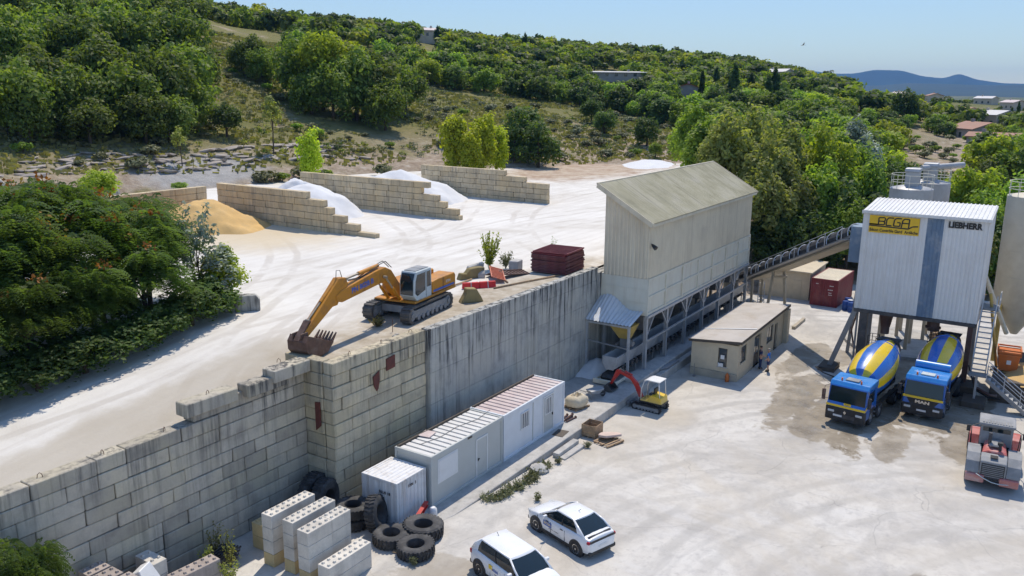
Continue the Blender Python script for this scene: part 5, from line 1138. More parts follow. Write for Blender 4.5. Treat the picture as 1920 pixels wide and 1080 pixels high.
# ------------------------------------------------------------------ vehicles
def paint(name, col, rough=.25, coat=.6, dirt=None, amt=.3):
    m = simple(name, col, rough, 0, .03, 1.5, dirt, amt, 1.3, dust=(1.1, (.42,.39,.35)) if name not in ('car_white','truck_roof_blue','drum_yellow') else (.55, (.5,.48,.44))); b_ = m.node_tree.nodes['Principled BSDF']; b_.inputs['Coat Weight'].default_value = coat; b_.inputs['Coat Roughness'].default_value = .08; return m
paint('car_white', (.78,.79,.80), .3, .7); paint('truck_blue', (.012,.13,.50), .3, .6, (.10,.16,.30), .3); paint('truck_roof_blue', (.02,.22,.60), .3, .6, (.2,.3,.45), .3); paint('drum_yellow', (.80,.55,.01), .3, .5, (.5,.42,.2), .3); paint('digger_yellow', (.52,.215,.012), .55, .1, (.20,.095,.04), .9); paint('mini_yellow', (.75,.50,.02), .4, .3)
paint('mini_red', (.48,.02,.015), .4, .3, (.35,.12,.09), .3); paint('loader_red', (.44,.10,.085), .55, .1, (.52,.36,.34), .9); simple('loader_grey', (.22,.23,.24), .6, 0, .1, 2, (.40,.39,.38), .7, 1.1)
simple('black_plastic', (.018,.019,.021), .55, 0, .2, 4, (.10,.10,.10), .4, 2); simple('track_steel', (.11,.105,.10), .65, .3, .2, 4, (.30,.28,.25), .6, 1.5); simple('rusty_steel', (.13,.075,.055), .7, .2, .3, 4, (.27,.21,.18), .6, 1.2); simple('chrome', (.6,.6,.6), .25, .9, .05); simple('dusty_rod', (.36,.31,.24), .5, .4, .15, 4)
glass_mat('car_glass', (.012,.022,.028), .04); glass_mat('lamp_glass', (.55,.57,.58), .1); simple('tail_red', (.35,.01,.02), .25); simple('cab_white', (.50,.56,.57), .5, 0, .06, 2, (.38,.36,.33), .4, 1.3); simple('cyan_blue', (.05,.12,.42), .5); simple('hazard_orange', (.75,.15,.02), .4)
def quad_on(P, u0, u1, v0, v1):
    """sub-rectangle of a quad P (4 corners: u along 0-1, v along 0-3)"""
    P = [Vector(p_) for p_ in P]
    f_ = lambda u, v: (P[0]*(1-u)+P[1]*u)*(1-v) + (P[3]*(1-u)+P[2]*u)*v
    return [f_(u0,v0), f_(u1,v0), f_(u1,v1), f_(u0,v1)]
def pane(mb, Q, off, th=.012):
    Q = [Vector(q) for q in Q]; n_ = (Q[1]-Q[0]).cross(Q[3]-Q[0]).normalized()*off
    t_ = n_.normalized()*th
    mb.add([q+n_-t_ for q in Q]+[q+n_ for q in Q], [(0,3,2,1),(4,5,6,7),(0,1,5,4),(1,2,6,5),(2,3,7,6),(3,0,4,7)])
def wheel(parent, x, y, R_, W_, rim, style='spoke', side=1, tyre_m='tyre_rubber'):
    q = MB(); h_ = W_/2; rin = R_*.64
    q.lathe([(rin,-h_),(R_*.93,-h_),(R_,-h_*.7),(R_,h_*.7),(R_*.93,h_),(rin,h_),(rin*.97,h_*.6)], (x,y,R_), (x,y+1,R_), 26, caps=False); q.lathe([(rin,0),(rin,1)], (x,y-h_*.8,R_), (x,y+h_*.55,R_), 20) if False else None
    w_ = q.build('wheel', MATS[tyre_m], parent, smooth=40)
    q = MB(); f_ = y+side*h_*.75
    q.lathe([(rin*1.01,0),(rin*1.01,1)], (x,y-side*h_*.5,R_), (x,f_-side*.05,R_), 20)
    q.cur = 1
    q.lathe([(rin,0),(rin,1),(rin*.86,1),(rin*.86,.3)], (x,f_-side*.03,R_), (x,f_+side*.01,R_), 22, caps=False)
    if style == 'spoke':
        for k in range(5):
            a_ = 2*math.pi*k/5+.3; q.obox((x+math.cos(a_)*rin*.48, f_-side*.005, R_+math.sin(a_)*rin*.48), (rin*.95,.025,.05), (0,-a_,0))
        q.cyl((x,f_-side*.02,R_), (x,f_+side*.012,R_), rin*.24, rin*.2, 12)
    else:
        q.lathe([(rin*.86,0),(rin*.5,.5),(rin*.45,1),(.02,1)], (x,f_-side*.04,R_), (x,f_+side*.02 if style == 'truck' else f_,R_), 18, caps=False)
        for k in range(8): a_ = 2*math.pi*k/8; q.cyl((x+math.cos(a_)*rin*.62,f_-side*.03,R_+math.sin(a_)*rin*.62), (x+math.cos(a_)*rin*.62,f_-side*.0,R_+math.sin(a_)*rin*.62), .022, .022, 6)
    q.build('rim', [MATS['black_plastic'], MATS[rim]], w_, smooth=30)
    return w_
def mirror_ring(half): return [(x,-y,z) for x, y, z in half] + [(x,y,z) for x, y, z in reversed(half)]
def car(label, loc, rz, St, GH, R_, rim, spoke, dark_rear=False):
    """St: stations (x, half width, sill, belt, top); GH: greenhouse bottom (xf,xr,w,z), top (xf,xr,w,z). +x forward; x=0 rear"""
    o = thing('car', label, 'car', loc, rz); L = St[-1][0]
    q = MB(); rings = []
    for x, w_, zs, zb, zt in St:
        rings.append(mirror_ring([(x,w_*.78,zs-.06),(x,w_*.97,zs),(x,w_,(zs+zb)*.5),(x,w_*.985,zb-.1),(x,w_*.92,zb),(x,w_*.7,zt),(x,w_*.25,zt+.025)]))
    q.loft(rings); bd = q.build('body', MATS['car_white'], o, bevel=.02, smooth=42, seg=2)
    (bf, brr, bw_, bz), (tf, trr, tw_, tz_) = GH
    def ringg(xf, xr, w_, z, bow=.06): return [(xr,-w_,z),(xf,-w_,z),(xf+bow,-w_*.5,z),(xf+bow*1.2,0,z),(xf+bow,w_*.5,z),(xf,w_,z),(xr,w_,z),(xr-bow,w_*.5,z),(xr-bow*1.2,0,z),(xr-bow,-w_*.5,z)]
    R0, R1, R2 = ringg(bf,brr,bw_,bz-.05), ringg(bf*.5+tf*.5+.04,brr*.5+trr*.5-.04,bw_*.52+tw_*.48+.03,bz*.48+tz_*.52-.04), ringg(tf,trr,tw_,tz_-.07)
    q = MB(); q.loft([R0, R1, R2], caps=False); q.build('glazing', MATS['car_glass'], o, smooth=40)
    q = MB(); q.loft([ringg(tf+.05,trr-.04,tw_+.025,tz_-.085), ringg(tf+.01,trr-.02,tw_+.01,tz_-.04), ringg(tf-.10,trr+.10,tw_*.88,tz_), ringg(tf-.45,trr+.4,tw_*.5,tz_+.028)]); q.build('roof', MATS['car_white'], o, smooth=40)
    for s_, (i_r, i_f) in ((-1, (0, 1)), (1, (6, 5))):
        q = MB(); q.tube([Vector(R0[i_f])+Vector((.12,0,-.03)), R1[i_f], R2[i_f]], [.05,.04,.045], 8); q.build('front_pillar', MATS['car_white'], o, smooth=True)
        q = MB(); q.tube([R0[i_r], R1[i_r], R2[i_r]], .05, 8); q.build('rear_pillar', MATS['car_white'], o, smooth=True)
        def sd(u, R_): a_, b_2 = Vector(R_[i_f]), Vector(R_[i_r]); return a_+(b_2-a_)*u+Vector((0,s_*.012,0))
        q = MB(); q.loft([[sd(.46,R_), sd(.49,R_)] for R_ in (R0,R1,R2)], closed=False, caps=False); q.build('centre_pillar', MATS['black_plastic'], o, fix=False)
        q = MB(); q.loft([[sd(u_,R_), sd(1.0,R_)] for R_, u_ in ((R0,.83 if dark_rear else .87),(R1,.90),(R2,.97))], closed=False, caps=False); q.build('quarter_panel', MATS['car_white'], o, fix=False)
    ax_ = (.80, L-.86); wmax = max(s_[1] for s_ in St)
    for x in ax_:
        for s_ in (-1, 1):
            q = MB(); q.cyl((x,s_*(wmax-.16),R_+.01), (x,s_*(wmax+.012),R_+.01), R_+.085, R_+.085, 28); q.build('wheel_arch', MATS['black_plastic'], o, smooth=40)
            wheel(o, x, s_*(wmax-.075), R_, .21, rim, spoke, s_)
    for s_ in (-1, 1):
        q = MB(); q.box(ax_[0]+R_, ax_[1]-R_, s_*(wmax-.03)-.03, s_*(wmax-.03)+.035, .20, .36); q.build('sill_cladding', MATS['black_plastic'], o, bevel=.015)
        for x in (1.55, 2.50, 3.42):
            if ax_[0]+R_*.6 < x < ax_[1]: q = MB(); q.box(x-.006, x+.006, s_*(wmax-.012)-.006, s_*(wmax-.012)+.014, .38, St[5][3]-.08); q.build('door_seam', MATS['black_plastic'], o)
        for x in (1.75, 2.72): q = MB(); q.box(x-.09, x+.09, s_*(wmax+.0)-.015, s_*(wmax+.0)+.022, .84, .875); q.build('door_handle', MATS['black_plastic' if dark_rear else 'car_white'], o, bevel=.008)
        q = MB(); q.obox((bf-.42, s_*(bw_+.17), bz+.08), (.14,.22,.15)); q.build('mirror', MATS['car_white'], o, bevel=.04, seg=2)
        q = MB(); q.obox((L-.2, s_*(wmax-.28), .70 if not dark_rear else .74), (.26,.30,.13), (0,.1,-s_*.5)); q.build('headlight', MATS['lamp_glass'], o, bevel=.03)
        q = MB(); q.obox((.13, s_*(wmax-.17), .88), (.16,.24,.13 if dark_rear else .2), (0,0,s_*.25)); q.build('tail_light', MATS['tail_red'], o, bevel=.03)
    q = MB(); q.box(-.02, .2, -wmax+.1, wmax-.1, .27, .46); q.build('rear_bumper', MATS['black_plastic'], o, bevel=.05, seg=2)
    q = MB(); q.box(L-.2, L+.02, -wmax+.22, wmax-.22, .25, .44); q.build('front_bumper', MATS['black_plastic'], o, bevel=.05, seg=2)
    q = MB(); q.box(-.015, .02, -.26, .26, .58, .69); q.build('number_plate', MATS['white_paint'], o)
    q = MB(); q.tube([(trr+.35,0,tz_+.03),(trr+.22,0,tz_+.16)], .012, 5); q.build('aerial', MATS['black_plastic'], o)
    if dark_rear:
        q = MB(); q.box(.0, .09, -wmax+.14, wmax-.14, .84, .95); q.build('rear_band', MATS['black_plastic'], o, bevel=.03)
        q = MB(); q.obox((brr-.05,0,bz+.05), (.12,bw_*1.7,.04), (0,.2,0)); q.build('spoiler', MATS['black_plastic'], o, bevel=.012)
    return o
St1 = [(0,.70,.42,.80,.84),(.10,.82,.36,.98,1.02),(.45,.895,.33,1.03,1.06),(1.2,.90,.32,1.02,1.04),(2.2,.90,.32,.99,1.0),(3.1,.90,.32,.97,1.0),(3.6,.89,.33,.92,.97),(4.0,.85,.34,.84,.90),(4.25,.74,.36,.70,.75),(4.36,.55,.40,.58,.60)]
cc = car('white hatchback with a dark sloping rear window, parked farther from the tyres', (30.9,16.67,yz(31)), math.atan2(.948,.317), St1, ((3.22,.30,.80,1.0),(2.35,1.25,.62,1.53)), .345, 'chrome', 'spoke', True)
St2 = [(0,.72,.42,.84,.88),(.08,.84,.36,1.02,1.06),(.4,.905,.33,1.08,1.10),(1.2,.92,.32,1.07,1.09),(2.2,.92,.32,1.05,1.06),(3.1,.92,.32,1.03,1.06),(3.7,.91,.33,.99,1.04),(4.1,.88,.34,.91,.97),(4.35,.78,.36,.76,.81),(4.45,.6,.40,.62,.64)]
ck_ = car('white crossover car with alloy wheels, parked nearest the tyres', (26.25,16.55,yz(26)), math.atan2(-.948,-.317), St2, ((3.35,.16,.82,1.06),(2.55,.62,.65,1.62)), .355, 'chrome', 'spoke', False)
for o_, L_ in ((cc, 4.36), (ck_, 4.45)):
    for ch in o_.children: ch.location.x -= L_/2
    wm_ = .905 if o_ is cc else .925
    for s_, e_ in ((1, (-1,0,0)), (-1, (1,0,0))):
        if o_ is cc:
            q = MB(); q.box(.55-.3, .55+.25, s_*(wm_+.004)-.004, s_*(wm_+.004)+.004, .62, .84); pl_ = q.build('door_sticker', MATS['cyan_blue'], o_)
            text_part('BCGA', 'lettering', MATS['drum_yellow'], pl_, .17, basis((.52,s_*(wm_+.010),.74), e_, (0,0,1)), .002, .006)
            text_part('BETON - CHAPES', 'lettering', MATS['grey_steel'], o_, .085, basis((.1,s_*(wm_+.002),.56), e_, (0,0,1)), .002)
        else:
            q = MB(); q.box(-.75, -.5, s_*(wm_+.003)-.004, s_*(wm_+.003)+.004, .74, .93); q.build('door_sticker', MATS['drum_yellow'], o_); text_part('BCGA', 'lettering', MATS['cyan_blue'], o_, .15, basis((-.33 if s_ < 0 else -.95,s_*(wm_+.003),.78), e_, (0,0,1)), .002, .006)
            text_part('Béton Contrôle', 'lettering', MATS['grey_steel'], o_, .08, basis((-.1,s_*(wm_+.002),.62), e_, (0,0,1)), .002)
# ---- tracked excavator
def track(name, parent, x0, x1, y, w_, h_, nsh, mat='track_steel', inner=True):
    r_ = h_/2; L = x1-x0-h_; per = 2*L+math.pi*h_
    def pt(s_):
        s_ %= per
        if s_ < L: return (x0+r_+s_, 0.0, -math.pi/2, 0)
        s_ -= L
        if s_ < math.pi*r_: a_ = -math.pi/2+s_/r_; return (x1-r_+r_*math.cos(a_), r_+r_*math.sin(a_), a_, 1)
        s_ -= math.pi*r_
        if s_ < L: return (x1-r_-s_, h_, math.pi/2, 2)
        s_ -= L; a_ = math.pi/2+s_/r_; return (x0+r_+r_*math.cos(a_), r_+r_*math.sin(a_), a_, 3)
    q = MB(); poly = [(pt(per*k/60)[0], pt(per*k/60)[1]) for k in range(60)]; inn = [((x-(x0+x1)/2)*.93+(x0+x1)/2, (z-r_)*.86+r_) for x, z in poly]
    q.loft([[(x,y-w_/2,z+.03*0) for x, z in poly], [(x,y+w_/2,z) for x, z in poly]], caps=False); q.loft([[(x,y-w_/2,z) for x, z in inn], [(x,y+w_/2,z) for x, z in inn]], caps=False)
    for yy in (y-w_/2, y+w_/2): q.loft([[(x,yy,z) for x, z in poly], [(x,yy,z) for x, z in inn]], caps=False)
    for k in range(nsh):
        x, z, a_, _ = pt(per*k/nsh); q.obox((x+math.cos(a_)*.015, y, z+math.sin(a_)*.015), (.05, w_*1.0, per/nsh*.42), (0,-a_,0))
    tr_ = q.build(name, MATS[mat], parent)
    q = MB(); q.box(x0+r_*.9, x1-r_*.9, y-w_*.36, y+w_*.36, h_*.30, h_*.74)
    for x in (x0+r_, x1-r_): q.cyl((x,y-w_*.38,r_), (x,y+w_*.38,r_), r_*.74, r_*.74, 16); q.cyl((x,y-w_*.48,r_), (x,y+w_*.48,r_), r_*.34, r_*.34, 10)
    for x in np.arange(x0+h_*.9, x1-h_*.8, h_*.55): q.cyl((x,y-w_*.42,h_*.22), (x,y+w_*.42,h_*.22), h_*.17, h_*.17, 10)
    q.build('track_frame', MATS['loader_grey'], tr_, smooth=30)
    return tr_
ex = thing('excavator', 'worn yellow tracked excavator with its bucket resting on the wall corner', 'excavator', (37.2,30.95,gz(37,31)), rad(188))
for y in (-1.25, 1.25): track('track', ex, -2.05, 2.95, y, .62, .92, 44)
q = MB(); q.box(-.9,1.8,-1.0,1.0,.35,.75); q.cyl((.3,0,.7),(.3,0,1.02), .75, .75, 20); q.build('undercarriage', MATS['loader_grey'], ex)
q = MB(); q.prism([(-2.75,1.0),(2.0,1.0),(2.0,1.12),(-2.3,1.18),(-2.75,1.18)], 'y', -1.38, 1.38); q.build('upper_deck', MATS['digger_yellow'], ex, bevel=.03)
q = MB(); q.prism([(-2.75,1.19),(.05,1.19),(.05,1.92),(-.6,1.98),(-2.62,1.98),(-2.75,1.8)], 'y', .25, 1.37); eb = q.build('engine_cover', MATS['digger_yellow'], ex, bevel=.06, seg=2)
q = MB(); q.prism([(-2.75,1.19),(1.2,1.19),(1.2,1.75),(-.3,1.9),(-2.62,1.9),(-2.75,1.8)], 'y', -1.37, -.45); q.build('side_cover', MATS['digger_yellow'], ex, bevel=.06, seg=2)
q = MB(); q.box(-2.7,-.5,-.45,.25,1.19,1.7); q.box(-1.9,-.7,-.35,.35,1.7,2.25); q.build('hood', MATS['digger_yellow'], ex, bevel=.06)
q = MB(); q.box(-2.55,-.05,1.372,1.379,1.27,1.40); q.build('blue_stripe', MATS['cyan_blue'], ex)
q = MB(); q.box(-1.22,-1.2,1.368,1.377,1.2,1.95); q.build('panel_gap', MATS['black_plastic'], ex)
text_part('K904', 'lettering', MATS['white_paint'], ex, .26, basis((-1.8,1.378,1.62), (-1,0,0), (0,0,1)), .002)
cabp = [(.12,1.13),(1.75,1.13),(2.05,1.45),(2.02,2.3),(1.8,2.82),(.2,2.82),(.12,2.7)]
q = MB(); q.prism(cabp, 'y', .38, 1.36); cb = q.build('cab', MATS['cab_white'], ex, bevel=.05, seg=2)
q = MB(); q.add([(1.80,.46,1.26),(2.075,.46,1.52),(2.045,.46,2.28),(1.86,.46,2.72),(1.80,1.28,1.26),(2.075,1.28,1.52),(2.045,1.28,2.28),(1.86,1.28,2.72)], [(0,1,5,4),(1,2,6,5),(2,3,7,6)]); q.build('windscreen', MATS['car_glass'], cb, fix=False)
q = MB(); q.prism([(.85,1.62),(1.72,1.42),(1.94,1.6),(1.88,2.3),(1.7,2.65),(.85,2.65)], 'y', 1.352, 1.372); q.build('door_window', MATS['car_glass'], cb)
q = MB(); q.prism([(.22,1.75),(.66,1.75),(.66,2.65),(.28,2.65)], 'y', 1.352, 1.372); q.build('side_window', MATS['car_glass'], cb)
q = MB(); q.box(.74,.77,1.355,1.367,1.2,2.7); q.build('door_seam', MATS['black_plastic'], cb)
q = MB(); q.box(.3,1.7,.5,1.25,2.822,2.86); q.box(.9,.95,.5,1.25,2.86,2.875); q.build('roof_hatch', MATS['loader_grey'], cb)
bp = [(1.25,1.35),(1.65,1.2),(2.45,2.05),(3.1,2.42),(7.0,2.12),(7.45,2.25),(7.5,2.55),(7.1,2.75),(3.7,3.2),(3.0,3.22),(2.4,2.95),(1.3,1.7)]
q = MB(); q.prism(bp, 'y', -.38, .12); bo = q.build('boom', MATS['digger_yellow'], ex, bevel=.03)
text_part('PN 8028 B', 'lettering', MATS['cyan_blue'], bo, .40, basis((5.2,.128,2.62), (-1,0,.085), (.085,0,1)), .002, .012, 1.15)
text_part('PN 8028 B', 'lettering', MATS['cyan_blue'], bo, .40, basis((5.2,-.388,2.62), (1,0,-.085), (.085,0,1)), .002, .012, 1.15)
q = MB(); q.prism([(6.35,2.95),(6.6,3.35),(7.15,3.42),(7.75,2.95),(10.12,1.22),(10.3,1.02),(10.1,.85),(7.75,2.05),(7.35,2.05),(7.0,2.5)], 'y', -.33, .07); sk2 = q.build('stick', MATS['digger_yellow'], ex, bevel=.03)
def cylinder(a, b_, r_, t, parent, mat='digger_yellow'):
    a, b_ = Vector(a), Vector(b_); m_ = a+(b_-a)*t; q = MB(); q.cyl(a, m_, r_, r_, 10); o_ = q.build('cylinder', MATS[mat], parent, smooth=40); q = MB(); q.cyl(m_, b_, r_*.55, r_*.55, 10); q.cyl(b_+Vector((0,-.12,0)), b_+Vector((0,.12,0)), r_*.9, r_*.9, 8); q.build('piston_rod', MATS['dusty_rod'], o_, smooth=40); return o_
for y in (-.52, .26): cylinder((1.75,y,1.05), (3.25,y,2.72), .09, .55, bo)
cylinder((3.4,-.13,3.36), (6.45,-.13,3.2), .11, .6, bo); cylinder((7.2,-.13,3.3), (9.55,-.13,1.75), .09, .55, sk2)
q = MB(); q.beam((9.55,-.13,1.75),(9.35,-.13,1.3), .3, .08); q.beam((9.6,-.13,1.75),(10.45,-.13,.95), .34, .09); q.build('linkage', MATS['rusty_steel'], sk2)
for yy in (-.2, -.02): q = MB(); q.tube([(2.2,yy,3.05),(2.8,yy,3.5),(3.4,yy,3.42),(5.2,yy,3.02),(6.3,yy,3.1)], .025, 5); q.build('hydraulic_hose', MATS['black_plastic'], bo, smooth=True)
q = MB(); q.tube([(6.7,-.1,3.35),(6.85,-.1,3.75),(7.15,-.1,3.8),(7.2,-.1,3.4)], .02, 5); q.build('hydraulic_hose', MATS['black_plastic'], sk2, smooth=True)
bk = thing('bucket', None, None); bk.parent = ex
del_ = [k for k in ('label','category') if k in bk]
bpts = [(10.2,1.2),(10.45,.92),(10.42,.48),(10.1,.12),(9.45,-.04),(8.75,.05),(8.3,.42)]
inn = [(10.12,1.1),(10.33,.86),(10.3,.52),(10.02,.2),(9.45,.06),(8.8,.14),(8.35,.50)]
q = MB(); q.loft([[(x,-.68,z) for x, z in bpts+inn[::-1]], [(x,.43,z) for x, z in bpts+inn[::-1]]])
for y in (-.70, .40): q.prism(bpts, 'y', y, y+.05)
q.build('shell', MATS['rusty_steel'], bk, bevel=.01)
for k in range(6):
    y = -.64+k*.205; q = MB(); q.loft([[(8.4,y-.06,.36),(8.4,y+.06,.36),(8.45,y+.06,.5),(8.45,y-.06,.5)], [(7.98,y-.02,.80),(7.98,y+.02,.80),(8.02,y+.02,.85),(8.02,y-.02,.85)]]); q.build('tooth', MATS['rusty_steel'], bk)
q = MB(); q.box(9.9,10.4,-.42,-.36,.75,1.3); q.box(9.9,10.4,.08,.14,.75,1.3); q.build('ear', MATS['rusty_steel'], bk)
# ---- mini excavator
mx_ = thing('mini_excavator', 'small red and yellow mini excavator with a white canopy', 'mini excavator', (49.15,20.65,yz(49)), rad(88))
for y in (-.58, .58): track('track', mx_, -1.0, 1.05, y, .28, .42, 34, 'black_plastic')
q = MB(); q.box(-.5,.6,-.45,.45,.2,.42); q.cyl((0,0,.4),(0,0,.52), .35, .35, 16); q.build('undercarriage', MATS['loader_grey'], mx_)
q = MB(); q.loft([[(1.25,-.72,.05),(1.25,.72,.05),(1.32,.72,.1),(1.32,-.72,.1)], [(1.3,-.72,.38),(1.3,.72,.38),(1.36,.72,.38),(1.36,-.72,.38)]]); q.beam((.5,-.3,.25),(1.28,-.3,.22), .08, .1); q.beam((.5,.3,.25),(1.28,.3,.22), .08, .1); q.build('dozer_blade', MATS['grey_steel'], mx_)
q = MB(); q.prism([(-1.02,.54),(.55,.54),(.55,.7),(.0,.72),(-.1,1.0),(-.3,1.12),(-.95,1.02)], 'y', -.52, .52); q.build('body', MATS['mini_yellow'], mx_, bevel=.05, seg=2)
q = MB(); q.prism([(-1.05,.52),(.6,.52),(.6,.62),(-1.05,.62)], 'y', -.54, .54); q.build('deck', MATS['black_plastic'], mx_)
q = MB(); q.box(-.35,.05,-.25,.25,.98,1.12); q.obox((-.33,0,1.3), (.12,.48,.5), (0,-.15,0)); q.build('seat', MATS['black_plastic'], mx_, bevel=.04)
q = MB()
for s_ in (-.35,-.15,.15,.35): q.tube([(.32,s_,.7),(.3,s_,1.15)], .015, 5)
q.build('lever', MATS['black_plastic'], mx_)
for s_ in (-.48, .48): q = MB(); q.tube([(.5,s_,.62),(.48,s_,1.4),(.3,s_,1.95),(.1,s_,2.08),(-.75,s_,2.06),(-.85,s_,1.0)], .03, 6); q.build('canopy_post', MATS['white_paint'], mx_, smooth=True)
q = MB(); q.loft([[(.35,-.52,2.0),(.35,.52,2.0),(.1,.52,2.13),(.1,-.52,2.13)], [(-.0,-.54,2.14),(-.0,.54,2.14),(-.0,.54,2.08),(-.0,-.54,2.08)], [(-.82,-.54,2.12),(-.82,.54,2.12),(-.82,.54,2.05),(-.82,-.54,2.05)]]); q.build('canopy', MATS['white_paint'], mx_, bevel=.03)
q = MB(); q.prism([(.55,.7),(.85,.62),(1.15,1.3),(1.5,1.72),(2.35,2.02),(2.42,2.2),(1.45,1.98),(1.0,1.6)], 'y', -.1, .1); bo2 = q.build('boom', MATS['mini_red'], mx_, bevel=.02)
q = MB(); q.prism([(2.2,2.02),(2.35,2.3),(2.6,2.2),(3.05,1.15),(2.95,1.08),(2.42,1.85)], 'y', -.08, .08); st2 = q.build('stick', MATS['mini_red'], mx_, bevel=.02)
cylinder((.75,0,.6), (1.35,0,1.5), .05, .55, bo2, 'mini_red'); cylinder((1.4,0,2.05), (2.35,0,2.3), .045, .6, bo2, 'mini_red')
q = MB(); bb = [(3.1,1.2),(3.32,.95),(3.25,.68),(2.95,.6),(2.65,.72)]; ib = [(3.05,1.12),(3.25,.92),(3.2,.73),(2.95,.66),(2.68,.78)]
q.loft([[(x,-.45,z) for x, z in bb+ib[::-1]], [(x,.45,z) for x, z in bb+ib[::-1]]]); q.prism(bb, 'y', -.47, -.44); q.prism(bb, 'y', .44, .47); q.build('bucket', MATS['dark_steel'], mx_)
# ---- mixer trucks
def mixer(label, loc, rz, variant):
    o = thing('mixer_truck', label, 'concrete mixer', loc, rz)
    prof = [(0,.55),(0,1.45),(-.12,1.52),(-.32,2.50),(-.5,2.72),(-2.1,2.80),(-2.18,2.66),(-2.18,.95),(-1.0,.95),(-.95,.55)]
    q = MB(); q.prism(prof, 'y', -1.2, 1.2); cbn = q.build('cab', MATS['truck_blue'], o, bevel=.07, seg=2)
    q = MB(); q.prism([(-.36,2.55),(-.55,2.78),(-2.12,2.86),(-2.19,2.76),(-2.19,2.48),(-.34,2.44)], 'y', -1.22, 1.22); q.build('roof', MATS['truck_roof_blue'], o, bevel=.05, seg=2)
    g_ = MB(); pane(g_, [(-.11,-1.13,1.50),(-.11,1.13,1.50),(-.315,1.09,2.46),(-.315,-1.09,2.46)], .02, .02); g_.build('windscreen', MATS['car_glass'], cbn)
    for s_ in (-1, 1):
        g_ = MB(); g_.prism([(-.42,1.6),(-1.55,1.6),(-1.55,2.34),(-.55,2.34)], 'y', s_*1.19, s_*1.212); g_.build('side_window', MATS['car_glass'], cbn)
        q = MB(); q.box(-1.68,-1.66,min(s_*1.19,s_*1.207),max(s_*1.19,s_*1.207),.95,2.6); q.build('door_seam', MATS['black_plastic'], cbn)
        q = MB(); q.obox((.02,s_*1.42,2.0), (.14,.2,.45)); q.obox((.02,s_*1.42,1.65), (.14,.2,.22)); q.tube([(-.3,s_*1.18,2.5),(.0,s_*1.38,2.45),(.02,s_*1.42,2.0),(.0,s_*1.38,1.65),(-.2,s_*1.18,1.6)], .02, 5); q.build('mirror', MATS['brown_steel' if variant == 1 and s_ < 0 else 'black_plastic'], o, bevel=.02)
        q = MB(); q.obox((.05,s_*.86,.92 if variant == 1 else .82), (.08,.42,.17)); q.build('headlight', MATS['lamp_glass'], o, bevel=.03)
        q = MB(); q.cyl((-.7,s_*.6,2.80),(-.7,s_*.6,2.96), .06, .05, 10); q.build('beacon', MATS['hazard_orange'], o)
        q = MB(); q.box(-1.9,-.95,min(s_*.95,s_*1.22),max(s_*.95,s_*1.22),1.0,1.16); q.build('mudguard', MATS['black_plastic'], o)
        for k in range(2): q = MB(); q.box(-2.0,-1.85+.02*k,min(s_*1.0,s_*1.24),max(s_*1.0,s_*1.24),.45+.3*k,.5+.3*k); q.build('cab_step', MATS['grey_steel'], o)
    q = MB(); q.box(-.30,.07,-1.22,1.22,.34,1.2 if variant == 1 else 1.04); q.build('bumper', MATS['black_plastic'], o, bevel=.06, seg=2)
    if variant == 1:
        q = MB(); q.box(.0,.02,-1.19,1.19,1.22,1.36); q.build('yellow_band', MATS['drum_yellow'], o)
        for s_ in (-1, 1): q = MB(); q.prism([(0,1.22),(0,1.36),(-.5,1.62),(-.5,1.48)], 'y', s_*1.195, s_*1.212); q.build('yellow_band', MATS['drum_yellow'], o)
        q = MB(); q.box(.02,.035,-.12,.32,1.42,1.56); sp_ = q.build('sun_plate', MATS['drum_yellow'], o); text_part('26A71', 'lettering', MATS['black_paint'], sp_, .12, basis((.038,.1,1.49), (0,1,0), (0,0,1)), .002)
        q = MB(); q.prism([(-.09,.95),(0,1.08),(.09,.95),(0,.82)], 'x', .075, .09); q.build('emblem', MATS['chrome'], o)
        q = MB(); q.box(.07,.085,-.55,.62,.56,.8); q.build('grille', MATS['dark_steel'], o)
    else:
        q = MB(); q.box(.0,.03,-1.19,1.19,1.42,1.57); q.build('yellow_band', MATS['drum_yellow'], o)
        q = MB(); q.prism([(-.95,1.4),(.95,1.4),(.7,1.02),(-.7,1.02)], 'x', .02, .05); gr_ = q.build('grille', MATS['black_plastic'], o)
        text_part('MAN', 'lettering', MATS['chrome'], gr_, .26, basis((.056,0,1.22), (0,1,0), (0,0,1)), .004, .012, 1.5)
        q = MB(); q.box(-.9,-.1,-.95,.95,3.08,3.11); q.build('roof_hatch', MATS['cab_white'], o) if False else None
    q = MB(); q.box(-1.35,-.75,-.42,.42,2.80,2.88); q.build('roof_hatch', MATS['loader_grey' if variant == 1 else 'cab_white'], o, bevel=.03)
    q = MB(); q.box(.06,.1,-.28 if variant == 2 else -.7,.28 if variant == 2 else -.15,.62,.74); q.build('number_plate', MATS['white_paint'], o)
    q = MB(); q.box(-8.9,-1.0,-.42,-.30,.72,1.02); q.box(-8.9,-1.0,.30,.42,.72,1.02)
    for x in np.arange(-8.8,-1.2,1.1): q.box(x,x+.12,-.3,.3,.76,.98)
    q.box(-8.6,-2.4,-1.2,-.95,.98,1.06); q.box(-8.6,-2.4,.95,1.2,.98,1.06); q.build('chassis', MATS['black_plastic'], o)
    for x in (-1.42,-3.15,-6.25,-7.6):
        for s_ in (-1, 1):
            wheel(o, x, s_*1.02, .5, .32 if x > -4 else .5, 'rim_steel', 'truck', s_)
            if x < -2: q = MB(); q.tube([(x+.55*math.cos(a_), s_*1.02, .5+.6*math.sin(a_)) for a_ in np.linspace(.3,2.84,8)], .03, 4); q.build('mudguard', MATS['black_plastic'], o)
    # drum
    A_, B_ = Vector((-2.5,0,2.15)), Vector((-8.15,0,3.4)); n = 48; cols_ = [(0 if (k//4) % 2 == 0 else 1) for k in range(n)]
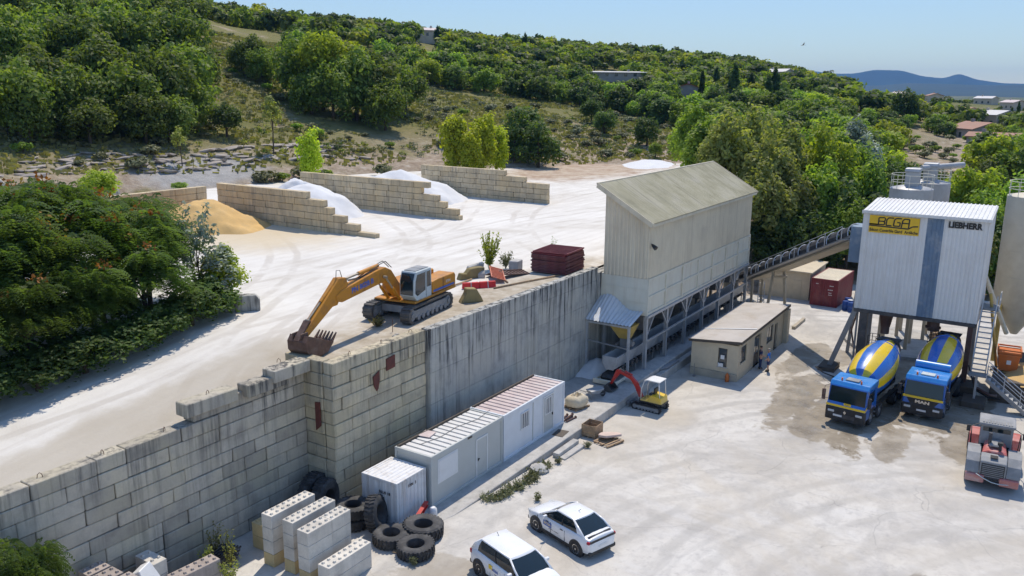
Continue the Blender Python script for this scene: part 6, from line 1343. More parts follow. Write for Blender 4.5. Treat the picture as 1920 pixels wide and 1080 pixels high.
    q = MB(); q.lathe([(.6,0),(1.05,.04),(1.22,.13),(1.37,.33),(1.38,.45),(1.27,.62),(1.02,.80),(.76,.93)], A_, B_, n, True, cols_, .13)
    dr = q.build('drum', [MATS['truck_blue'], MATS['drum_yellow']], o, smooth=30)
    q = MB(); D_ = (B_-A_); q.lathe([(.735,0),(.76,.3),(.76,.7),(.735,1)], A_+D_*.90, A_+D_*1.0, 28); q.build('drum_ring', MATS['black_plastic'], dr, smooth=40)
    q = MB(); q.lathe([(1.10,0),(1.12,.3),(1.12,.7),(1.07,1)], A_+D_*.745, A_+D_*.765, 32, caps=False) ; q.build('roller_ring', MATS['truck_blue'], dr)
    q = MB(); q.box(-2.5,-2.2,-.6,.6,.95,2.3); q.build('front_pedestal', MATS['truck_blue'], o)
    for s_ in (-1, 1): q = MB(); q.beam((-7.4,s_*.42,1.0), (-7.6,s_*.75,2.5), .14, .2); q.beam((-8.5,s_*.42,1.0), (-7.7,s_*.72,2.6), .1, .14); q.build('rear_pedestal', MATS['black_plastic'], o)
    q = MB(); q.loft([[(-7.6,-.35,3.35),(-7.6,.35,3.35),(-8.3,.3,3.35),(-8.3,-.3,3.35)], [(-7.3,-.75,4.05),(-7.3,.75,4.05),(-8.6,.7,3.95),(-8.6,-.7,3.95)]], caps=False); q.build('hopper', MATS['dark_steel'], o)
    q = MB(); q.loft([[(-8.3,-.3,3.0),(-8.3,.3,3.0),(-8.5,.3,2.9),(-8.5,-.3,2.9)], [(-8.9,-.25,1.6),(-8.9,.25,1.6),(-9.15,.25,1.6),(-9.15,-.25,1.6)]]); q.build('chute', MATS['dark_steel'], o)
    ld = MB(); yo = -1.05
    for yy in (yo-.22, yo+.22): ld.tube([(-8.5,yy,.7),(-8.3,yy,3.2),(-8.3,yy,4.1)], .025, 5)
    for z in np.arange(.9,3.2,.3): ld.tube([(-8.5+.08*(z-.7),yo-.22,z),(-8.5+.08*(z-.7),yo+.22,z)], .02, 5)
    for z in (3.6,4.1): ld.tube([(-8.3,yo-.3,z),(-7.5,yo-.3,z),(-7.5,yo+.25,z),(-8.3,yo+.25,z),(-8.3,yo-.3,z)], .02, 5)
    for xx, yy in ((-7.5,yo-.3),(-7.5,yo+.25),(-8.3,yo+.25)): ld.tube([(xx,yy,3.2),(xx,yy,4.1)], .02, 5)
    ld.box(-8.3,-7.5,yo-.3,yo+.25,3.17,3.2); ld.build('ladder_platform', MATS['black_plastic'], o)
    if variant == 2:
        q = MB(); q.cyl((-2.5,-1.05,2.98),(-2.5,1.05,2.98), .32, .32, 18); q.build('water_tank', MATS['truck_roof_blue'], o, smooth=40)
    return o
t1_ = mixer('blue and yellow mixer truck farther left with a yellow waistband and diamond badge', (53.15,9.2,G), rad(172.5), 1)
t2_ = mixer('blue and yellow mixer truck backed under the tower, water tank behind its cab', (57.1,5.3,G), rad(176.5), 2)
# ---- wheel loader seen from behind
wl_ = thing('wheel_loader', 'dusty faded red wheel loader seen from behind', 'loader', (48.25,.75,G), rad(3))
q = MB(); q.prism([(0,.75),(0,1.62),(.35,1.78),(.8,1.85),(.8,.75)], 'y', -.62, .62); rg = q.build('radiator_housing', MATS['loader_grey'], wl_, bevel=.05, seg=2)
for k in range(7): q = MB(); q.box(-.04,-.005,-.5,.5,.82+k*.1,.86+k*.1); q.build('grille_bar', MATS['loader_grey'], rg)
q = MB(); q.box(-.012,-.004,-.54,.54,.78,1.52); q.build('grille_mesh', MATS['black_plastic'], rg)
q = MB(); q.box(.2,.6,-.18,.18,1.8,1.83); q.build('hood_handle', MATS['black_plastic'], rg)
q = MB(); q.loft([[(.8,-.6,.8),(.8,.6,.8),(.8,.6,1.82),(.8,.3,1.95),(.8,-.3,1.95),(.8,-.6,1.82)], [(2.15,-.5,.8),(2.15,.5,.8),(2.15,.5,2.0),(2.15,.3,2.14),(2.15,-.3,2.14),(2.15,-.5,2.0)]]); q.build('hood', MATS['loader_red'], wl_, bevel=.04)
q = MB(); q.box(1.1,2.0,-.3,.3,2.06,2.22); q.build('engine_cowl', MATS['loader_grey'], wl_, bevel=.06)
q = MB(); q.cyl((1.45,.28,2.1),(1.45,.28,2.75), .09, .09, 12); q.build('exhaust', MATS['dark_steel'], wl_); q = MB(); q.cyl((1.0,-.22,2.0),(1.0,-.22,2.3), .07, .07, 10); q.cyl((1.0,-.22,2.3),(1.0,-.22,2.45), .14, .14, 12); q.build('air_intake', MATS['black_plastic'], wl_, smooth=40)
for s_ in (-1, 1):
    q = MB(); q.loft([[(x,s_*.64,z),(x,s_*1.28,z),(x,s_*1.28,z-.07),(x,s_*.64,z-.07)] for x, z in ((.0,.95),(.2,1.48),(.65,1.8),(1.3,1.9),(1.95,1.8),(2.35,1.4))]); q.build('rear_fender', MATS['loader_grey'], wl_, bevel=.02)
    q = MB(); q.prism([(-.12,.42),(-.12,.85),(.15,.9),(.25,.5)], 'y', s_*.35, s_*1.25); q.build('counterweight', MATS['loader_red'], wl_, bevel=.06, seg=2)
    for x in (1.25, 4.3): wheel(wl_, x, s_*.98, .86, .58, 'loader_red', 'truck', s_)
    q = MB(); q.tube([(2.35,s_*1.15,.8),(2.35,s_*1.2,1.9),(2.5,s_*1.2,2.3),(3.2,s_*1.2,2.3),(3.3,s_*1.15,1.2)], .025, 6); q.build('grab_rail', MATS['black_plastic'], wl_, smooth=True)
    q = MB(); q.loft([[(x,s_*.66,z),(x,s_*1.26,z),(x,s_*1.26,z-.07),(x,s_*.66,z-.07)] for x, z in ((3.25,1.3),(3.6,1.75),(4.2,1.88),(4.9,1.75),(5.25,1.3))]); q.build('front_fender', MATS['loader_red'], wl_, bevel=.03)
    q = MB(); q.obox((2.5,s_*1.35,2.45), (.1,.2,.35)); q.tube([(2.8,s_*.8,2.75),(2.5,s_*1.35,2.5)], .02, 5); q.build('mirror', MATS['black_plastic'], wl_)
    q = MB(); q.beam((3.6,s_*.55,1.5), (6.2,s_*.55,.7), .14, .3); q.build('lift_arm', MATS['loader_red'], wl_)
q = MB(); q.tube([(-.1,.75,.9),(-.18,.4,.75),(-.2,.0,.6),(-.15,-.4,.55),(-.1,-.8,.6)], .025, 6); q.build('cable', MATS['cab_white'], wl_, smooth=True)
q = MB(); q.prism([(2.2,1.15),(3.75,1.15),(3.85,1.9),(3.6,2.85),(2.3,2.85),(2.2,2.2)], 'y', -.78, .78); cb2 = q.build('cab', MATS['loader_grey'], wl_, bevel=.04)
g_ = MB(); pane(g_, [(2.2,.68,1.5),(2.2,-.68,1.5),(2.285,-.66,2.75),(2.285,.66,2.75)], .02); g_.build('rear_window', MATS['car_glass'], cb2)
for s_ in (-1, 1): g_ = MB(); g_.prism([(2.4,1.6),(3.6,1.6),(3.65,1.9),(3.5,2.75),(2.42,2.75)], 'y', s_*.77, s_*.795); g_.build('side_window', MATS['car_glass'], cb2)
q = MB(); q.box(2.1,3.8,-.88,.88,2.86,3.02); rfl = q.build('cab_roof', MATS['loader_grey'], wl_, bevel=.05, seg=2)
for k in range(11): q = MB(); q.box(2.2,2.75,-.72+k*.135,-.72+k*.135+.08,3.02,3.06); q.build('roof_rib', MATS['loader_grey'], rfl)
q = MB(); q.loft([[(5.6,-1.3,.1),(5.6,1.3,.1),(6.9,1.3,.05),(6.9,-1.3,.05)], [(5.5,-1.3,1.1),(5.5,1.3,1.1),(5.9,1.3,1.15),(5.9,-1.3,1.15)]]); q.build('front_bucket', MATS['rusty_steel'], wl_)
q = MB(); q.box(2.0,5.0,-.4,.4,.55,1.1); q.build('chassis', MATS['dark_steel'], wl_)
# ------------------------------------------------------------------ things on the terrace
simple('faded_red', (.15,.045,.05), .75, 0, .25, 3, (.22,.16,.15), .6, 1.2); simple('bright_red', (.62,.02,.02), .5, 0, .1, 3); simple('panel_orange', (.60,.19,.10), .6, 0, .15, 3, (.42,.2,.14), .4, 1.5)
def form_panel(L, Wd, mat, nr=8, t=.1):
    q = MB()
    for y in (-Wd/2, Wd/2-.06): q.box(-L/2, L/2, y, y+.06, 0, t)
    for k in range(nr+1):
        x = -L/2 + k*(L-.06)/nr; q.box(x, x+.06, -Wd/2+.06, Wd/2-.06, 0.005, t-.01)
    q.box(-L/2+.02, L/2-.02, -Wd/2+.02, Wd/2-.02, 0, .012)
    return q.mesh('formwork_panel', MATS[mat])
FP, FPR = form_panel(3.2, 2.75, 'faded_red', 9), form_panel(3.1, 2.7, 'red_container', 9)
names_ = ['lowest','second','third','fourth','fifth','sixth','seventh','eighth','ninth','tenth','eleventh','twelfth','thirteenth','uppermost']
for k in range(14):
    tag(share('formwork_panel', FPR if k > 11 else FP, None, (52.3+RNG.uniform(-.06,.06), 29.75+RNG.uniform(-.06,.06), gz(52.3,29.7)+.08+k*.108), (0,0,rad(4)+RNG.uniform(-.02,.02))), '%s red formwork panel, %s in the stack on the wall edge' % ('bright' if k > 11 else 'faded', names_[k]), 'panel', 'formwork panels stacked on the wall edge')
for y in (28.9, 30.6): q = MB(); q.box(51.0,53.6,y-.06,y+.06,gz(52,y)-.03,gz(52,y)+.08); tag(q.build('timber', MATS['wood']), 'squared timber under the panel stack, %s the yard' % ('nearer' if y < 29 else 'farther from'), 'timber')
FO = form_panel(2.6, 1.0, 'panel_orange', 8, .08); FD = form_panel(2.4, .9, 'brown_steel', 7, .08)
tag(share('formwork_panel', FO, None, (47.2,31.7,gz(47,32)+.42), (rad(16),rad(-4),rad(38))), 'orange ladder-like panel propped on rubble', 'panel')
tag(share('formwork_panel', FD, None, (48.9,31.4,gz(49,31)+.22), (rad(10),rad(6),rad(-12))), 'dark rusty panel lying under the orange one', 'panel')
tag(share('formwork_panel', FD, None, (48.5,32.5,gz(48,32)+.12), (rad(-5),rad(3),rad(12))), 'dark rusty panel flat beside the bushes', 'panel')
rb = thing('plastic_barrier', 'red plastic barrier with white bands behind the excavator', 'barrier', (44.35,31.2,gz(44,31)), rad(-38))
for k in range(4):
    q = MB(); x = -1.15+k*.58; q.prism([(-.22,0),(.22,0),(.14,.18),(.10,.42),(-.10,.42),(-.14,.18)], 'x', x, x+.54); q.build('segment', MATS['bright_red'], rb, bevel=.03)
    if k in (0, 2): q = MB(); q.prism([(-.225,.0),(.225,.0),(.145,.18),(.105,.425),(-.105,.425),(-.145,.18)], 'x', x+.535, x+.60); q.build('band', MATS['pink_roof'], rb)
concrete('mossy_concrete', (.34,.27,.13), (.12,.11,.08), .6, True, .2, (.30,.24,.10))
def rubble(name, label, x, y, z, poly, th, mat, rot, cat='rubble'):
    q = MB(); q.prism(poly, 'y', -th/2, th/2); tag(q.build(name, MATS[mat], loc=(x,y,z), rot=rot, bevel=.04), label, cat)
rubble('jersey_barrier', 'short mossy concrete barrier end standing on the wall edge', 40.9, 29.4, gz(41,29), [(-.75,0),(.75,0),(.62,.3),(.35,.75),(.3,.85),(-.35,.9),(-.4,.6),(-.6,.25)], .55, 'mossy_concrete', (0,0,rad(-35)), 'barrier')
rubble('concrete_lump', 'broken mossy concrete lump in front of the leafy bush', 46.5, 33.4, gz(46,33), [(-1.1,0),(1.0,0),(1.0,.7),(.4,.75),(-.2,.7),(-.5,.4),(-.9,.45)], .5, 'mossy_concrete', (0,0,rad(-20)))
rubble('concrete_lump', 'grey concrete slab leaning behind the mossy lump', 48.2, 34.4, gz(48,34), [(-.7,0),(.8,0),(.8,.7),(-.6,.55)], .3, 'slab', (rad(12),0,rad(-15)))
rubble('concrete_block', 'square concrete block beside the red panel stack', 50.4, 32.2, gz(50,32), [(-.5,0),(.5,0),(.5,.8),(-.5,.8)], .7, 'slab', (0,0,rad(10)), 'block')
rubble('concrete_lump', 'worn concrete lump at the terrace corner behind the panels', 55.4, 30.2, gz(55,30), [(-1.0,0),(1.0,0),(.9,.5),(.3,.62),(-.7,.5)], .6, 'slab', (0,0,rad(-12)))
rubble('stone', 'pale grey angular rock among the rubble', 47.2, 33.0, gz(47,33), [(-.4,0),(.4,0),(.3,.4),(-.1,.5),(-.35,.3)], .5, 'slab', (0,0,.6), 'rock')
rubble('roadside_block', 'dark rounded concrete block at the bend of the haul road', 31.6, 39.3, gz(31.6,39.3), [(-1.0,0),(1.0,0),(1.0,.7),(.75,.95),(-.7,.95),(-1.0,.7)], .6, 'cast_wall', (0,0,rad(-40)), 'block')
rubble('flat_stone', 'small dark slab lying on the terrace edge', 32.6, 28.35, gz(32,28.3)+.02, [(-.3,0),(.3,0),(.27,.1),(-.25,.12)], .25, 'cast_wall', (0,0,.3), 'stone')
for k, (p0, p1) in enumerate((((44.6,30.2),(50.5,28.6)),((41.8,32.6),(46.0,33.0)),((46.6,30.4),(47.3,31.2)),((49.3,32.4),(50.6,31.6)))):
    q = MB(); q.tube([(p0[0],p0[1],gz(*p0)+.06),((p0[0]+p1[0])/2,(p0[1]+p1[1])/2,gz(*p0)+.09),(p1[0],p1[1],gz(*p1)+.07)], .06, 6); tag(q.build('pole', MATS['wood'], smooth=True), ['long bent wooden pole lying along the wall edge', 'wooden pole lying behind the excavator', 'short pale stake beside the red barrier', 'short dark stake near the panel stack'][k], 'pole')
q = MB(); q.tube([(0,0,0),(.02,.01,.75)], .02, 5); tag(q.build('rebar_stake', MATS['rebar'], loc=(33.2,29.1,gz(33,29))), 'rusty rebar stake beside the excavator track', 'stake')
concrete('pipe_concrete', (.44,.42,.39), (.2,.2,.19), .5, True, .15)
def pipe(label, x, y, z, rz, r=1.0, L=4.0):
    q = MB(); q.lathe([(r*.84,0),(r,0),(r,.9),(r*1.12,.92),(r*1.12,1.0),(r*.95,1.0)], (-L/2,0,0), (L/2,0,0), 28, caps=False); q.lathe([(r*.84,0),(r*.84,1)], (-L/2,0,0), (L/2,0,0), 28, caps=False)
    tag(q.build('concrete_pipe', MATS['pipe_concrete'], loc=(x,y,z+r), rot=(0,0,rz), smooth=30), label, 'pipe', 'concrete pipes stored behind the bushes')
pipe('big concrete pipe end-on above the orange-flowered trees', 46.5, 84.0, 7.3, rad(55), 1.3)
pipe('second big concrete pipe beside the end-on one', 51.5, 86.5, 7.3, rad(25), 1.2)
pipe('concrete pipe with its open end at the edge of the picture', 35.6, 77.0, 7.2, rad(-25), 1.25)
pipe('concrete pipe stacked just behind the open-ended one', 38.5, 80.8, 7.4, rad(-20), 1.25)
pipe('short half-buried concrete pipe between the pipe pairs', 42.6, 82.0, 6.8, rad(40), 1.0, 3)
q = MB(); q.prism([(-1.6,0),(1.6,0),(1.1,.9),(.2,1.6),(-.9,1.3)], 'y', -.9, .9); tag(q.build('grey_rock', MATS['slab'], loc=(44.0,93.0,9.0), rot=(0,0,.5), bevel=.2), 'pale grey boulder above the stored pipes', 'rock')
# ------------------------------------------------------------------ vegetation
def leaf_mat(name, dark, mid, light, transl=.45, nscale=.8):
    m, nt, b = new_mat(name); v = coords(nt, True)
    rnd = obj_random(nt); n_ = noise(nt, v, nscale, 4, .6)
    ad = N(nt, 'Math', operation='MULTIPLY_ADD'); nt.links.new(rnd, ad.inputs[0]); ad.inputs[1].default_value = .34; ad.inputs[2].default_value = -.17
    a2 = N(nt, 'Math', operation='ADD'); nt.links.new(ad.outputs[0], a2.inputs[0]); nt.links.new(n_, a2.inputs[1])
    c = ramp(nt, a2.outputs[0], [(.22, dark), (.5, mid), (.78, light)])
    hs = N(nt, 'HueSaturation'); hm_ = N(nt, 'MapRange'); nt.links.new(obj_random(nt), hm_.inputs[0]); hm_.inputs[3].default_value = .475; hm_.inputs[4].default_value = .525; nt.links.new(hm_.outputs[0], hs.inputs['Hue']); nt.links.new(c, hs.inputs['Color']); c = hs.outputs[0]
    nt.links.new(c, b.inputs['Base Color']); b.inputs['Roughness'].default_value = .6; b.inputs['Specular IOR Level'].default_value = .25
    t_ = N(nt, 'BsdfTranslucent'); tc = mix(nt, 1.0, c, (1.5,1.6,.6), 'MULTIPLY'); nt.links.new(tc, t_.inputs[0])
    ms = N(nt, 'MixShader'); ms.inputs[0].default_value = transl; nt.links.new(b.outputs[0], ms.inputs[1]); nt.links.new(t_.outputs[0], ms.inputs[2])
    nt.links.new(ms.outputs[0], nt.nodes['Material Output'].inputs[0]); return m
leaf_mat('leaf_oak', (0.070,0.112,0.030), (0.138,0.192,0.044), (0.289,0.326,0.065))
leaf_mat('leaf_dark', (0.045,0.083,0.030), (0.085,0.131,0.039), (0.155,0.197,0.057))
leaf_mat('leaf_green', (0.101,0.181,0.035), (0.205,0.303,0.051), (0.406,0.480,0.080))
leaf_mat('leaf_olive', (0.131,0.163,0.056), (0.256,0.279,0.089), (0.435,0.415,0.139))
leaf_mat('leaf_yellow', (0.226,0.298,0.028), (0.395,0.479,0.040), (0.603,0.657,0.070))
leaf_mat('leaf_yellowgreen', (0.167,0.220,0.028), (0.293,0.359,0.044), (0.502,0.518,0.070))
leaf_mat('leaf_silver', (0.181,0.232,0.174), (0.313,0.362,0.289), (0.545,0.594,0.511), .2)
leaf_mat('leaf_scrub', (0.108,0.120,0.061), (0.184,0.192,0.105), (0.294,0.283,0.174), .2)
leaf_mat('leaf_sumac', (.055,.100,.028), (.108,.165,.046), (.185,.235,.07), .42)
leaf_mat('seed_orange', (.22,.085,.02), (.33,.15,.03), (.36,.22,.05), .3)
leaf_mat('dry_grass', (0.138,0.131,0.049), (0.227,0.206,0.080), (0.344,0.302,0.138), .3, .25)
simple('bark', (.085,.065,.048), .95, 0, .3, 4, (.05,.04,.03), .5, 2)
LR = np.random.RandomState(11)
def unit(n):
    v_ = LR.normal(size=(n,3)); return v_/np.linalg.norm(v_, axis=1, keepdims=True)
def leaf_quads(P, nrm, size, asp=.62):
    """one leaf-sized four-cornered face at each point"""
    n = len(P); t = unit(n); t = t - (t*nrm).sum(1, keepdims=True)*nrm; t /= np.maximum(np.linalg.norm(t, axis=1, keepdims=True), 1e-6); bt = np.cross(nrm, t)
    s_ = np.asarray(size).reshape(-1,1)*np.ones((n,1)); a = t*s_; b_ = bt*s_*asp; k = nrm*s_*.18
    V = np.stack([P-a, P+b_*.9-a*.05+k, P+a, P-b_*.9-a*.05+k], 1).reshape(-1,3)
    return V, np.arange(4*n).reshape(-1,4)
def crown(n, leaf, rx, rz, cz, ncl, clr=.34, inner=.45, flat=.0, cone=0.0, low=-.35):
    C_ = unit(ncl); C_[:,2] = np.where(C_[:,2] < low, -C_[:,2]*.5, C_[:,2]); r_ = inner + (1-inner)*LR.rand(ncl,1)**.6
    C_ = C_*r_*(1-clr*.75)
    if cone: C_[:,:2] *= np.clip(1-cone*(C_[:,2:]+.6)/1.6, .08, 1)
    rad_ = clr*(.6+.7*LR.rand(ncl)); w_ = rad_**2; k = LR.choice(ncl, n, p=w_/w_.sum())
    d = unit(n); d[:,2] = np.where((d[:,2] < -.2) & (LR.rand(n) < .6), -d[:,2], d[:,2])
    rr_ = (.55+.45*LR.rand(n,1)**.5)*(1+.18*LR.normal(size=(n,1)))
    off = d*rr_*rad_[k][:,None]
    if cone: off[:,:2] *= .7
    P = (C_[k]+off)*np.array([rx,rx,rz]); P[:,2] += cz
    nrm = d*.75 + unit(n)*.6; nrm[:,2] += .25; nrm /= np.linalg.norm(nrm, axis=1, keepdims=True)
    V, Q = leaf_quads(P, nrm, leaf*(.55+.8*LR.rand(n)))
    return V, Q, C_*np.array([rx,rx,rz])+np.array([0,0,cz])
def trunk(h, r, centers, k=7, lean=.15):
    q = MB(); top = Vector((lean*h*.3, 0, h)); q.tube([(0,0,-.5),(lean*.1*h,.02,h*.35),(lean*.2*h,-.03,h*.7),top], [r*1.25,r,r*.75,r*.4], 7)
    for c in centers[:k]:
        c = Vector(c); s_ = Vector((lean*.12*h,0,h*RNG.uniform(.3,.75))); mid_ = (s_+c)/2+Vector((0,0,.08*h)); q.tube([s_,mid_,c], [r*.5,r*.32,r*.1], 5)
    return q
PROTO = {}
def proto(kind, mat, n, leaf, rx, rz, cz, ncl, th, tr, **kw):
    V, Q, cs = crown(n, leaf, rx, rz, cz, ncl, **kw)
    PROTO.setdefault(kind, []).append((np_mesh(kind+'_crown', V, Q, MATS[mat]), trunk(th, tr, cs).mesh(kind+'_trunk', MATS['bark'], smooth=40), cz+rz))
for k in range(3): proto('oak', 'leaf_oak', 4300, .25, 3.9, 3.9, 3.3, 62, 4.4, .22, clr=.28, low=-.8)
for k in range(2): proto('sparse', 'leaf_yellowgreen', 2300, .25, 3.7, 3.6, 4.8, 44, 5.8, .2, clr=.24)
for k in range(2): proto('dark', 'leaf_dark', 3000, .22, 2.9, 3.2, 2.9, 44, 3.6, .2, clr=.30, low=-.8)
for k in range(3): proto('green', 'leaf_green', 4800, .20, 2.7, 4.1, 3.9, 50, 5.2, .18, clr=.28)
for k in range(2): proto('olive', 'leaf_olive', 4800, .19, 2.6, 4.2, 4.0, 50, 5.2, .18, clr=.26)
for k in range(2): proto('yellow', 'leaf_yellow', 2600, .20, 1.8, 3.4, 3.0, 44, 4.5, .12, clr=.30, low=-.9)
for k in range(2): proto('yellowgreen', 'leaf_yellowgreen', 4500, .20, 2.9, 3.6, 4.0, 42, 5.5, .18, clr=.28)
for k in range(2): proto('silver', 'leaf_silver', 2600, .22, 2.2, 4.0, 4.4, 40, 6, .16, clr=.26)
for k in range(2): proto('silverling', 'leaf_silver', 800, .15, 1.5, 3.4, 4.0, 30, 5.4, .06, clr=.2, low=-.6)
proto('sapling', 'leaf_olive', 420, .20, 1.3, 2.0, 3.6, 16, 4.2, .08, clr=.3)
proto('cypress', 'leaf_dark', 1500, .22, .95, 3.8, 4.0, 34, 5, .14, clr=.3, cone=.75)
proto('pine', 'leaf_dark', 1500, .28, 2.0, 4.2, 4.6, 34, 8, .2, clr=.22, cone=.9)
for mt_ in ('leaf_dark', 'leaf_green', 'leaf_oak', 'leaf_yellowgreen'):
    for k in range(2): proto('far_'+mt_, mt_, 1500, .42, 4.0, 3.7, 2.9, 34, 4.2, .25, clr=.32, low=-.8)
for k in range(3): proto('scrub', 'leaf_scrub', 520, .16, 1.0, .75, .55, 14, .5, .05, clr=.42)
for k in range(2): proto('bush', 'leaf_green', 700, .17, 1.0, .85, .75, 16, .6, .05, clr=.40)
def tree(kind, x, y, h, label, cat='tree', group=None, z=None, wide=1.0, name=None):
    cm, tm, ph = PROTO[kind][RNG.randrange(len(PROTO[kind]))]
    if z is None: z = tz(x, y)
    o = thing(name or ('tree' if cat == 'tree' else 'bush'), label, cat, (x,y,z-.05), RNG.uniform(0,6.28), group)
    s_ = h/ph; w_ = s_**(.62 if kind in ('yellow','silver','green','olive','yellowgreen','cypress','pine','sapling') else .85)*wide*RNG.uniform(.9,1.12)
    share('crown', cm, o).scale = (w_,w_,s_); share('trunk', tm, o).scale = (w_*.9,w_*.9,s_)
    return o
TREES = [('oak',58.3,114.0,11.1),('oak',65.2,119.4,12.1),('oak',65.6,113.4,10.3),('oak',73.6,119.1,13.1),('oak',72.5,111.5,10.9),('oak',78.7,113.4,13.0),('oak',86.1,117.9,12.7),('oak',82.7,111.7,8.4),('oak',58.2,111.7,6.9),('oak',64.8,109.2,6.7),('oak',71.7,107.2,7.5),('oak',75.4,107.1,7.2),('oak',72.9,142.4,12.8),('oak',81.8,149.0,13.1),('oak',84.0,142.0,12.5),('oak',92.4,145.1,14.2),('oak',94.4,139.0,13.7),('oak',101.1,139.2,13.5),('oak',100.1,132.4,9.8),('oak',94.7,164.7,12.5),('oak',93.3,176.9,11.7),('oak',109.8,167.2,13.2),('oak',118.5,167.3,12.3),('oak',128.8,172.1,11.5),('oak',117.9,138.6,8.7),('oak',118.9,143.0,6.4),('oak',116.6,134.5,7.3),('oak',118.0,125.1,12.6),('sparse',116.7,118.1,15.4),('sparse',122.2,118.1,13.7),('oak',118.8,111.6,13.6),('oak',113.6,112.6,10.8),('oak',122.6,110.4,13.3),('oak',130.2,112.4,11.7),('oak',134.9,113.0,9.4),('oak',118.6,104.4,9.9),('oak',112.3,116.7,8.9),('yellow',81.4,85.4,7.9),('yellow',102.6,76.6,9.7),('yellow',106.6,74.3,9.8),('yellow',102.3,73.5,7.7),('yellow',110.3,74.3,8.2),('dark',127.2,79.6,9.9),('dark',122.4,73.9,8.6),('dark',122.8,78.9,7.2),('sapling',87.9,99.8,9.2),('sapling',71.3,99.0,5.4),('dark',86.0,107.9,5.6),('dark',169.6,85.7,4.4),('dark',173.7,90.8,6.1),('dark',163.5,82.2,5.7),('dark',160.0,70.8,6.3),('green',147.0,63.2,3.2),('green',110.4,41.6,11.5),('green',101.6,36.5,12.6),('olive',98.6,33.2,14.1),('olive',106.8,33.6,14.0),('olive',97.9,28.5,15.1),('olive',104.3,28.1,14.0),('green',111.6,27.7,13.5),('yellowgreen',107.3,24.1,14.9),('green',117.6,23.7,12.3),('silver',125.6,24.8,12.8),('silver',124.0,22.5,11.0),('olive',96.9,24.8,11.7),('green',100.4,22.8,12.4),('olive',93.2,26.8,11.6),('dark',101.9,20.6,11.1),('green',106.3,19.0,12.6),('dark',110.5,18.1,10.1),('green',114.8,35.0,13.1),('green',121.3,46.8,9.4),('olive',121.6,28.8,11.5),('green',98.0,20.1,8.5),('green',99.2,18.8,10.4),('dark',95.1,23.5,8.9),('dark',92.6,25.3,7.1),('dark',97.7,21.5,5.6),('dark',102.6,17.1,10.1),('yellowgreen',111.7,8.0,11.9),('yellowgreen',115.6,9.8,9.2),('green',117.8,6.2,10.8),('green',109.9,4.1,11.7),('dark',117.4,11.8,9.1),('dark',124.2,14.5,8.3),('dark',128.7,18.5,7.5),('green',103.8,6.1,11.6),('olive',99.7,7.3,10.0),('dark',101.6,8.9,8.7),('green',100.8,5.8,7.0),('dark',101.9,3.2,9.2),('dark',192.9,28.4,3.1),('dark',175.9,27.6,3.3),('dark',257.3,37.6,10.4),('dark',324.9,57.8,6.1),('cypress',224.8,84.0,10.9),('pine',248.5,83.0,12.9),('pine',257.6,80.9,9.4),('pine',244.7,71.8,10.6),('pine',251.9,72.1,12.2),('pine',254.3,90.6,10.3),('pine',292.3,183.3,10.7),('pine',260.6,202.4,8.9),('cypress',329.7,13.3,7.9),('cypress',299.7,13.8,6.5)]
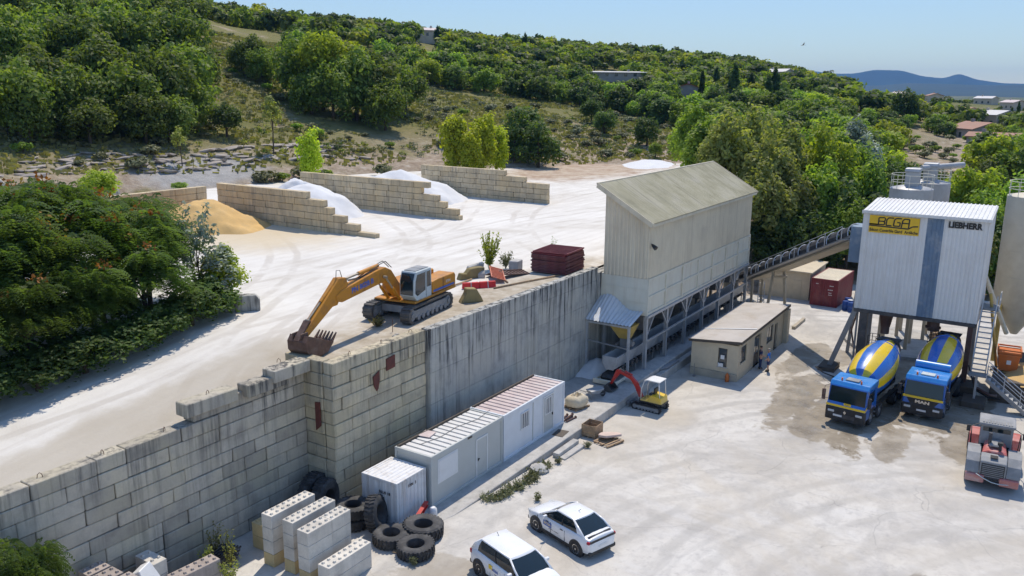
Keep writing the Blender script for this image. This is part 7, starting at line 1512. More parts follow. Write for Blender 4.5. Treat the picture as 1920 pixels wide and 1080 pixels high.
FOREST = [(3,140,22,5.7),(2,144,8,5.1),(1,142,26,7.1),(2,145,4,7.6),(2,149,24,4.8),(3,152,9,7.3),(0,154,29,6.7),(1,157,8,5.9),(3,160,25,5.3),(0,159,30,5.8),(0,164,10,6.7),(1,165,4,6.7),(2,161,38,4.2),(2,164,30,5.5),(1,160,49,7.1),(0,163,43,4.3),(2,166,40,6.5),(1,168,33,6.8),(1,170,29,4.3),(1,165,51,4.4),(0,167,46,6.9),(0,174,4,4.5),(2,172,40,5.2),(0,173,35,6.5),(0,169,55,6.4),(1,177,38,7.5),(3,179,28,5.8),(0,175,48,6.7),(2,182,7,5.4),(3,173,59,3.9),(0,175,54,4.6),(2,182,36,6.3),(1,180,51,6.6),(0,184,42,7.1),(0,180,57,4.7),(0,188,30,3.9),(1,185,49,3.9),(2,181,63,4.0),(2,184,54,3.7),(0,189,37,4.0),(2,189,42,6.1),(1,194,7,4.7),(1,84,175,4.4),(2,186,60,3.7),(0,183,68,3.7),(3,89,173,7.5),(0,190,51,5.9),(0,194,39,3.8),(0,196,32,4.2),(0,188,65,5.5),(1,88,179,6.9),(0,195,46,6.5),(1,193,59,4.2),(1,188,74,6.5),(0,202,5,3.6),(2,196,55,4.1),(1,201,31,3.4),(0,91,183,7.1),(1,199,49,7.4),(1,196,63,4.3),(0,190,80,7.2),(1,202,45,7.2),(0,204,37,3.4),(2,196,68,5.9),(3,144,150,5.1),(1,200,60,4.5),(1,203,52,3.7),(1,195,77,4.6),(1,126,169,4.6),(1,199,72,6.3),(1,207,44,4.2),(1,146,154,7.5),(1,150,151,5.3),(0,195,85,7.2),(0,207,50,7.1),(0,204,67,4.8),(0,125,176,5.5),(1,208,57,5.2),(1,201,78,7.5),(2,211,47,4.6),(0,98,194,5.7),(0,204,74,5.9),(2,209,62,4.4),(0,149,159,7.0),(1,200,87,6.9),(1,198,91,3.9),(0,158,152,6.3),(0,215,44,4.7),(0,213,54,5.3),(2,125,181,4.5),(0,196,100,4.4),(0,132,176,6.2),(1,154,157,3.7),(3,163,149,5.1),(1,209,70,5.4),(2,213,59,3.9),(0,199,96,7.2),(0,212,65,4.8),(3,210,75,4.6),(0,168,147,6.9),(2,99,200,7.2),(0,124,186,4.3),(0,219,47,6.3),(1,206,87,5.3),(3,218,52,7.3),(1,217,57,5.6),(0,198,107,6.2),(0,112,195,3.6),(2,164,154,4.0),(2,214,70,3.8),(0,130,184,5.2),(0,205,94,4.8),(3,107,198,5.9),(0,158,162,4.6),(2,217,64,6.6),(2,194,117,6.9),(3,136,181,5.4),(2,197,112,5.7),(2,204,99,3.7),(2,118,194,6.3),(2,182,136,6.6),(0,104,202,7.4),(1,187,130,6.7),(0,163,159,6.2),(2,175,146,4.4),(3,179,142,7.2),(1,170,153,5.4),(0,210,90,7.0),(1,123,193,6.2),(2,216,76,5.7),(0,192,125,5.0),(0,203,107,4.8),(0,222,62,7.2),(0,196,121,6.9),(2,226,48,5.6),(0,113,201,4.1),(1,102,207,4.5),(1,136,187,5.3),(3,160,168,4.1),(1,209,102,6.9),(1,129,193,5.7),(3,226,54,6.1),(1,107,207,3.7),(1,204,113,3.7),(1,187,140,6.7),(0,184,144,6.5),(0,191,135,6.7),(1,215,91,7.6),(0,172,158,4.8),(1,224,67,6.5),(3,220,79,4.2),(0,223,73,6.5),(1,214,96,4.6),(2,203,119,6.9),(0,177,155,5.6),(3,134,193,3.9),(0,120,203,6.7),(1,167,166,3.9),(0,231,49,5.5),(1,139,191,3.8),(3,236,14,4.5),(2,116,206,4.1),(0,209,112,6.6),(1,229,59,4.2),(3,129,199,6.3),(2,183,151,7.5),(2,201,127,7.4),(1,196,135,3.6),(1,189,145,3.6),(0,111,211,6.0),(0,173,165,4.6),(0,215,105,6.1),(0,218,100,7.4),(1,229,70,6.9),(1,236,43,4.0),(0,231,64,6.5),(0,106,215,4.9),(0,228,75,5.5),(0,181,157,5.5),(0,208,121,4.1),(1,240,7,3.6),(0,234,53,6.4),(0,178,161,4.2),(0,239,25,4.0),(1,138,197,5.7),(0,164,176,4.5),(1,222,95,6.7),(0,227,81,7.2),(2,168,173,4.2),(1,197,141,4.4),(1,125,208,4.8),(0,240,35,3.3),(3,120,211,5.7),(1,202,135,3.7),(0,111,217,3.9),(0,193,148,7.1),(0,130,206,5.4),(0,239,48,3.8),(1,216,114,7.0),(1,244,10,4.5),(2,244,15,4.1),(1,234,73,6.9),(2,210,126,7.4),(3,146,197,7.3),(2,189,156,7.3),(0,175,171,4.8),(0,232,78,4.5),(0,237,61,5.1),(2,180,167,4.1),(0,223,102,3.9),(0,227,94,7.3),(2,139,202,6.4),(0,208,131,5.3),(1,231,85,6.0),(1,237,67,5.0),(2,118,216,5.1),(0,221,109,5.5),(1,215,122,4.8),(0,174,176,6.6),(0,169,180,7.3),(1,186,164,7.0),(1,199,148,6.8),(2,135,208,6.4),(0,245,39,4.1),(0,242,55,5.2),(2,205,141,7.5),(1,126,215,6.8),(1,113,222,5.9),(2,209,136,7.0),(2,248,29,4.3),(1,248,24,4.2),(0,221,116,6.9),(0,198,153,3.9),(2,246,44,3.4),(1,238,78,4.8),(3,148,202,6.6),(1,243,62,6.5),(0,236,85,7.0),(1,204,146,6.5),(2,230,102,3.7),(2,228,107,5.8),(3,232,97,4.5),(0,218,126,6.6),(1,252,12,3.6),(2,134,214,4.4),(3,195,160,6.7),(0,214,134,5.3),(1,122,221,6.2),(0,222,121,5.1),(1,251,35,3.6),(2,174,184,4.8),(1,226,115,4.3),(3,249,51,4.7),(0,245,67,6.9),(1,153,204,6.8),(1,113,228,4.9),(0,251,42,3.5),(1,244,74,4.3),(2,213,141,4.1),(2,254,29,3.6),(0,192,168,4.2),(0,204,155,6.0),(1,248,62,5.7),(2,244,79,6.4),(0,132,219,6.4),(0,236,101,6.6),(3,242,88,6.9),(0,211,147,5.3),(1,202,160,5.5),(3,120,228,7.4),(2,257,23,3.9),(2,254,46,3.2),(3,258,12,3.7),(0,220,135,7.2),(1,223,131,4.8),(0,249,71,4.8),(1,254,52,4.7),(2,112,234,3.6),(3,257,42,4.1),(0,254,59,7.4),(0,129,226,6.0),(0,229,125,6.9),(1,259,29,4.4),(1,252,67,4.1),(1,117,233,4.2),(1,200,167,5.9),(1,212,152,6.3),(0,239,105,5.5),(0,246,91,5.4),(1,242,100,4.0)]
FARWOOD = [141,0,146,-2,151,-1,155,0,160,2,165,0,170,4,170,-1,178,2,183,2,187,-1,189,5,193,-1,77,179,197,3,198,-2,84,182,81,188,88,187,84,193,90,191,86,199,91,198,88,205,95,203,92,208,97,209,94,214,101,213,96,219,239,-1,104,221,248,1,100,228,107,226,250,6,251,-3,254,3,106,234,258,-2,260,5,103,240,126,230,260,35,249,85,253,77,211,159,229,133,264,23,219,149,222,144,265,10,255,72,112,240,259,57,137,228,263,41,262,47,107,244,233,129,265,30,216,157,246,104,121,238,251,93,268,1,263,53,127,237,254,87,146,226,261,64,229,141,225,149,269,26,208,173,216,163,262,69,235,135,134,236,265,60,222,156,114,247,268,48,272,-3,272,12,261,79,144,231,120,245,140,234,271,36,254,100,260,84,272,22,130,241,274,6,268,55,241,131,109,251,264,74,195,193,259,92,235,144,268,63,151,230,252,111,267,69,223,163,273,46,203,189,231,153,256,106,275,30,159,227,120,250,241,138,115,253,234,149,208,184,126,248,265,84,278,9,264,89,221,170,139,242,197,198,214,180,273,61,147,238,261,103,202,195,275,55,231,159,193,203,241,143,164,227,135,246,278,43,257,114,281,-4,279,38,270,80,119,256,226,168,281,25,236,155,247,138,240,149,153,238,112,260,283,5,279,50,274,70,145,244,160,235,125,255,267,96,282,31,232,164,284,13,271,88,266,102,210,192,214,188,277,66,278,60,262,112,133,253,247,143,151,243,205,199,117,261,237,161,276,76,198,207,139,251,282,56,275,85,288,8,241,157,174,230,289,-4,269,107,247,150,220,187,196,213,129,259,288,33,167,236,271,102,163,240,214,196,231,176,287,42,274,96,290,23,267,116,150,249,282,70,206,205,235,171,124,263,239,167,280,82,157,246,293,5,173,236,289,49,202,213,116,269,195,220,293,14,279,91,271,113,288,60,225,189,134,262,287,66,250,155,284,75,222,194,179,234,149,255,247,162,171,241,275,108,162,247,207,211,236,178,293,40,190,227,295,28,130,267,140,261,124,269,156,253,281,97,167,246,295,33,297,10,216,205,186,232,279,104,297,23,298,-4,196,225,246,168,220,202,293,58,292,65,276,117,253,160,290,75,147,261,177,241,138,266,207,217,227,196,153,258,202,222,119,276,275,122,289,85,231,193,298,43,297,50,239,183,245,174,130,272,167,251,294,70,174,247,302,2,215,212,252,167,281,114,125,276,302,24,159,258,284,107,198,230,302,34,289,93,188,239,304,13,304,-4,299,57,183,243,302,39,295,78,144,269,258,162,281,119,247,180,180,248,306,6,204,228,232,200,227,206,299,68,152,266,216,218,222,212,194,238,306,28,166,259,290,104,263,159,211,224,139,275,288,111,305,45,258,171,254,176,304,54,309,0,130,280,158,265,280,131,174,256,294,99,125,283,185,249,310,14,238,199,309,33,297,90,204,235,310,22,269,157,192,245,306,62,304,67,220,221,249,188,303,73,234,206,182,254,137,281,264,167,228,214,311,38,213,230,253,185,166,266,147,277,310,51,304,79,286,129,289,124,293,114,262,173,259,178,154,274,291,119,131,286,300,95,162,270,210,235,204,240,296,107,314,26,315,8,171,265,299,102,316,14,240,206,233,214,313,46,227,222,276,157,317,-2,223,226,143,284,197,250,269,169,310,70,189,256,318,20,259,185,136,288,314,55,129,291,152,280,254,192,181,263,318,31,159,277,290,133,297,118,317,39,310,78,273,166,245,205,314,62,233,220,266,178,204,247,306,93,209,242,300,113,173,270,221,233,243,211,321,14,166,276,322,1,319,44,296,127,322,8,238,218,186,263,306,102,322,27,304,108,271,176,144,290,282,159,316,70,198,256,265,186,154,285,139,293,149,288,280,164,181,269,315,80,130,298,301,122,193,262,288,151,325,19,206,252,323,39,250,209,321,55,297,133,233,228,322,49,160,284,177,274,271,182,171,278,244,217,212,249,321,64,312,99,226,236,263,194,217,245,279,171,222,242,328,10,327,34,188,269,241,224,309,114,302,131,286,162,326,44,328,25,261,200,321,74,312,105,156,291,202,261,320,80,206,258,307,120,330,15,291,156,169,284,194,268,133,303,273,187,295,150,251,216,161,290,147,297,183,277,140,301,286,168,281,177,326,64,257,211,214,255,326,70,332,29,178,282,153,296,236,236,332,35,279,183,285,174,241,231,225,248,334,7,316,109,221,252,247,226,267,202,314,115,326,76,334,19,231,242,310,126,331,53,204,266,275,193,324,88,160,295,211,262,170,290,326,82,322,98,337,14,332,58,253,223,272,199,293,167,321,103,151,302,300,156,198,273,188,281,285,183,166,295,282,188,139,309,291,173,337,39,338,27,194,278,247,233,310,138,219,260,238,242,333,66,306,148,262,216,232,249,332,72,289,179,299,163,317,125,319,119,332,78,341,8,146,308,244,239,338,48,205,273,259,223,322,112,337,56,315,134,306,154,331,89,225,258,282,194,158,304,273,207,136,314,276,203,217,266,257,228,230,255,311,145,237,249,299,170,200,281,287,191,152,310,169,301,337,75,320,130,344,32,346,15,294,182,251,239,214,272,306,162,298,177,344,41,317,141,206,280,163,307,325,123,142,317,343,57,230,261,267,223,344,50,338,84,293,188,348,4,263,229,246,247,258,235,285,201,240,254,343,65,149,316,348,25,235,258,280,209,211,279,228,266,316,151,343,72,277,214,330,117,351,10,291,195,324,134,342,79,155,316,308,169,340,90,219,275,172,307,255,243,351,33,207,286,348,60,301,185,353,-3,312,165,316,160,331,125,235,264,325,140,351,43,323,146,227,272,288,207,249,253,307,179,355,3,292,202,165,315,320,154,245,257,272,229,301,191,268,234,282,218,336,119,286,212,352,55,171,313,216,284,347,85,297,198,331,133,233,271,264,241,255,251,354,50,351,70,350,78,307,186,260,248,316,170,210,292,313,178,228,278,360,9,223,283,326,154,245,265,283,225,321,165,361,3,294,210,356,63,346,106,331,145,359,43,312,184,305,196,338,130,362,-4,335,139,325,160,344,115,350,93,172,319,342,122,252,262,178,317,354,86,361,49,281,231,358,68,303,202,235,279,258,258,243,273,219,292,312,190,213,297,276,240,229,285,361,59,293,220,319,179,300,210,225,290,288,228,341,134,271,248,360,75,298,216,365,42,334,154,266,254,345,127,311,197,368,-1,356,93,329,167,317,188,281,238,326,173,253,269,332,161,350,117,173,327,360,84,293,225,244,278,307,208,370,6,184,322,238,284,354,110,342,144,288,235,351,123,279,247,232,291,227,295,220,301,368,60,266,261,189,321,250,276,340,153,312,204,366,70,370,51,362,90,328,180,259,269,318,197,339,158,321,192,334,171,362,98,256,274,372,45,285,244,367,80,337,165,183,328,360,108,353,128,310,213,245,285,372,56,358,114,326,188,376,9,296,233,275,258,290,240,303,224,349,144,308,218,352,136,239,293,280,254,227,302,378,-5,174,336,316,209,253,283,368,92,321,202,380,1,190,329,359,125,332,185,183,334,274,264,374,70,262,276,378,42,377,52,343,165,236,299,338,177,267,273,376,64,372,88,290,249,341,172,369,98,171,342,296,241,350,155,359,131,280,261,304,233,352,149,309,226,383,6,375,81,272,270,329,197,355,144,332,192,252,290,364,121,244,297,322,210,177,341,189,335,374,93,383,47,369,111,235,306,327,204,319,217,360,138,257,287,349,164,386,-2,296,248,169,347,288,258,316,223,369,117,241,303,379,76,383,56,381,68,175,346,272,276,339,188,366,129,378,87,356,156,280,270,349,172,389,5,184,343,251,297,338,194,267,284,314,231,335,200,361,150,287,265,298,253,382,81,364,143,307,242,379,97,248,303,263,290,392,-1,331,209,372,122,389,45,170,354,295,259,328,216,348,181,369,135,259,295,357,164,312,239,303,250,387,66,376,114,389,55,278,278,274,283,193,344,326,222,384,91,245,310,184,350,347,190,177,354,322,230,287,272,356,172,364,156,270,289,396,-6,397,2,303,256,310,248,169,360,253,307,395,48,389,83,377,128,391,76,293,269,343,203,262,301,387,98,364,162,376,134,277,288,347,198,383,115,269,296,299,266,356,182,395,67,164,365,189,353,398,43,328,230,324,237,371,152,317,245,397,59,361,176,304,262,402,-2,181,359,336,221,383,122,288,281,283,285,311,255,392,90,341,214,353,193,253,314,365,172,390,104,323,243,346,209,358,189,383,130,370,164,393,96,177,364,259,311,317,252,396,83,187,360,172,367,296,277,399,77,198,355,402,62,378,150,303,271,335,231,401,69,330,238,403,54,281,295,165,373,309,266,266,309,275,302,392,112,352,207,367,179,385,137,378,156,323,250,194,360,357,200,343,222,400,89,371,173,364,188,288,291,396,105,349,215,408,46,319,259,343,229,386,144,297,286,178,372,282,301,404,84,378,165,384,152,337,238,406,76,184,370,410,53,408,69,303,282,363,198,396,121,402,99,270,314,392,135,350,221,334,246,197,365,394,128,327,255,164,381,192,368,275,310,356,213,172,378,375,178,361,205,318,268,401,109,369,191,309,279,379,172,412,61,292,297,386,158,389,150,407,94,349,230,374,185,282,309,345,237,393,143,416,43,300,292,316,275,385,166,416,51,326,264,289,305,415,67,181,380,413,78,306,288,405,116,280,315,412,86,273,321,168,387,341,247,192,375,399,137,372,199,384,176,408,109,335,257,403,126,187,379,393,155,382,182,369,207,297,302,359,225,177,385,413,93,323,274,366,213,377,193,198,375,404,132,333,264,316,284,413,101,352,238,400,145,364,220,288,313,422,53,304,298,423,45,349,243,342,254,422,62,357,234,313,291,174,390,186,385,392,172,420,84,400,153,423,68,414,110,286,319,396,165,339,262,410,125,277,328,389,181,422,74,378,203,194,383,399,159,282,324,373,213,387,187,333,273,413,120,296,312,420,96,292,318,364,232,369,224,338,268,386,194,429,53,321,289,425,80,327,282,203,382,313,298,350,254,305,307,413,131,408,147,398,173,411,140,362,240,288,326,175,397,429,72,276,336,357,249,431,60,377,217,334,280,407,154,311,305,194,390,370,230,422,108,187,394,395,185,200,388,284,332,302,315,385,207,322,295,182,398,349,265,383,213,420,128,429,90,423,116,207,387,407,163,404,172,428,99,393,196,432,79,343,275,376,228,275,344,347,271,414,152,331,292,370,240,356,261,312,313,403,181,391,205,381,224,284,339,199,395,418,144,317,308,299,326,179,404,188,401,420,138,429,110,291,333,399,192,322,304,366,250,403,187,363,256,424,133,438,75,341,285,206,394,414,162,388,219,434,99,212,392,438,83,195,401,309,321,280,347,274,352,420,150,358,267,409,178,350,278,398,202,430,121,332,299,393,214,379,237,384,231,355,273,187,407,263,363,439,91,341,291,415,169,329,305,434,114,403,197,317,318,365,263,306,329,289,344,436,108,180,412,302,334,427,141,432,128,375,250,272,359,411,186,255,372,350,285,421,162,380,243,210,399,416,175,199,407,364,270,194,410,443,95,398,217,416,181,372,260,404,207,428,150,411,192,298,343,313,329,358,279,330,313,318,325,269,366,324,319,442,105,338,304,448,79,396,224,391,234,216,401,387,240,189,415,442,111,335,309,286,355,411,198,436,136,448,88,305,340,346,297,280,360,433,144,441,119,209,406,353,291,262,375,370,269,424,173,182,420,365,277,429,161,296,350,440,128,378,259,448,101,422,181,385,252,406,216,200,414,429,168,195,417,362,286,404,222,434,156,323,329,315,337,417,197,454,82,399,231,436,150,218,407,422,188,391,246,377,267,413,208,452,96,462,28,334,320,284,365,447,119,292,359,210,413,280,369,189,423,444,133,321,335,451,109,428,179,308,347,447,125,347,308,443,140,341,316,361,293,435,165,354,302,298,357,457,88,387,260,273,377,442,148,400,239,207,418,419,205,185,429,460,79,331,330,315,345,425,194,407,231,195,426,457,104,292,367,467,32,270,383,414,219,454,118,411,226,435,174,399,247,360,300,224,412,469,17,322,341,395,254,308,356,441,163,452,129,282,377,216,418,350,315,461,98,387,269,432,190,204,425,358,308,446,156,393,262,453,136,423,210,302,363,316,352,450,144,465,85,406,243,333,336,345,324,384,277,288,376,267,391,341,329,322,348,277,385,196,432,430,200,422,216,329,343,366,303,233,414,415,230,403,252,420,224,475,14,462,113,451,151,356,315,438,186,314,358,215,425,460,126,223,422,189,438,476,32,468,94,274,391,436,195,299,373,285,384,396,268,468,100,304,370,464,119,467,107,354,323,202,435,450,165,410,249,453,158,230,421,402,262,414,243,383,289,394,275,364,313,210,432,344,336,389,282,473,86,462,133,295,380,322,357,460,142,480,38,406,258,197,439,480,45,434,210,372,306,339,342,220,429,483,9,315,366,426,227,283,392,329,354,240,420,432,216,460,149,440,202,443,196,353,332,423,237,303,379,208,438,471,116,335,351,272,402,371,314,359,328,485,28,477,96,383,300,486,17,226,431,378,306,476,103,280,399,462,156,235,427,475,111,291,391,365,324,323,366,408,268,202,444,396,285,392,291,469,138,423,244,193,449,420,250,487,44,460,164,481,91,472,129,311,378,417,257,343,349,436,222,490,7,371,320,219,439,270,409,405,277,301,387,286,399,446,206,378,314,359,335,402,282,243,427,307,384,432,235,350,346,485,84,491,32,415,265,211,445,385,307,356,341,232,435,470,149,479,119,494,14,446,213,322,374,333,365,452,201,206,449,463,172,484,100,438,230,392,302,368,331,341,359,225,441,293,399,329,370,479,126,475,142,196,455,487,92,422,261,470,158,430,247,270,417,427,254,282,408,459,190,314,385,239,436,468,167,464,180,435,241,405,289,486,109,378,324,356,348,496,42,401,296,412,281,203,455,480,135,498,5,417,274,498,31,291,406,421,268,221,448,341,365,301,399,366,340,455,207,476,154,500,12,249,434,447,225,232,444,443,233,281,415,309,394,494,87,354,355,347,362,376,332,460,200,486,125,480,148,466,187,330,379,372,338,363,348,470,178,428,264,393,314,338,372,215,455,387,321,274,422,477,163,504,-6,443,240,435,255,326,385,242,443,207,460,505,7,456,217,403,304,420,280,409,296,475,172,294,412,270,427,426,273,493,115,494,108,383,330,496,100,230,451,322,391,200,465,317,395,415,291,288,417,337,379,461,210,506,35,224,455,473,184,483,157,353,365,506,45,303,407,508,16,435,262,468,199,284,422,267,434,502,88,349,370,471,193,373,347,450,240,455,229,492,133,360,361,238,451,447,246,510,-2,444,252,393,326,502,95,216,462,510,30,309,406,427,280,404,313,411,304,511,5,252,445,424,287,442,258,482,172,485,163,464,216,380,343,479,181,417,298,316,403,433,275,281,429,491,149,246,450,333,390,370,356,456,236,400,322,304,414,386,339,208,469,503,103,391,333,297,419,438,269,229,460,499,124,349,378,469,211,344,384,362,368,355,375,294,425,463,228,425,294,216,469,504,115,242,457,509,90,517,17,482,187,397,331,327,401,276,437,516,31,476,203,434,282,452,253,479,195,369,363,223,468,413,313,493,159,419,305,447,263,498,144,378,355,486,180,489,173,517,46,237,461,456,247,519,-8,271,443,492,167,342,391,519,10,318,411,502,132,252,454,393,340,407,323,334,398,520,2,258,451,284,435,385,349,265,447,505,121,207,477,471,220,310,418,508,109,463,237,513,100,524,16,526,8,515,107,527,0,533,-6,533,30,534,14,525,112,537,1,538,8,540,17,541,-6,546,6,549,-6,539,112,553,113,557,120,565,71,571,65,567,114,577,56,577,77,579,69,582,63,572,125,587,55,585,79,580,120,589,70,599,53,588,128,599,78,606,53,605,63,599,122,609,71,614,51,612,80,614,62,605,127,617,45,608,120,621,72,623,63,621,88,626,55,615,131,618,117,629,48,631,-8,627,81,625,97,635,3,621,137,627,114,633,69,637,57,638,47,636,86,642,-7,637,77,639,65,634,105,638,94,632,124,645,1,649,-6,636,132,647,53,640,114,644,99,652,6,652,40,655,14,652,73,653,62,656,33,646,119,658,-5,656,48,652,89,650,107,645,140,661,20,657,78,663,4,650,133,654,116,653,124,662,65,665,38,658,109,666,46,667,27,663,89,661,99,666,74,673,21,662,124,674,10,674,41,675,2,660,141,674,52,676,68,679,33,666,147,683,18,682,54,684,39,686,5,687,29,683,76,675,142,688,62,693,17,694,0,694,40,694,51,691,88,698,-8,694,80,700,8,700,25,701,17,687,151,703,52,706,2,702,79,692,144,707,-6,699,110,702,97,699,129,708,65,695,152,711,28,702,118,713,40,701,139,707,110,711,92,713,77,717,12,715,54,708,126,710,118,705,149,716,86,721,29,722,-8,716,108,717,100,725,8,723,59,725,44,726,17,709,157,725,68,718,122,717,131,730,-3,726,103,731,55,734,46,722,139,736,-10,725,131,732,84,722,153,738,4,735,71,738,26,731,109,743,16,742,56,738,104,744,37,742,68,732,145,745,45,748,-4,743,88,738,124,741,113,745,79,750,8,751,52,752,25,737,159,753,38,739,150,743,138,757,3,752,85,746,127,757,66,761,-6,761,47,759,79,754,117,762,29,750,142,754,125,747,165,752,153,768,6,766,60,769,16,769,36,758,135,774,29,772,71,762,157,777,51,774,83,779,11,769,121,778,39,779,-8,763,166,770,138,780,67,784,21,785,-2,784,30,771,155,785,50,788,-11,791,8,779,137,792,62,795,38,793,78,779,170,798,53,800,-12,797,69,804,11,804,34,800,85,789,158,794,128,793,137,805,20,797,119,807,0,806,72,793,169,799,151,813,-9,804,124,814,22,812,61,814,46,815,13,803,140,817,0,798,177,802,160,815,85,810,131,819,55,818,73,822,8,823,36,824,21,825,-12,824,46,814,140,809,167,812,154,829,-2,827,63,825,84,811,177,832,16,833,37,832,70,835,-12,821,157,836,46,838,-2,834,84,821,177,839,63,842,9,841,33,842,20,827,171,844,56,846,42,847,-12,845,70,844,89,845,110,852,25,852,49,839,171,837,180,842,161,857,-2,854,74,859,11,859,91,862,65,856,125,865,3,864,47,864,57,866,-10,847,180,850,171,860,115,862,104,866,79,874,-8,872,72,875,2,870,113,876,57,858,190,875,96,881,-13,880,65,874,128,878,120,880,111,887,12,883,86,884,101,887,75,890,2,891,-9,880,139,871,191,885,126,893,36,896,8,890,116,893,95,885,156,895,84,900,-7,900,23]
SCRUB = [(140.9,108.1,1.1),(145.2,120.8,1.5),(121.8,82.9,1.4),(61.3,123.4,1.7),(86.8,112.6,1.1),(132.3,75.5,1.7),(65.0,119.3,0.7),(104.4,156.1,1.1),(82.3,108.3,0.9),(125.1,82.8,0.8),(134.6,106.8,1.2),(161.2,142.2,1.1),(146.0,19.3,1.6),(141.7,99.9,1.2),(102.0,162.8,1.4),(87.2,144.3,1.0),(105.6,178.8,1.1),(117.5,134.5,1.7),(168.6,15.7,1.0),(151.2,77.4,1.9),(56.8,111.0,1.3),(148.9,113.4,1.5),(156.5,94.2,1.2),(166.6,12.5,1.0),(123.2,90.5,1.2),(72.1,119.2,0.8),(167.7,107.5,1.0),(121.4,140.0,1.8),(110.4,165.4,1.9),(148.2,67.9,1.8),(154.5,121.7,1.6),(169.2,20.4,1.5),(95.5,178.6,1.1),(88.2,150.2,1.0),(102.0,104.9,1.8),(175.8,22.8,1.8),(165.0,120.2,0.9),(165.4,83.5,1.7),(153.1,136.8,1.8),(184.8,93.0,1.1),(133.2,117.6,0.8),(176.2,16.5,0.9),(183.6,26.1,1.5),(165.1,112.3,1.5),(154.0,89.1,0.8),(170.6,110.7,1.8),(185.8,20.6,1.5),(62.7,103.8,1.2),(129.7,80.5,1.3),(119.5,124.0,1.5),(65.1,99.6,1.8),(99.9,170.5,1.3),(106.4,102.1,0.8),(102.4,148.9,1.1),(136.5,122.5,1.3),(106.2,105.9,0.7),(140.3,70.2,1.7),(148.8,108.9,1.8),(69.0,119.6,1.5),(57.8,116.4,1.7),(125.3,158.1,0.9),(146.8,13.7,1.1),(141.0,96.7,0.9),(172.9,17.7,1.2),(186.7,14.1,1.2),(178.3,11.5,1.5),(213.3,17.6,1.8),(143.0,16.5,1.3),(130.6,152.9,1.7),(102.3,173.4,0.7),(101.7,141.8,1.1),(101.1,99.2,0.9),(128.1,114.9,1.8),(162.4,94.8,1.2),(157.1,10.0,0.9),(141.3,121.4,1.1),(69.3,102.9,1.6),(180.8,14.1,1.5),(189.4,22.2,1.7),(109.6,148.1,1.5),(63.7,108.9,0.7),(82.4,118.3,1.0),(72.9,106.0,1.3),(139.3,85.2,1.0),(154.0,115.1,1.0),(151.2,20.4,1.0),(62.1,115.6,1.0),(73.8,144.1,1.8),(136.3,100.6,1.3),(110.5,134.9,0.9),(112.2,125.1,1.6),(197.1,25.7,1.0),(95.0,172.1,1.1),(200.9,12.2,1.1),(59.5,103.2,0.8),(88.1,164.7,0.9),(163.3,91.2,1.5),(119.4,157.9,1.3),(111.6,103.0,0.8),(190.4,14.1,1.5),(148.8,141.5,1.4),(86.8,119.8,1.2),(143.3,112.0,1.6),(129.8,120.1,1.1),(71.2,140.6,1.8),(159.5,77.3,1.1),(127.7,153.9,1.8),(120.4,92.4,1.8),(132.6,92.8,1.3),(75.0,122.3,1.3),(115.8,158.6,1.5),(184.7,86.4,1.6),(94.0,146.7,0.9),(85.8,147.0,1.1),(126.7,110.2,1.0),(55.2,107.9,1.6),(135.0,156.9,1.1),(149.2,64.9,1.0),(69.4,112.8,0.8),(159.8,87.0,1.4),(88.0,138.9,1.1),(123.1,143.0,1.5),(78.7,120.8,0.9),(123.3,151.3,1.3),(191.0,25.9,1.6),(176.3,108.9,0.8),(128.8,91.0,1.7),(108.4,167.8,0.8),(157.7,136.3,1.5),(167.8,85.5,1.0),(120.0,162.9,1.4),(139.0,158.5,1.9),(104.9,109.1,1.2),(75.7,110.0,1.5),(85.4,167.7,1.6),(132.3,159.8,1.0),(84.3,141.9,1.0),(115.2,141.4,1.2),(126.4,96.1,1.4),(90.0,168.3,1.2),(123.1,136.8,1.3),(135.4,161.4,1.6),(125.1,86.7,1.8),(110.6,174.9,1.5),(162.2,10.0,1.8),(156.4,80.7,1.8),(124.7,163.3,1.1),(106.0,165.9,1.7),(158.3,23.3,0.9),(93.9,175.9,1.1),(98.8,190.1,0.8),(188.7,11.6,1.2),(153.9,71.4,0.9),(150.4,83.2,1.2),(100.7,177.3,1.0),(196.9,13.4,1.0),(126.5,133.6,1.7),(94.5,165.0,1.8),(121.5,87.6,0.9),(113.0,151.5,1.1),(102.5,183.4,1.4),(167.8,117.6,1.1),(114.3,130.5,1.6),(155.0,84.3,1.9),(188.3,18.4,1.3),(144.8,67.5,1.3),(128.6,84.3,0.7),(178.5,21.0,1.3),(163.5,77.8,1.5),(131.1,86.0,1.5),(195.7,17.8,1.1),(149.0,11.6,1.2),(179.8,109.6,1.6),(111.5,138.1,1.0),(126.2,137.5,1.1),(110.6,96.4,1.2),(147.1,77.7,1.5),(98.0,150.1,1.6),(213.7,21.1,1.3),(184.1,77.0,1.7),(126.6,129.4,1.9),(152.9,13.5,1.0),(171.7,122.1,0.8),(151.4,69.3,0.8),(130.8,107.1,1.0),(85.6,122.8,1.1),(188.9,92.5,1.6),(101.5,109.2,1.4),(107.1,171.8,1.5),(160.1,110.0,1.7)]
HOUSES = [('a',247.3,18.3),('b',214.6,12.3),('c',244.0,95.4),('d',269.2,132.4),('e',275.1,219.6),('f',514.2,77.3),('g',556.1,65.8),('h',468.2,41.4),('i',598.5,41.9),('j',429.3,24.0),('k',539.4,24.6),('l',299.4,18.4),('m',380.0,107.9)]
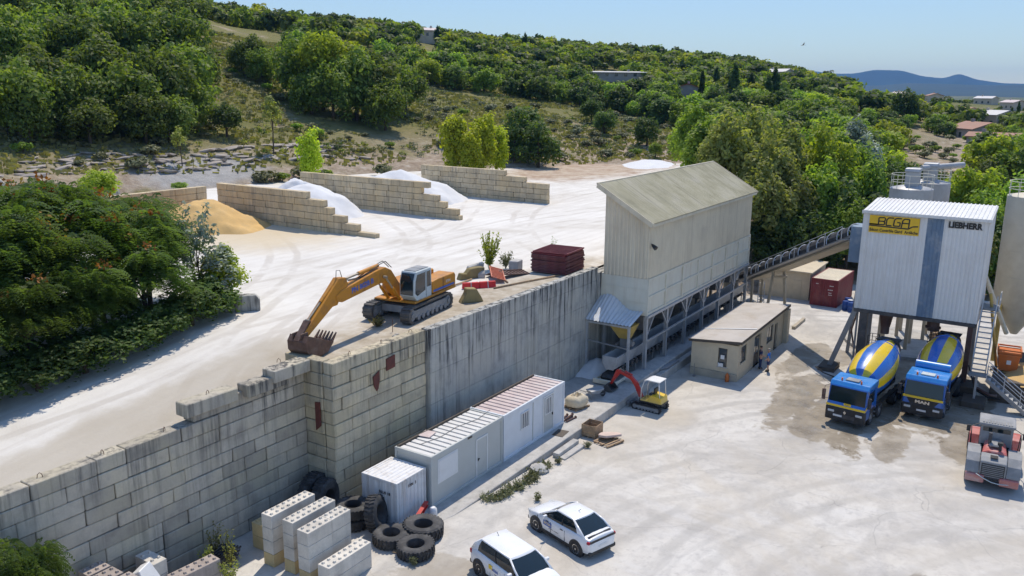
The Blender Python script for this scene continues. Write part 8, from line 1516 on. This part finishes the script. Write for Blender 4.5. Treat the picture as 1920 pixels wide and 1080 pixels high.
def region(k, x, y):
    if k == 'oak':
        if x < 105 and y < 118: return 'dark green oak low on the hillside above the rock band', 'oaks low on the hillside'
        if x < 130 and y > 128 and x < 115: return 'dark green oak high on the hillside above the rock band', 'oaks high on the hillside'
        if y > 130: return 'dark oak on the open upper slope beside the pale rock patch', 'oaks on the open upper slope'
        return 'dark oak in the clump in the middle of the grassy slope', 'oaks in the mid-slope clump'
    return {'sparse': ('tall thin yellowish oak rising above the mid-slope clump', 'thin-crowned oaks in the mid-slope clump'),
      'yellow': ('bright yellow-green young poplar at the back of the far bay', 'yellow poplars behind the bays'),
      'dark': ('dark green bushy tree by the far reddish track' if x > 115 and y > 60 else 'dark rounded tree growing on the bank behind the plant', 'dark trees by the track' if x > 115 and y > 60 else 'dark trees on the bank'),
      'green': ('mid green tree behind the hopper building and conveyor' if y > 15 else 'mid green tree behind the cream silo', 'green trees behind the hopper building' if y > 15 else 'green trees behind the silo'),
      'olive': ('olive green poplar behind the hopper building' if y > 15 else 'olive green tree behind the tower', 'olive poplars behind the hopper building' if y > 15 else 'olive trees behind the tower'),
      'yellowgreen': ('yellow-green tree between the grey silos and the cream silo' if y < 15 else 'yellow-green poplar above the conveyor', 'yellow-green trees behind the plant'),
      'silver': ('silvery white poplar rising above the conveyor trees', 'silver poplars above the conveyor'), 'sapling': ('thin young tree standing alone on the grassy slope', 'saplings on the grassy slope'),
      'cypress': ('narrow dark cypress beside the houses', 'cypresses beside the houses'), 'pine': ('tall dark pointed conifer standing above the hillside wood', 'conifers above the hillside wood')}[k]
for k, x, y, h in TREES:
    lb, gr = region(k, x, y)
    if k == 'yellow' and x < 90: lb, gr = 'bright yellow-green poplar standing alone behind the middle bay', None
    on_t = poly_dist(np.array([x]), np.array([y]), TERRACE)[0] > 2
    tree(k, x, y, h, lb, 'tree', gr, gz(x, y) if on_t else None)
FK = ['far_leaf_dark', 'far_leaf_green', 'far_leaf_oak', 'far_leaf_yellowgreen']
FL_ = [('dark green tree in the hillside wood', 'dark trees of the hillside wood'), ('fresh green tree in the hillside wood', 'green trees of the hillside wood'), ('olive green oak in the hillside wood', 'oaks of the hillside wood'), ('bright yellow-green tree in the hillside wood', 'bright trees of the hillside wood')]
for k, x, y, h in FOREST: tree(FK[k], x, y, h, FL_[k][0], 'tree', FL_[k][1])
# the wood farther off, one mass
fw = np.array(FARWOOD, float).reshape(-1, 2); fz = terrain(fw[:,0], fw[:,1]); Vs, Qs, Ms = [], [], []; off = 0
lows = [crown(170, .95, 3.9, 3.4, 2.9, 16, clr=.4)[:2] for _ in range(5)]
for (x, y), z in zip(fw, fz):
    V, Q = lows[RNG.randrange(5)]; s_ = RNG.uniform(.65,1.25)*(.5 if math.hypot(x,y) > 300 and y < .2*x else 1); a_ = RNG.uniform(0,6.28); ca, sa = math.cos(a_), math.sin(a_)
    Vs.append(np.stack([(V[:,0]*ca-V[:,1]*sa)*s_+x, (V[:,0]*sa+V[:,1]*ca)*s_+y, V[:,2]*s_+z-.3], 1)); Qs.append(Q+off); off += len(V); Ms.append(np.full(len(Q), RNG.choice([0,0,1,1,2,2,3])))
fo = share('far_wood', np_mesh('far_wood', np.concatenate(Vs), np.concatenate(Qs), [MATS['leaf_dark'],MATS['leaf_green'],MATS['leaf_oak'],MATS['leaf_yellowgreen']], np.concatenate(Ms)))
tag(fo, 'distant mixed green woodland covering the hill crest', 'woodland', None, 'stuff')
for x, y, h in SCRUB: tree('scrub' if RNG.random() < .78 else 'bush', x, y, h, 'low grey-green scrub bush on the dry slope', 'bush', 'scrub bushes on the dry slope', wide=1.25)
# dry grass on the slope
gx, gy = LR.uniform(30, 230, 60000), LR.uniform(45, 210, 60000); r_ = np.hypot(gx, gy)
kp = (poly_dist(gx, gy, TERRACE) < -2) & (r_ > 112) & (r_ < 245) & (vnoise(gx, gy, 11, 21)+vnoise(gx, gy, 3, 22)*.6 > -.18); gx, gy = gx[kp], gy[kp]; gzv = terrain(gx, gy)
n = len(gx); a_ = LR.uniform(0, math.pi, n); hh = LR.uniform(.2,.55,n); ww = LR.uniform(.12,.4,n); dx, dy = np.cos(a_)*ww, np.sin(a_)*ww; lx, ly = LR.normal(size=n)*.12, LR.normal(size=n)*.12
V = np.stack([np.stack([gx-dx,gy-dy,gzv-.05],1), np.stack([gx+dx,gy+dy,gzv-.05],1), np.stack([gx+dx*1.3+lx,gy+dy*1.3+ly,gzv+hh],1), np.stack([gx-dx*1.3+lx,gy-dy*1.3+ly,gzv+hh*.8],1)], 1).reshape(-1,3)
gr = share('grass', np_mesh('grass', V, np.arange(4*n).reshape(-1,4), MATS['dry_grass'])); tag(gr, 'dry tufted grass on the open hillside', 'grass', None, 'stuff')
# low scrub too thick to count
gx, gy = LR.uniform(30, 240, 9000), LR.uniform(45, 215, 9000); r_ = np.hypot(gx, gy)
kp = (poly_dist(gx, gy, TERRACE) < -5) & (r_ > 122) & (r_ < 240) & (vnoise(gx, gy, 17, 31)+vnoise(gx, gy, 6, 32)*.7 > -.02); gx, gy = gx[kp][:2600], gy[kp][:2600]; gzv = terrain(gx, gy)
tl = [crown(34, .17, .75, .5, .3, 7, clr=.5)[:2] for _ in range(6)]; Vs, Qs, Ms = [], [], []; off = 0
for x, y, z in zip(gx, gy, gzv):
    V, Q = tl[RNG.randrange(6)]; s_ = RNG.uniform(.5,1.35); Vs.append(V*s_+np.array([x,y,z])); Qs.append(Q+off); off += len(V); Ms.append(np.full(len(Q), RNG.choice([0,0,0,1,2])))
gs = share('ground_scrub', np_mesh('ground_scrub', np.concatenate(Vs), np.concatenate(Qs), [MATS['leaf_scrub'],MATS['leaf_olive'],MATS['leaf_dark']], np.concatenate(Ms))); tag(gs, 'low thick scrub covering parts of the dry hillside', 'scrub', None, 'stuff')
# rocks of the outcrop band at the foot of the hill
simple('outcrop_rock', (.34,.30,.26), .9, 0, .2, 1.0, (.24,.2,.16), .6, .6, .5)
def rock_mesh(seed):
    r_ = random.Random(seed); bm = bmesh.new(); bmesh.ops.create_icosphere(bm, subdivisions=1, radius=1.0)
    for v_ in bm.verts: v_.co = Vector((v_.co.x*1.3, v_.co.y, v_.co.z*.55))*r_.uniform(.7,1.15)
    me = bpy.data.meshes.new('rock'); bm.to_mesh(me); bm.free(); me.materials.append(MATS['outcrop_rock']); return me
RK = [rock_mesh(k) for k in range(5)]
foot = [(40,99),(52,101),(62,101.5),(68,99),(76,98),(84,98),(93,98.5),(103,95)]
cnt = 0
for i in range(len(foot)-1):
    for t in np.linspace(0, 1, 17):
        x = foot[i][0]+(foot[i+1][0]-foot[i][0])*t+RNG.uniform(-1,1); y = foot[i][1]+(foot[i+1][1]-foot[i][1])*t+RNG.uniform(-1.5,5)
        o = share('outcrop_rock', RK[RNG.randrange(5)], None, (x,y,tz(x,y)+.05), (RNG.uniform(-.2,.2),RNG.uniform(-.2,.2),math.atan2(foot[i+1][1]-foot[i][1],foot[i+1][0]-foot[i][0])+RNG.uniform(-.5,.5))); s_ = RNG.uniform(.4,1.0); o.scale = (s_*1.5,s_*.9,s_*.65)
        tag(o, 'pale broken limestone rock in the band at the hill foot', 'rock', 'rocks of the outcrop band')
# ---- sumac thicket beside the haul road: arching feathered leaves
def frond_mesh(n, R3, cz, leaf_len, ncl, clr, up=.2):
    C_ = unit(ncl); C_[:,2] = np.abs(C_[:,2])*.9 - .15; C_ *= (.35+.6*LR.rand(ncl,1))
    k = LR.randint(0, ncl, n); d = unit(n); d[:,2] = np.abs(d[:,2])*.6 - .1; P = (C_[k] + d*clr*LR.rand(n,1)**.4)*np.array(R3); P[:,2] += cz
    out = d.copy(); out[:,2] = .15+.35*LR.rand(n); out[:,:2] += (P[:,:2]/np.array(R3[:2]))*.5; out /= np.linalg.norm(out, axis=1, keepdims=True)
    Ls = leaf_len*(.6+.7*LR.rand(n)); side = np.cross(out, np.array([0,0,1.])); side /= np.maximum(np.linalg.norm(side, axis=1, keepdims=True), 1e-6)
    Vl, nl = [], 6
    for j in range(nl):
        t = (j+.6)/nl; c = P + out*(Ls*t)[:,None]; c[:,2] -= (Ls*.75*t*t)
        for sgn in (-1, 1):
            tip = c + side*sgn*(Ls*.30*(1.05-.55*t))[:,None] + out*(Ls*.07)[:,None]; tip[:,2] -= Ls*.10
            w_ = out*(Ls*.055)[:,None]
            Vl.append(np.stack([c-w_*.4, (c+tip)/2-w_*1.2, tip, (c+tip)/2+w_*1.2], 1))
    V = np.concatenate(Vl, 0).reshape(-1,3); return V, np.arange(len(V)).reshape(-1,4), C_*np.array(R3)+np.array([0,0,cz])
SU = []
for k in range(3):
    V, Q, cs = frond_mesh(2700, (2.7,2.7,3.0), 3.1, .60, 46, .36)
    P = cs[(cs[:,2] > 3.9)][:5]; Vo, Qo = [], []
    pk = np.concatenate([c + np.array([0,0,.55]) + LR.normal(size=(18,3))*np.array([.2,.2,.12]) for c in P]); V2, Q2 = leaf_quads(pk, unit(len(pk)), .11)
    SU.append((np_mesh('sumac_crown', V, Q, MATS['leaf_sumac']), trunk(4.6, .13, cs, 9).mesh('sumac_trunk', MATS['bark'], smooth=40), np_mesh('sumac_seed', V2, Q2, MATS['seed_orange']), 6.3))
spots = [(13.2,43.0,8.3),(17.0,46.0,8.6),(20.5,44.0,8.0),(24.0,47.0,8.3),(26.5,44.2,7.4),(10.5,46.0,8.4),(22.0,50.5,8.2),(29.3,46.5,7.0),(16.2,41.2,5.6),(20.0,40.8,5.2),(23.3,40.6,5.0),(26.4,40.9,5.2),(12.8,41.3,5.8),(9.0,42.5,6.4),(14.0,50,8.8),(18.5,43.2,6.8),(22.4,43.0,6.6),(27.8,42.6,5.8),(10.8,43.6,7.6),(18.8,49.5,8.6),(25.8,50.0,7.8),(15.0,45.2,7.8),(7.0,45.0,8.2)]
words_ = ['nearest the picture edge','tall, behind the front shrubs','in the middle of the thicket','with orange seed heads in the second row','beside the silvery sapling','at the far left of the thicket','farthest back in the thicket','at the right end of the second row','leaning over the road, second from the edge','leaning over the road, in the middle','leaning over the road, below the orange heads','leaning over the road, near the silvery sapling','low, at the near end of the road','at the bottom corner of the thicket','rising behind the edge trees','just behind the front row, left of the middle','just behind the front row, right of the middle','close behind the silvery sapling','in the second row near the picture edge','at the back left of the middle','at the back, nearest the sand heap','squeezed between two taller ones','cut off by the picture edge']
for (x, y, h), w_ in zip(spots, words_):
    o = thing('sumac_tree', 'feathery green sumac tree '+w_, 'tree', (x,y,gz(x,y)-.1), RNG.uniform(0,6.28), 'feathery trees beside the haul road'); cm, tm, sm_, ph = SU[RNG.randrange(3)]; h *= 1.14; s_ = h/ph; w2 = s_**.75
    share('crown', cm, o).scale = (w2,w2,s_); share('trunk', tm, o).scale = (w2,w2,s_)
    if h > 5.3: sc_o = share('seed_cluster', sm_, o); sc_o.scale = (w2,w2,s_); sc_o['kind'] = 'stuff'
for k, (x, y, h) in enumerate([(12,39.9,2.6),(14.5,39.5,2.4),(17,39.3,2.5),(19.3,39.0,2.3),(21.5,38.8,2.4),(23.6,38.8,2.2),(25.8,38.9,2.3),(28.0,39.2,2.4),(10.0,40.5,2.6),(29.8,40.1,2.6),(15.5,43,3),(25,42.6,3),(21,42.6,3)]):
    tree('dark', x, y, h, 'dark low bush at the foot of the roadside thicket', 'bush', 'dark bushes along the haul road', gz(x,y), wide=1.5)
tree('silverling', 30.2, 41.2, 6.8, 'slender silvery poplar sapling at the end of the roadside thicket', 'tree', None, gz(30,41), .9)
tree('silverling', 30.9, 40.4, 4.2, 'bushy silver-leaved poplar shoot beside the roadside block', 'tree', None, gz(30,40), 1.5)
tree('yellowgreen', 31.6, 41.3, 3.8, 'small yellow-green bush behind the silver shoots', 'bush', None, gz(31,41), .8)
tree('yellowgreen', 49.5, 83.0, 4.6, 'yellowish rounded bush beside the stored concrete pipes', 'bush', None, 7.2, 1.1)
for k, (x, y, h) in enumerate([(66,92.5,1.3),(79,91.5,1.9),(81.5,91,1.4),(85,90.5,2.2),(88,89.5,1.5),(97,86,1.9)]): tree('scrub' if k % 2 else 'bush', x, y, h, 'green bush at the foot of the grey bank behind the bays', 'bush', 'bushes behind the bays', gz(x,y), wide=1.5)
# thin weeds
def weed(label, x, y, z, h, n, r, mat, stemm='bark', group=None, leaf=.06):
    o = thing('weed', label, 'weed', (x,y,z), RNG.uniform(0,6.28), group); q = MB(); pts = []
    for k in range(n):
        a_ = RNG.uniform(0,6.28); e = (math.cos(a_)*r*RNG.uniform(.3,1), math.sin(a_)*r*RNG.uniform(.3,1), h*RNG.uniform(.55,1)); q.tube([(0,0,0),(e[0]*.4,e[1]*.4,e[2]*.55),e], [.012,.009,.004], 4, caps=False)
        for t in np.linspace(.3, 1, 9): pts += [(e[0]*t+RNG.gauss(0,.05),e[1]*t+RNG.gauss(0,.05),e[2]*t+RNG.gauss(0,.05)) for _ in range(3)]
    q.build('stem', MATS[stemm], o); P = np.array(pts); V, Q = leaf_quads(P, unit(len(P)), leaf*(.6+.8*LR.rand(len(P)))); share('foliage', np_mesh('weed_leaf', V, Q, MATS[mat]), o); return o
weed('leafy upright shrub growing from the rubble by the red panels', 49.6, 34.0, gz(49.6,34), 2.7, 46, .85, 'leaf_yellowgreen', leaf=.085)
weed('grey spiky tuft beside the leafy shrub on the terrace', 50.6, 33.2, gz(50.6,33.2), 1.3, 26, .7, 'leaf_scrub', 'leaf_scrub')
weed('thin stalk sprouting behind the red panel stack', 54.3, 31.4, gz(54,31), 2.3, 4, .25, 'leaf_green')
weed('dry brown tuft in front of the excavator tracks', 33.6, 30.5, gz(33.6,30.5), .5, 16, .5, 'dry_grass', 'dry_grass')
weed('tall spindly green weed among the stud blocks', 20.35, 27.2, 0, 1.9, 9, .45, 'leaf_olive', leaf=.055); weed('leafy weed in front of the steel grilles', 19.6, 27.7, 0, 1.4, 12, .4, 'leaf_olive', leaf=.06); weed('pale dry weed behind the steel grilles', 20.6, 28.6, 0, 1.7, 8, .5, 'dry_grass'); weed('bushy weed at the bottom edge beside the stud blocks', 19.6, 26.3, 0, 1.1, 14, .5, 'leaf_olive', leaf=.055)
for k in range(16):
    t = k/15; x = 31.6+5.6*t+RNG.uniform(-.2,.2); y = 21.85+RNG.uniform(-.35,.15) - .35*math.sin(3.1*t)
    weed('creeping olive weed along the platform edge', x, y, yz(x)-.02, RNG.uniform(.18,.4), 12, .5, 'leaf_scrub', 'leaf_scrub', 'weeds along the platform edge', .05)
for k, (x, y) in enumerate(((25.0,21.0),(37.9,21.3),(33.2,19.8),(40.9,21.0))): weed(['small weed sprouting beside the front tyre','weed tuft beside the lower step','lone weed in the yard crack','weed tuft beyond the steps'][k], x, y, yz(x), .4, 10, .22, 'leaf_scrub', leaf=.045)
o = thing('sumac_tree', 'feathery green tree at the bottom corner below the block wall', 'tree', (12.2,27.7,0), 1.0); cm, tm, sm_, ph = SU[1]; share('crown', cm, o).scale = (.52,.52,1.0); share('trunk', tm, o).scale = (.52,.52,1.0)
# ------------------------------------------------------------------ houses among the trees
simple('roof_tile', (.36,.20,.14), .85, 0, .15, .6, (.28,.22,.18), .5, .5); simple('roof_red', (.32,.08,.055), .85, 0, .15, .6); simple('house_wall', (.52,.45,.36), .9, 0, .08, .6); simple('house_grey', (.30,.29,.28), .9, 0, .08, .6); simple('pale_roof', (.60,.58,.56), .8, 0, .08, .6)
def house(label, x, y, L, Wd, H_, rz, roof='roof_tile', wallm='house_wall', pitch=.32, nwin=3, cat='house', group=None, lift=0):
    z = tz(x, y) - .4 + lift; o = thing('house', label, cat, (x,y,z), rz, group)
    q = MB(); q.box(-L/2, L/2, -Wd/2, Wd/2, -2, H_); q.prism([(-Wd/2,H_),(Wd/2,H_),(0,H_+pitch*Wd/2)], 'x', -L/2+.02, L/2-.02); q.build('wall', MATS[wallm], o)
    e = .45; r_ = MB()
    for s_ in (-1, 1):
        a = (0, H_+pitch*(Wd/2)+.12); b_ = (s_*(Wd/2+e), H_+.12-pitch*e)
        r_.prism([a, b_, (b_[0], b_[1]-.16), (a[0], a[1]-.16)], 'x', -L/2-e, L/2+e)
    ro = r_.build('roof', MATS[roof], o); q = MB(); q.box(L*.2, L*.2+.7, -.35, .35, H_+pitch*Wd*.3, H_+pitch*Wd/2+.8); q.build('chimney', MATS[wallm], ro)
    for s_ in (-1, 1):
        for k in range(nwin):
            xx = -L/2+(k+.5)*L/nwin; w_ = MB(); w_.box(xx-.55, xx+.55, s_*Wd/2-.03, s_*Wd/2+.03, 1.0, 2.2); w_.build('window', MATS['window_glass'], o)
    return o
HD = {k: (x, y) for k, x, y in HOUSES}
house('brown tiled house low among trees on the far right slope', *HD['a'], 11, 9, 3.2, rad(35), 'roof_tile', 'house_grey', .34)
house('long brown-roofed shed below the tiled house', *HD['b'], 10, 6, 2.8, rad(82), 'roof_tile', 'house_grey', .25)
house('red-roofed house beside the dark cypress', *HD['c'], 9, 7, 3.4, rad(20), 'roof_red', 'house_grey', .3)
sh = house('long low flat-roofed shed on the wooded hillside', *HD['d'], 23, 6, 2.3, rad(-50), 'pale_roof', 'house_grey', .1, 7, 'shed', None, .9)
house('small pale-roofed house on the wooded skyline', *HD['e'], 9, 7, 3.2, rad(-40), 'pink_roof', 'house_wall', .3, lift=2)
for k, n_, rf_ in (('f','far pale house left of the valley village','pink_roof'),('g','far house with tiled roof in the middle of the valley village','roof_tile'),('h','far cream house near the village cypresses','roof_tile'),('i','farthest pale house under the blue ridge','pale_roof'),('j','village house with pale roof above the tiled house','pale_roof'),('k','village house at the picture edge under the ridge','pink_roof'),('l','grey-roofed house between village and tiled house','pale_roof'),('m','pale house half hidden behind the conifers','pale_roof')):
    house(n_, *HD[k], 11, 8, 4, rad(RNG.uniform(0,90)), rf_, 'house_wall', .3, 3, 'house', 'houses of the valley village', .2)
# ------------------------------------------------------------------ far ridges
simple('far_forest', (.022,.045,.040), 1.0, 0, .25, .004, (.05,.075,.045), .5, .002, world=True)
def ridge(name, prof, r0, depth, zb=-5):
    az = np.array([p_[0] for p_ in prof])[::-1]; zt = np.array([p_[1] for p_ in prof])[::-1]
    A_ = np.linspace(az[0], az[-1], 260); T_ = np.interp(A_, az, zt)
    k = np.ones(3)/3; T_ = np.convolve(np.pad(T_, 1, mode='edge'), k, 'valid'); u = np.linspace(-1, 1, 25)
    Vv = []
    for a_, t_ in zip(A_, T_):
        for uu in u:
            r_ = r0 + uu*depth; f_ = max(0, 1-abs(uu))**.8 if uu < 0 else max(0, 1-uu)**.6
            x_, y_ = r_*math.cos(a_), r_*math.sin(a_); nn = float(vnoise(np.array([x_]), np.array([y_]), depth*.22, 3)[0])*.25*(1-f_)
            Vv.append((x_, y_, zb+(t_-zb)*max(0, min(1, f_+nn*f_))))
    n = len(u); i, j = np.meshgrid(np.arange(n-1), np.arange(len(A_)-1)); a0 = (j*n+i).ravel(); Q = np.stack([a0, a0+1, a0+1+n, a0+n], 1)
    tag(share(name, np_mesh(name, Vv, Q, MATS['far_forest'], smooth=True)), kind='structure')
ridge('mountain_ridge', [(.52,95),(.3974,115.8),(.3096,156.7),(.248,208.1),(.2203,176.7),(.1988,176.9),(.178,207.9),(.152,203.2),(.131,155.4),(.1108,138.4),(.1014,168.4),(.0967,176.9),(.0815,130.3),(.0574,101.4),(.0388,97.7),(.0028,86.6),(-.0604,69.2),(-.25,60)], 8000, 900)
ridge('low_hills', [(.5,40),(.3087,39.6),(.2245,48.6),(.1711,59),(.1455,71.1),(.1152,69),(.0712,61.7),(.0387,65.2),(-.019,56),(-.0604,52),(-.25,50)], 5200, 1500)
ridge('wooded_hill', [(.60,60),(.4285,64.5),(.3631,66.2),(.3105,59.4),(.2762,55.7),(.2424,49.1),(.2143,36.7),(.1863,20.9),(.16,4)], 1300, 330)
# ------------------------------------------------------------------ air
hz = MB(); hz.box(-900, 9300, -3800, 9300, -9, 240); hm = bpy.data.materials.new('haze_air'); hm.use_nodes = True; nt = hm.node_tree; nt.nodes.clear()
pv = nt.nodes.new('ShaderNodeVolumePrincipled'); pv.inputs['Color'].default_value = (.13,.44,1.0,1); pv.inputs['Density'].default_value = .00007; pv.inputs['Anisotropy'].default_value = .0
mo = nt.nodes.new('ShaderNodeOutputMaterial'); nt.links.new(pv.outputs[0], mo.inputs['Volume'])
tag(hz.build('haze', hm), kind='stuff')
bd = MB(); bd.add([(0,0,0),(.25,.05,.02),(.3,0,0),(.0,-.06,0),(.12,.75,.16),(.22,.7,.15),(.12,-.75,.16),(.22,-.7,.15),(-.3,.06,0),(-.3,-.06,0)], [(0,4,5,1),(0,6,7,1),(0,1,2,3),(0,8,9,3)])
tag(bd.build('bird', MATS['grey_steel'], loc=(125.2,32.2,26.4), rot=(.25,.1,2.2)), 'small bird gliding alone in the pale sky', 'bird')

# ------------------------------------------------------------------ labels: tell the members of small look-alike groups apart by their order
ORD = ['first','second','third','fourth','fifth','sixth','seventh','eighth','ninth','tenth','eleventh','twelfth','thirteenth','fourteenth','fifteenth','sixteenth','seventeenth','eighteenth']
byl = {}
for o in C.objects:
    if o.parent is None and o.get('group') and o.get('label'): byl.setdefault((o['group'], o['label']), []).append(o)
for (g_, l_), os_ in byl.items():
    if 1 < len(os_) <= len(ORD) and len(l_.split()) <= 12:
        os_.sort(key=lambda q_: -math.atan2(q_.location.y, q_.location.x))
        for k, q_ in enumerate(os_): q_['label'] = l_ + ', ' + (ORD[k] + ' from left' if k < len(os_)-1 else 'rightmost one')
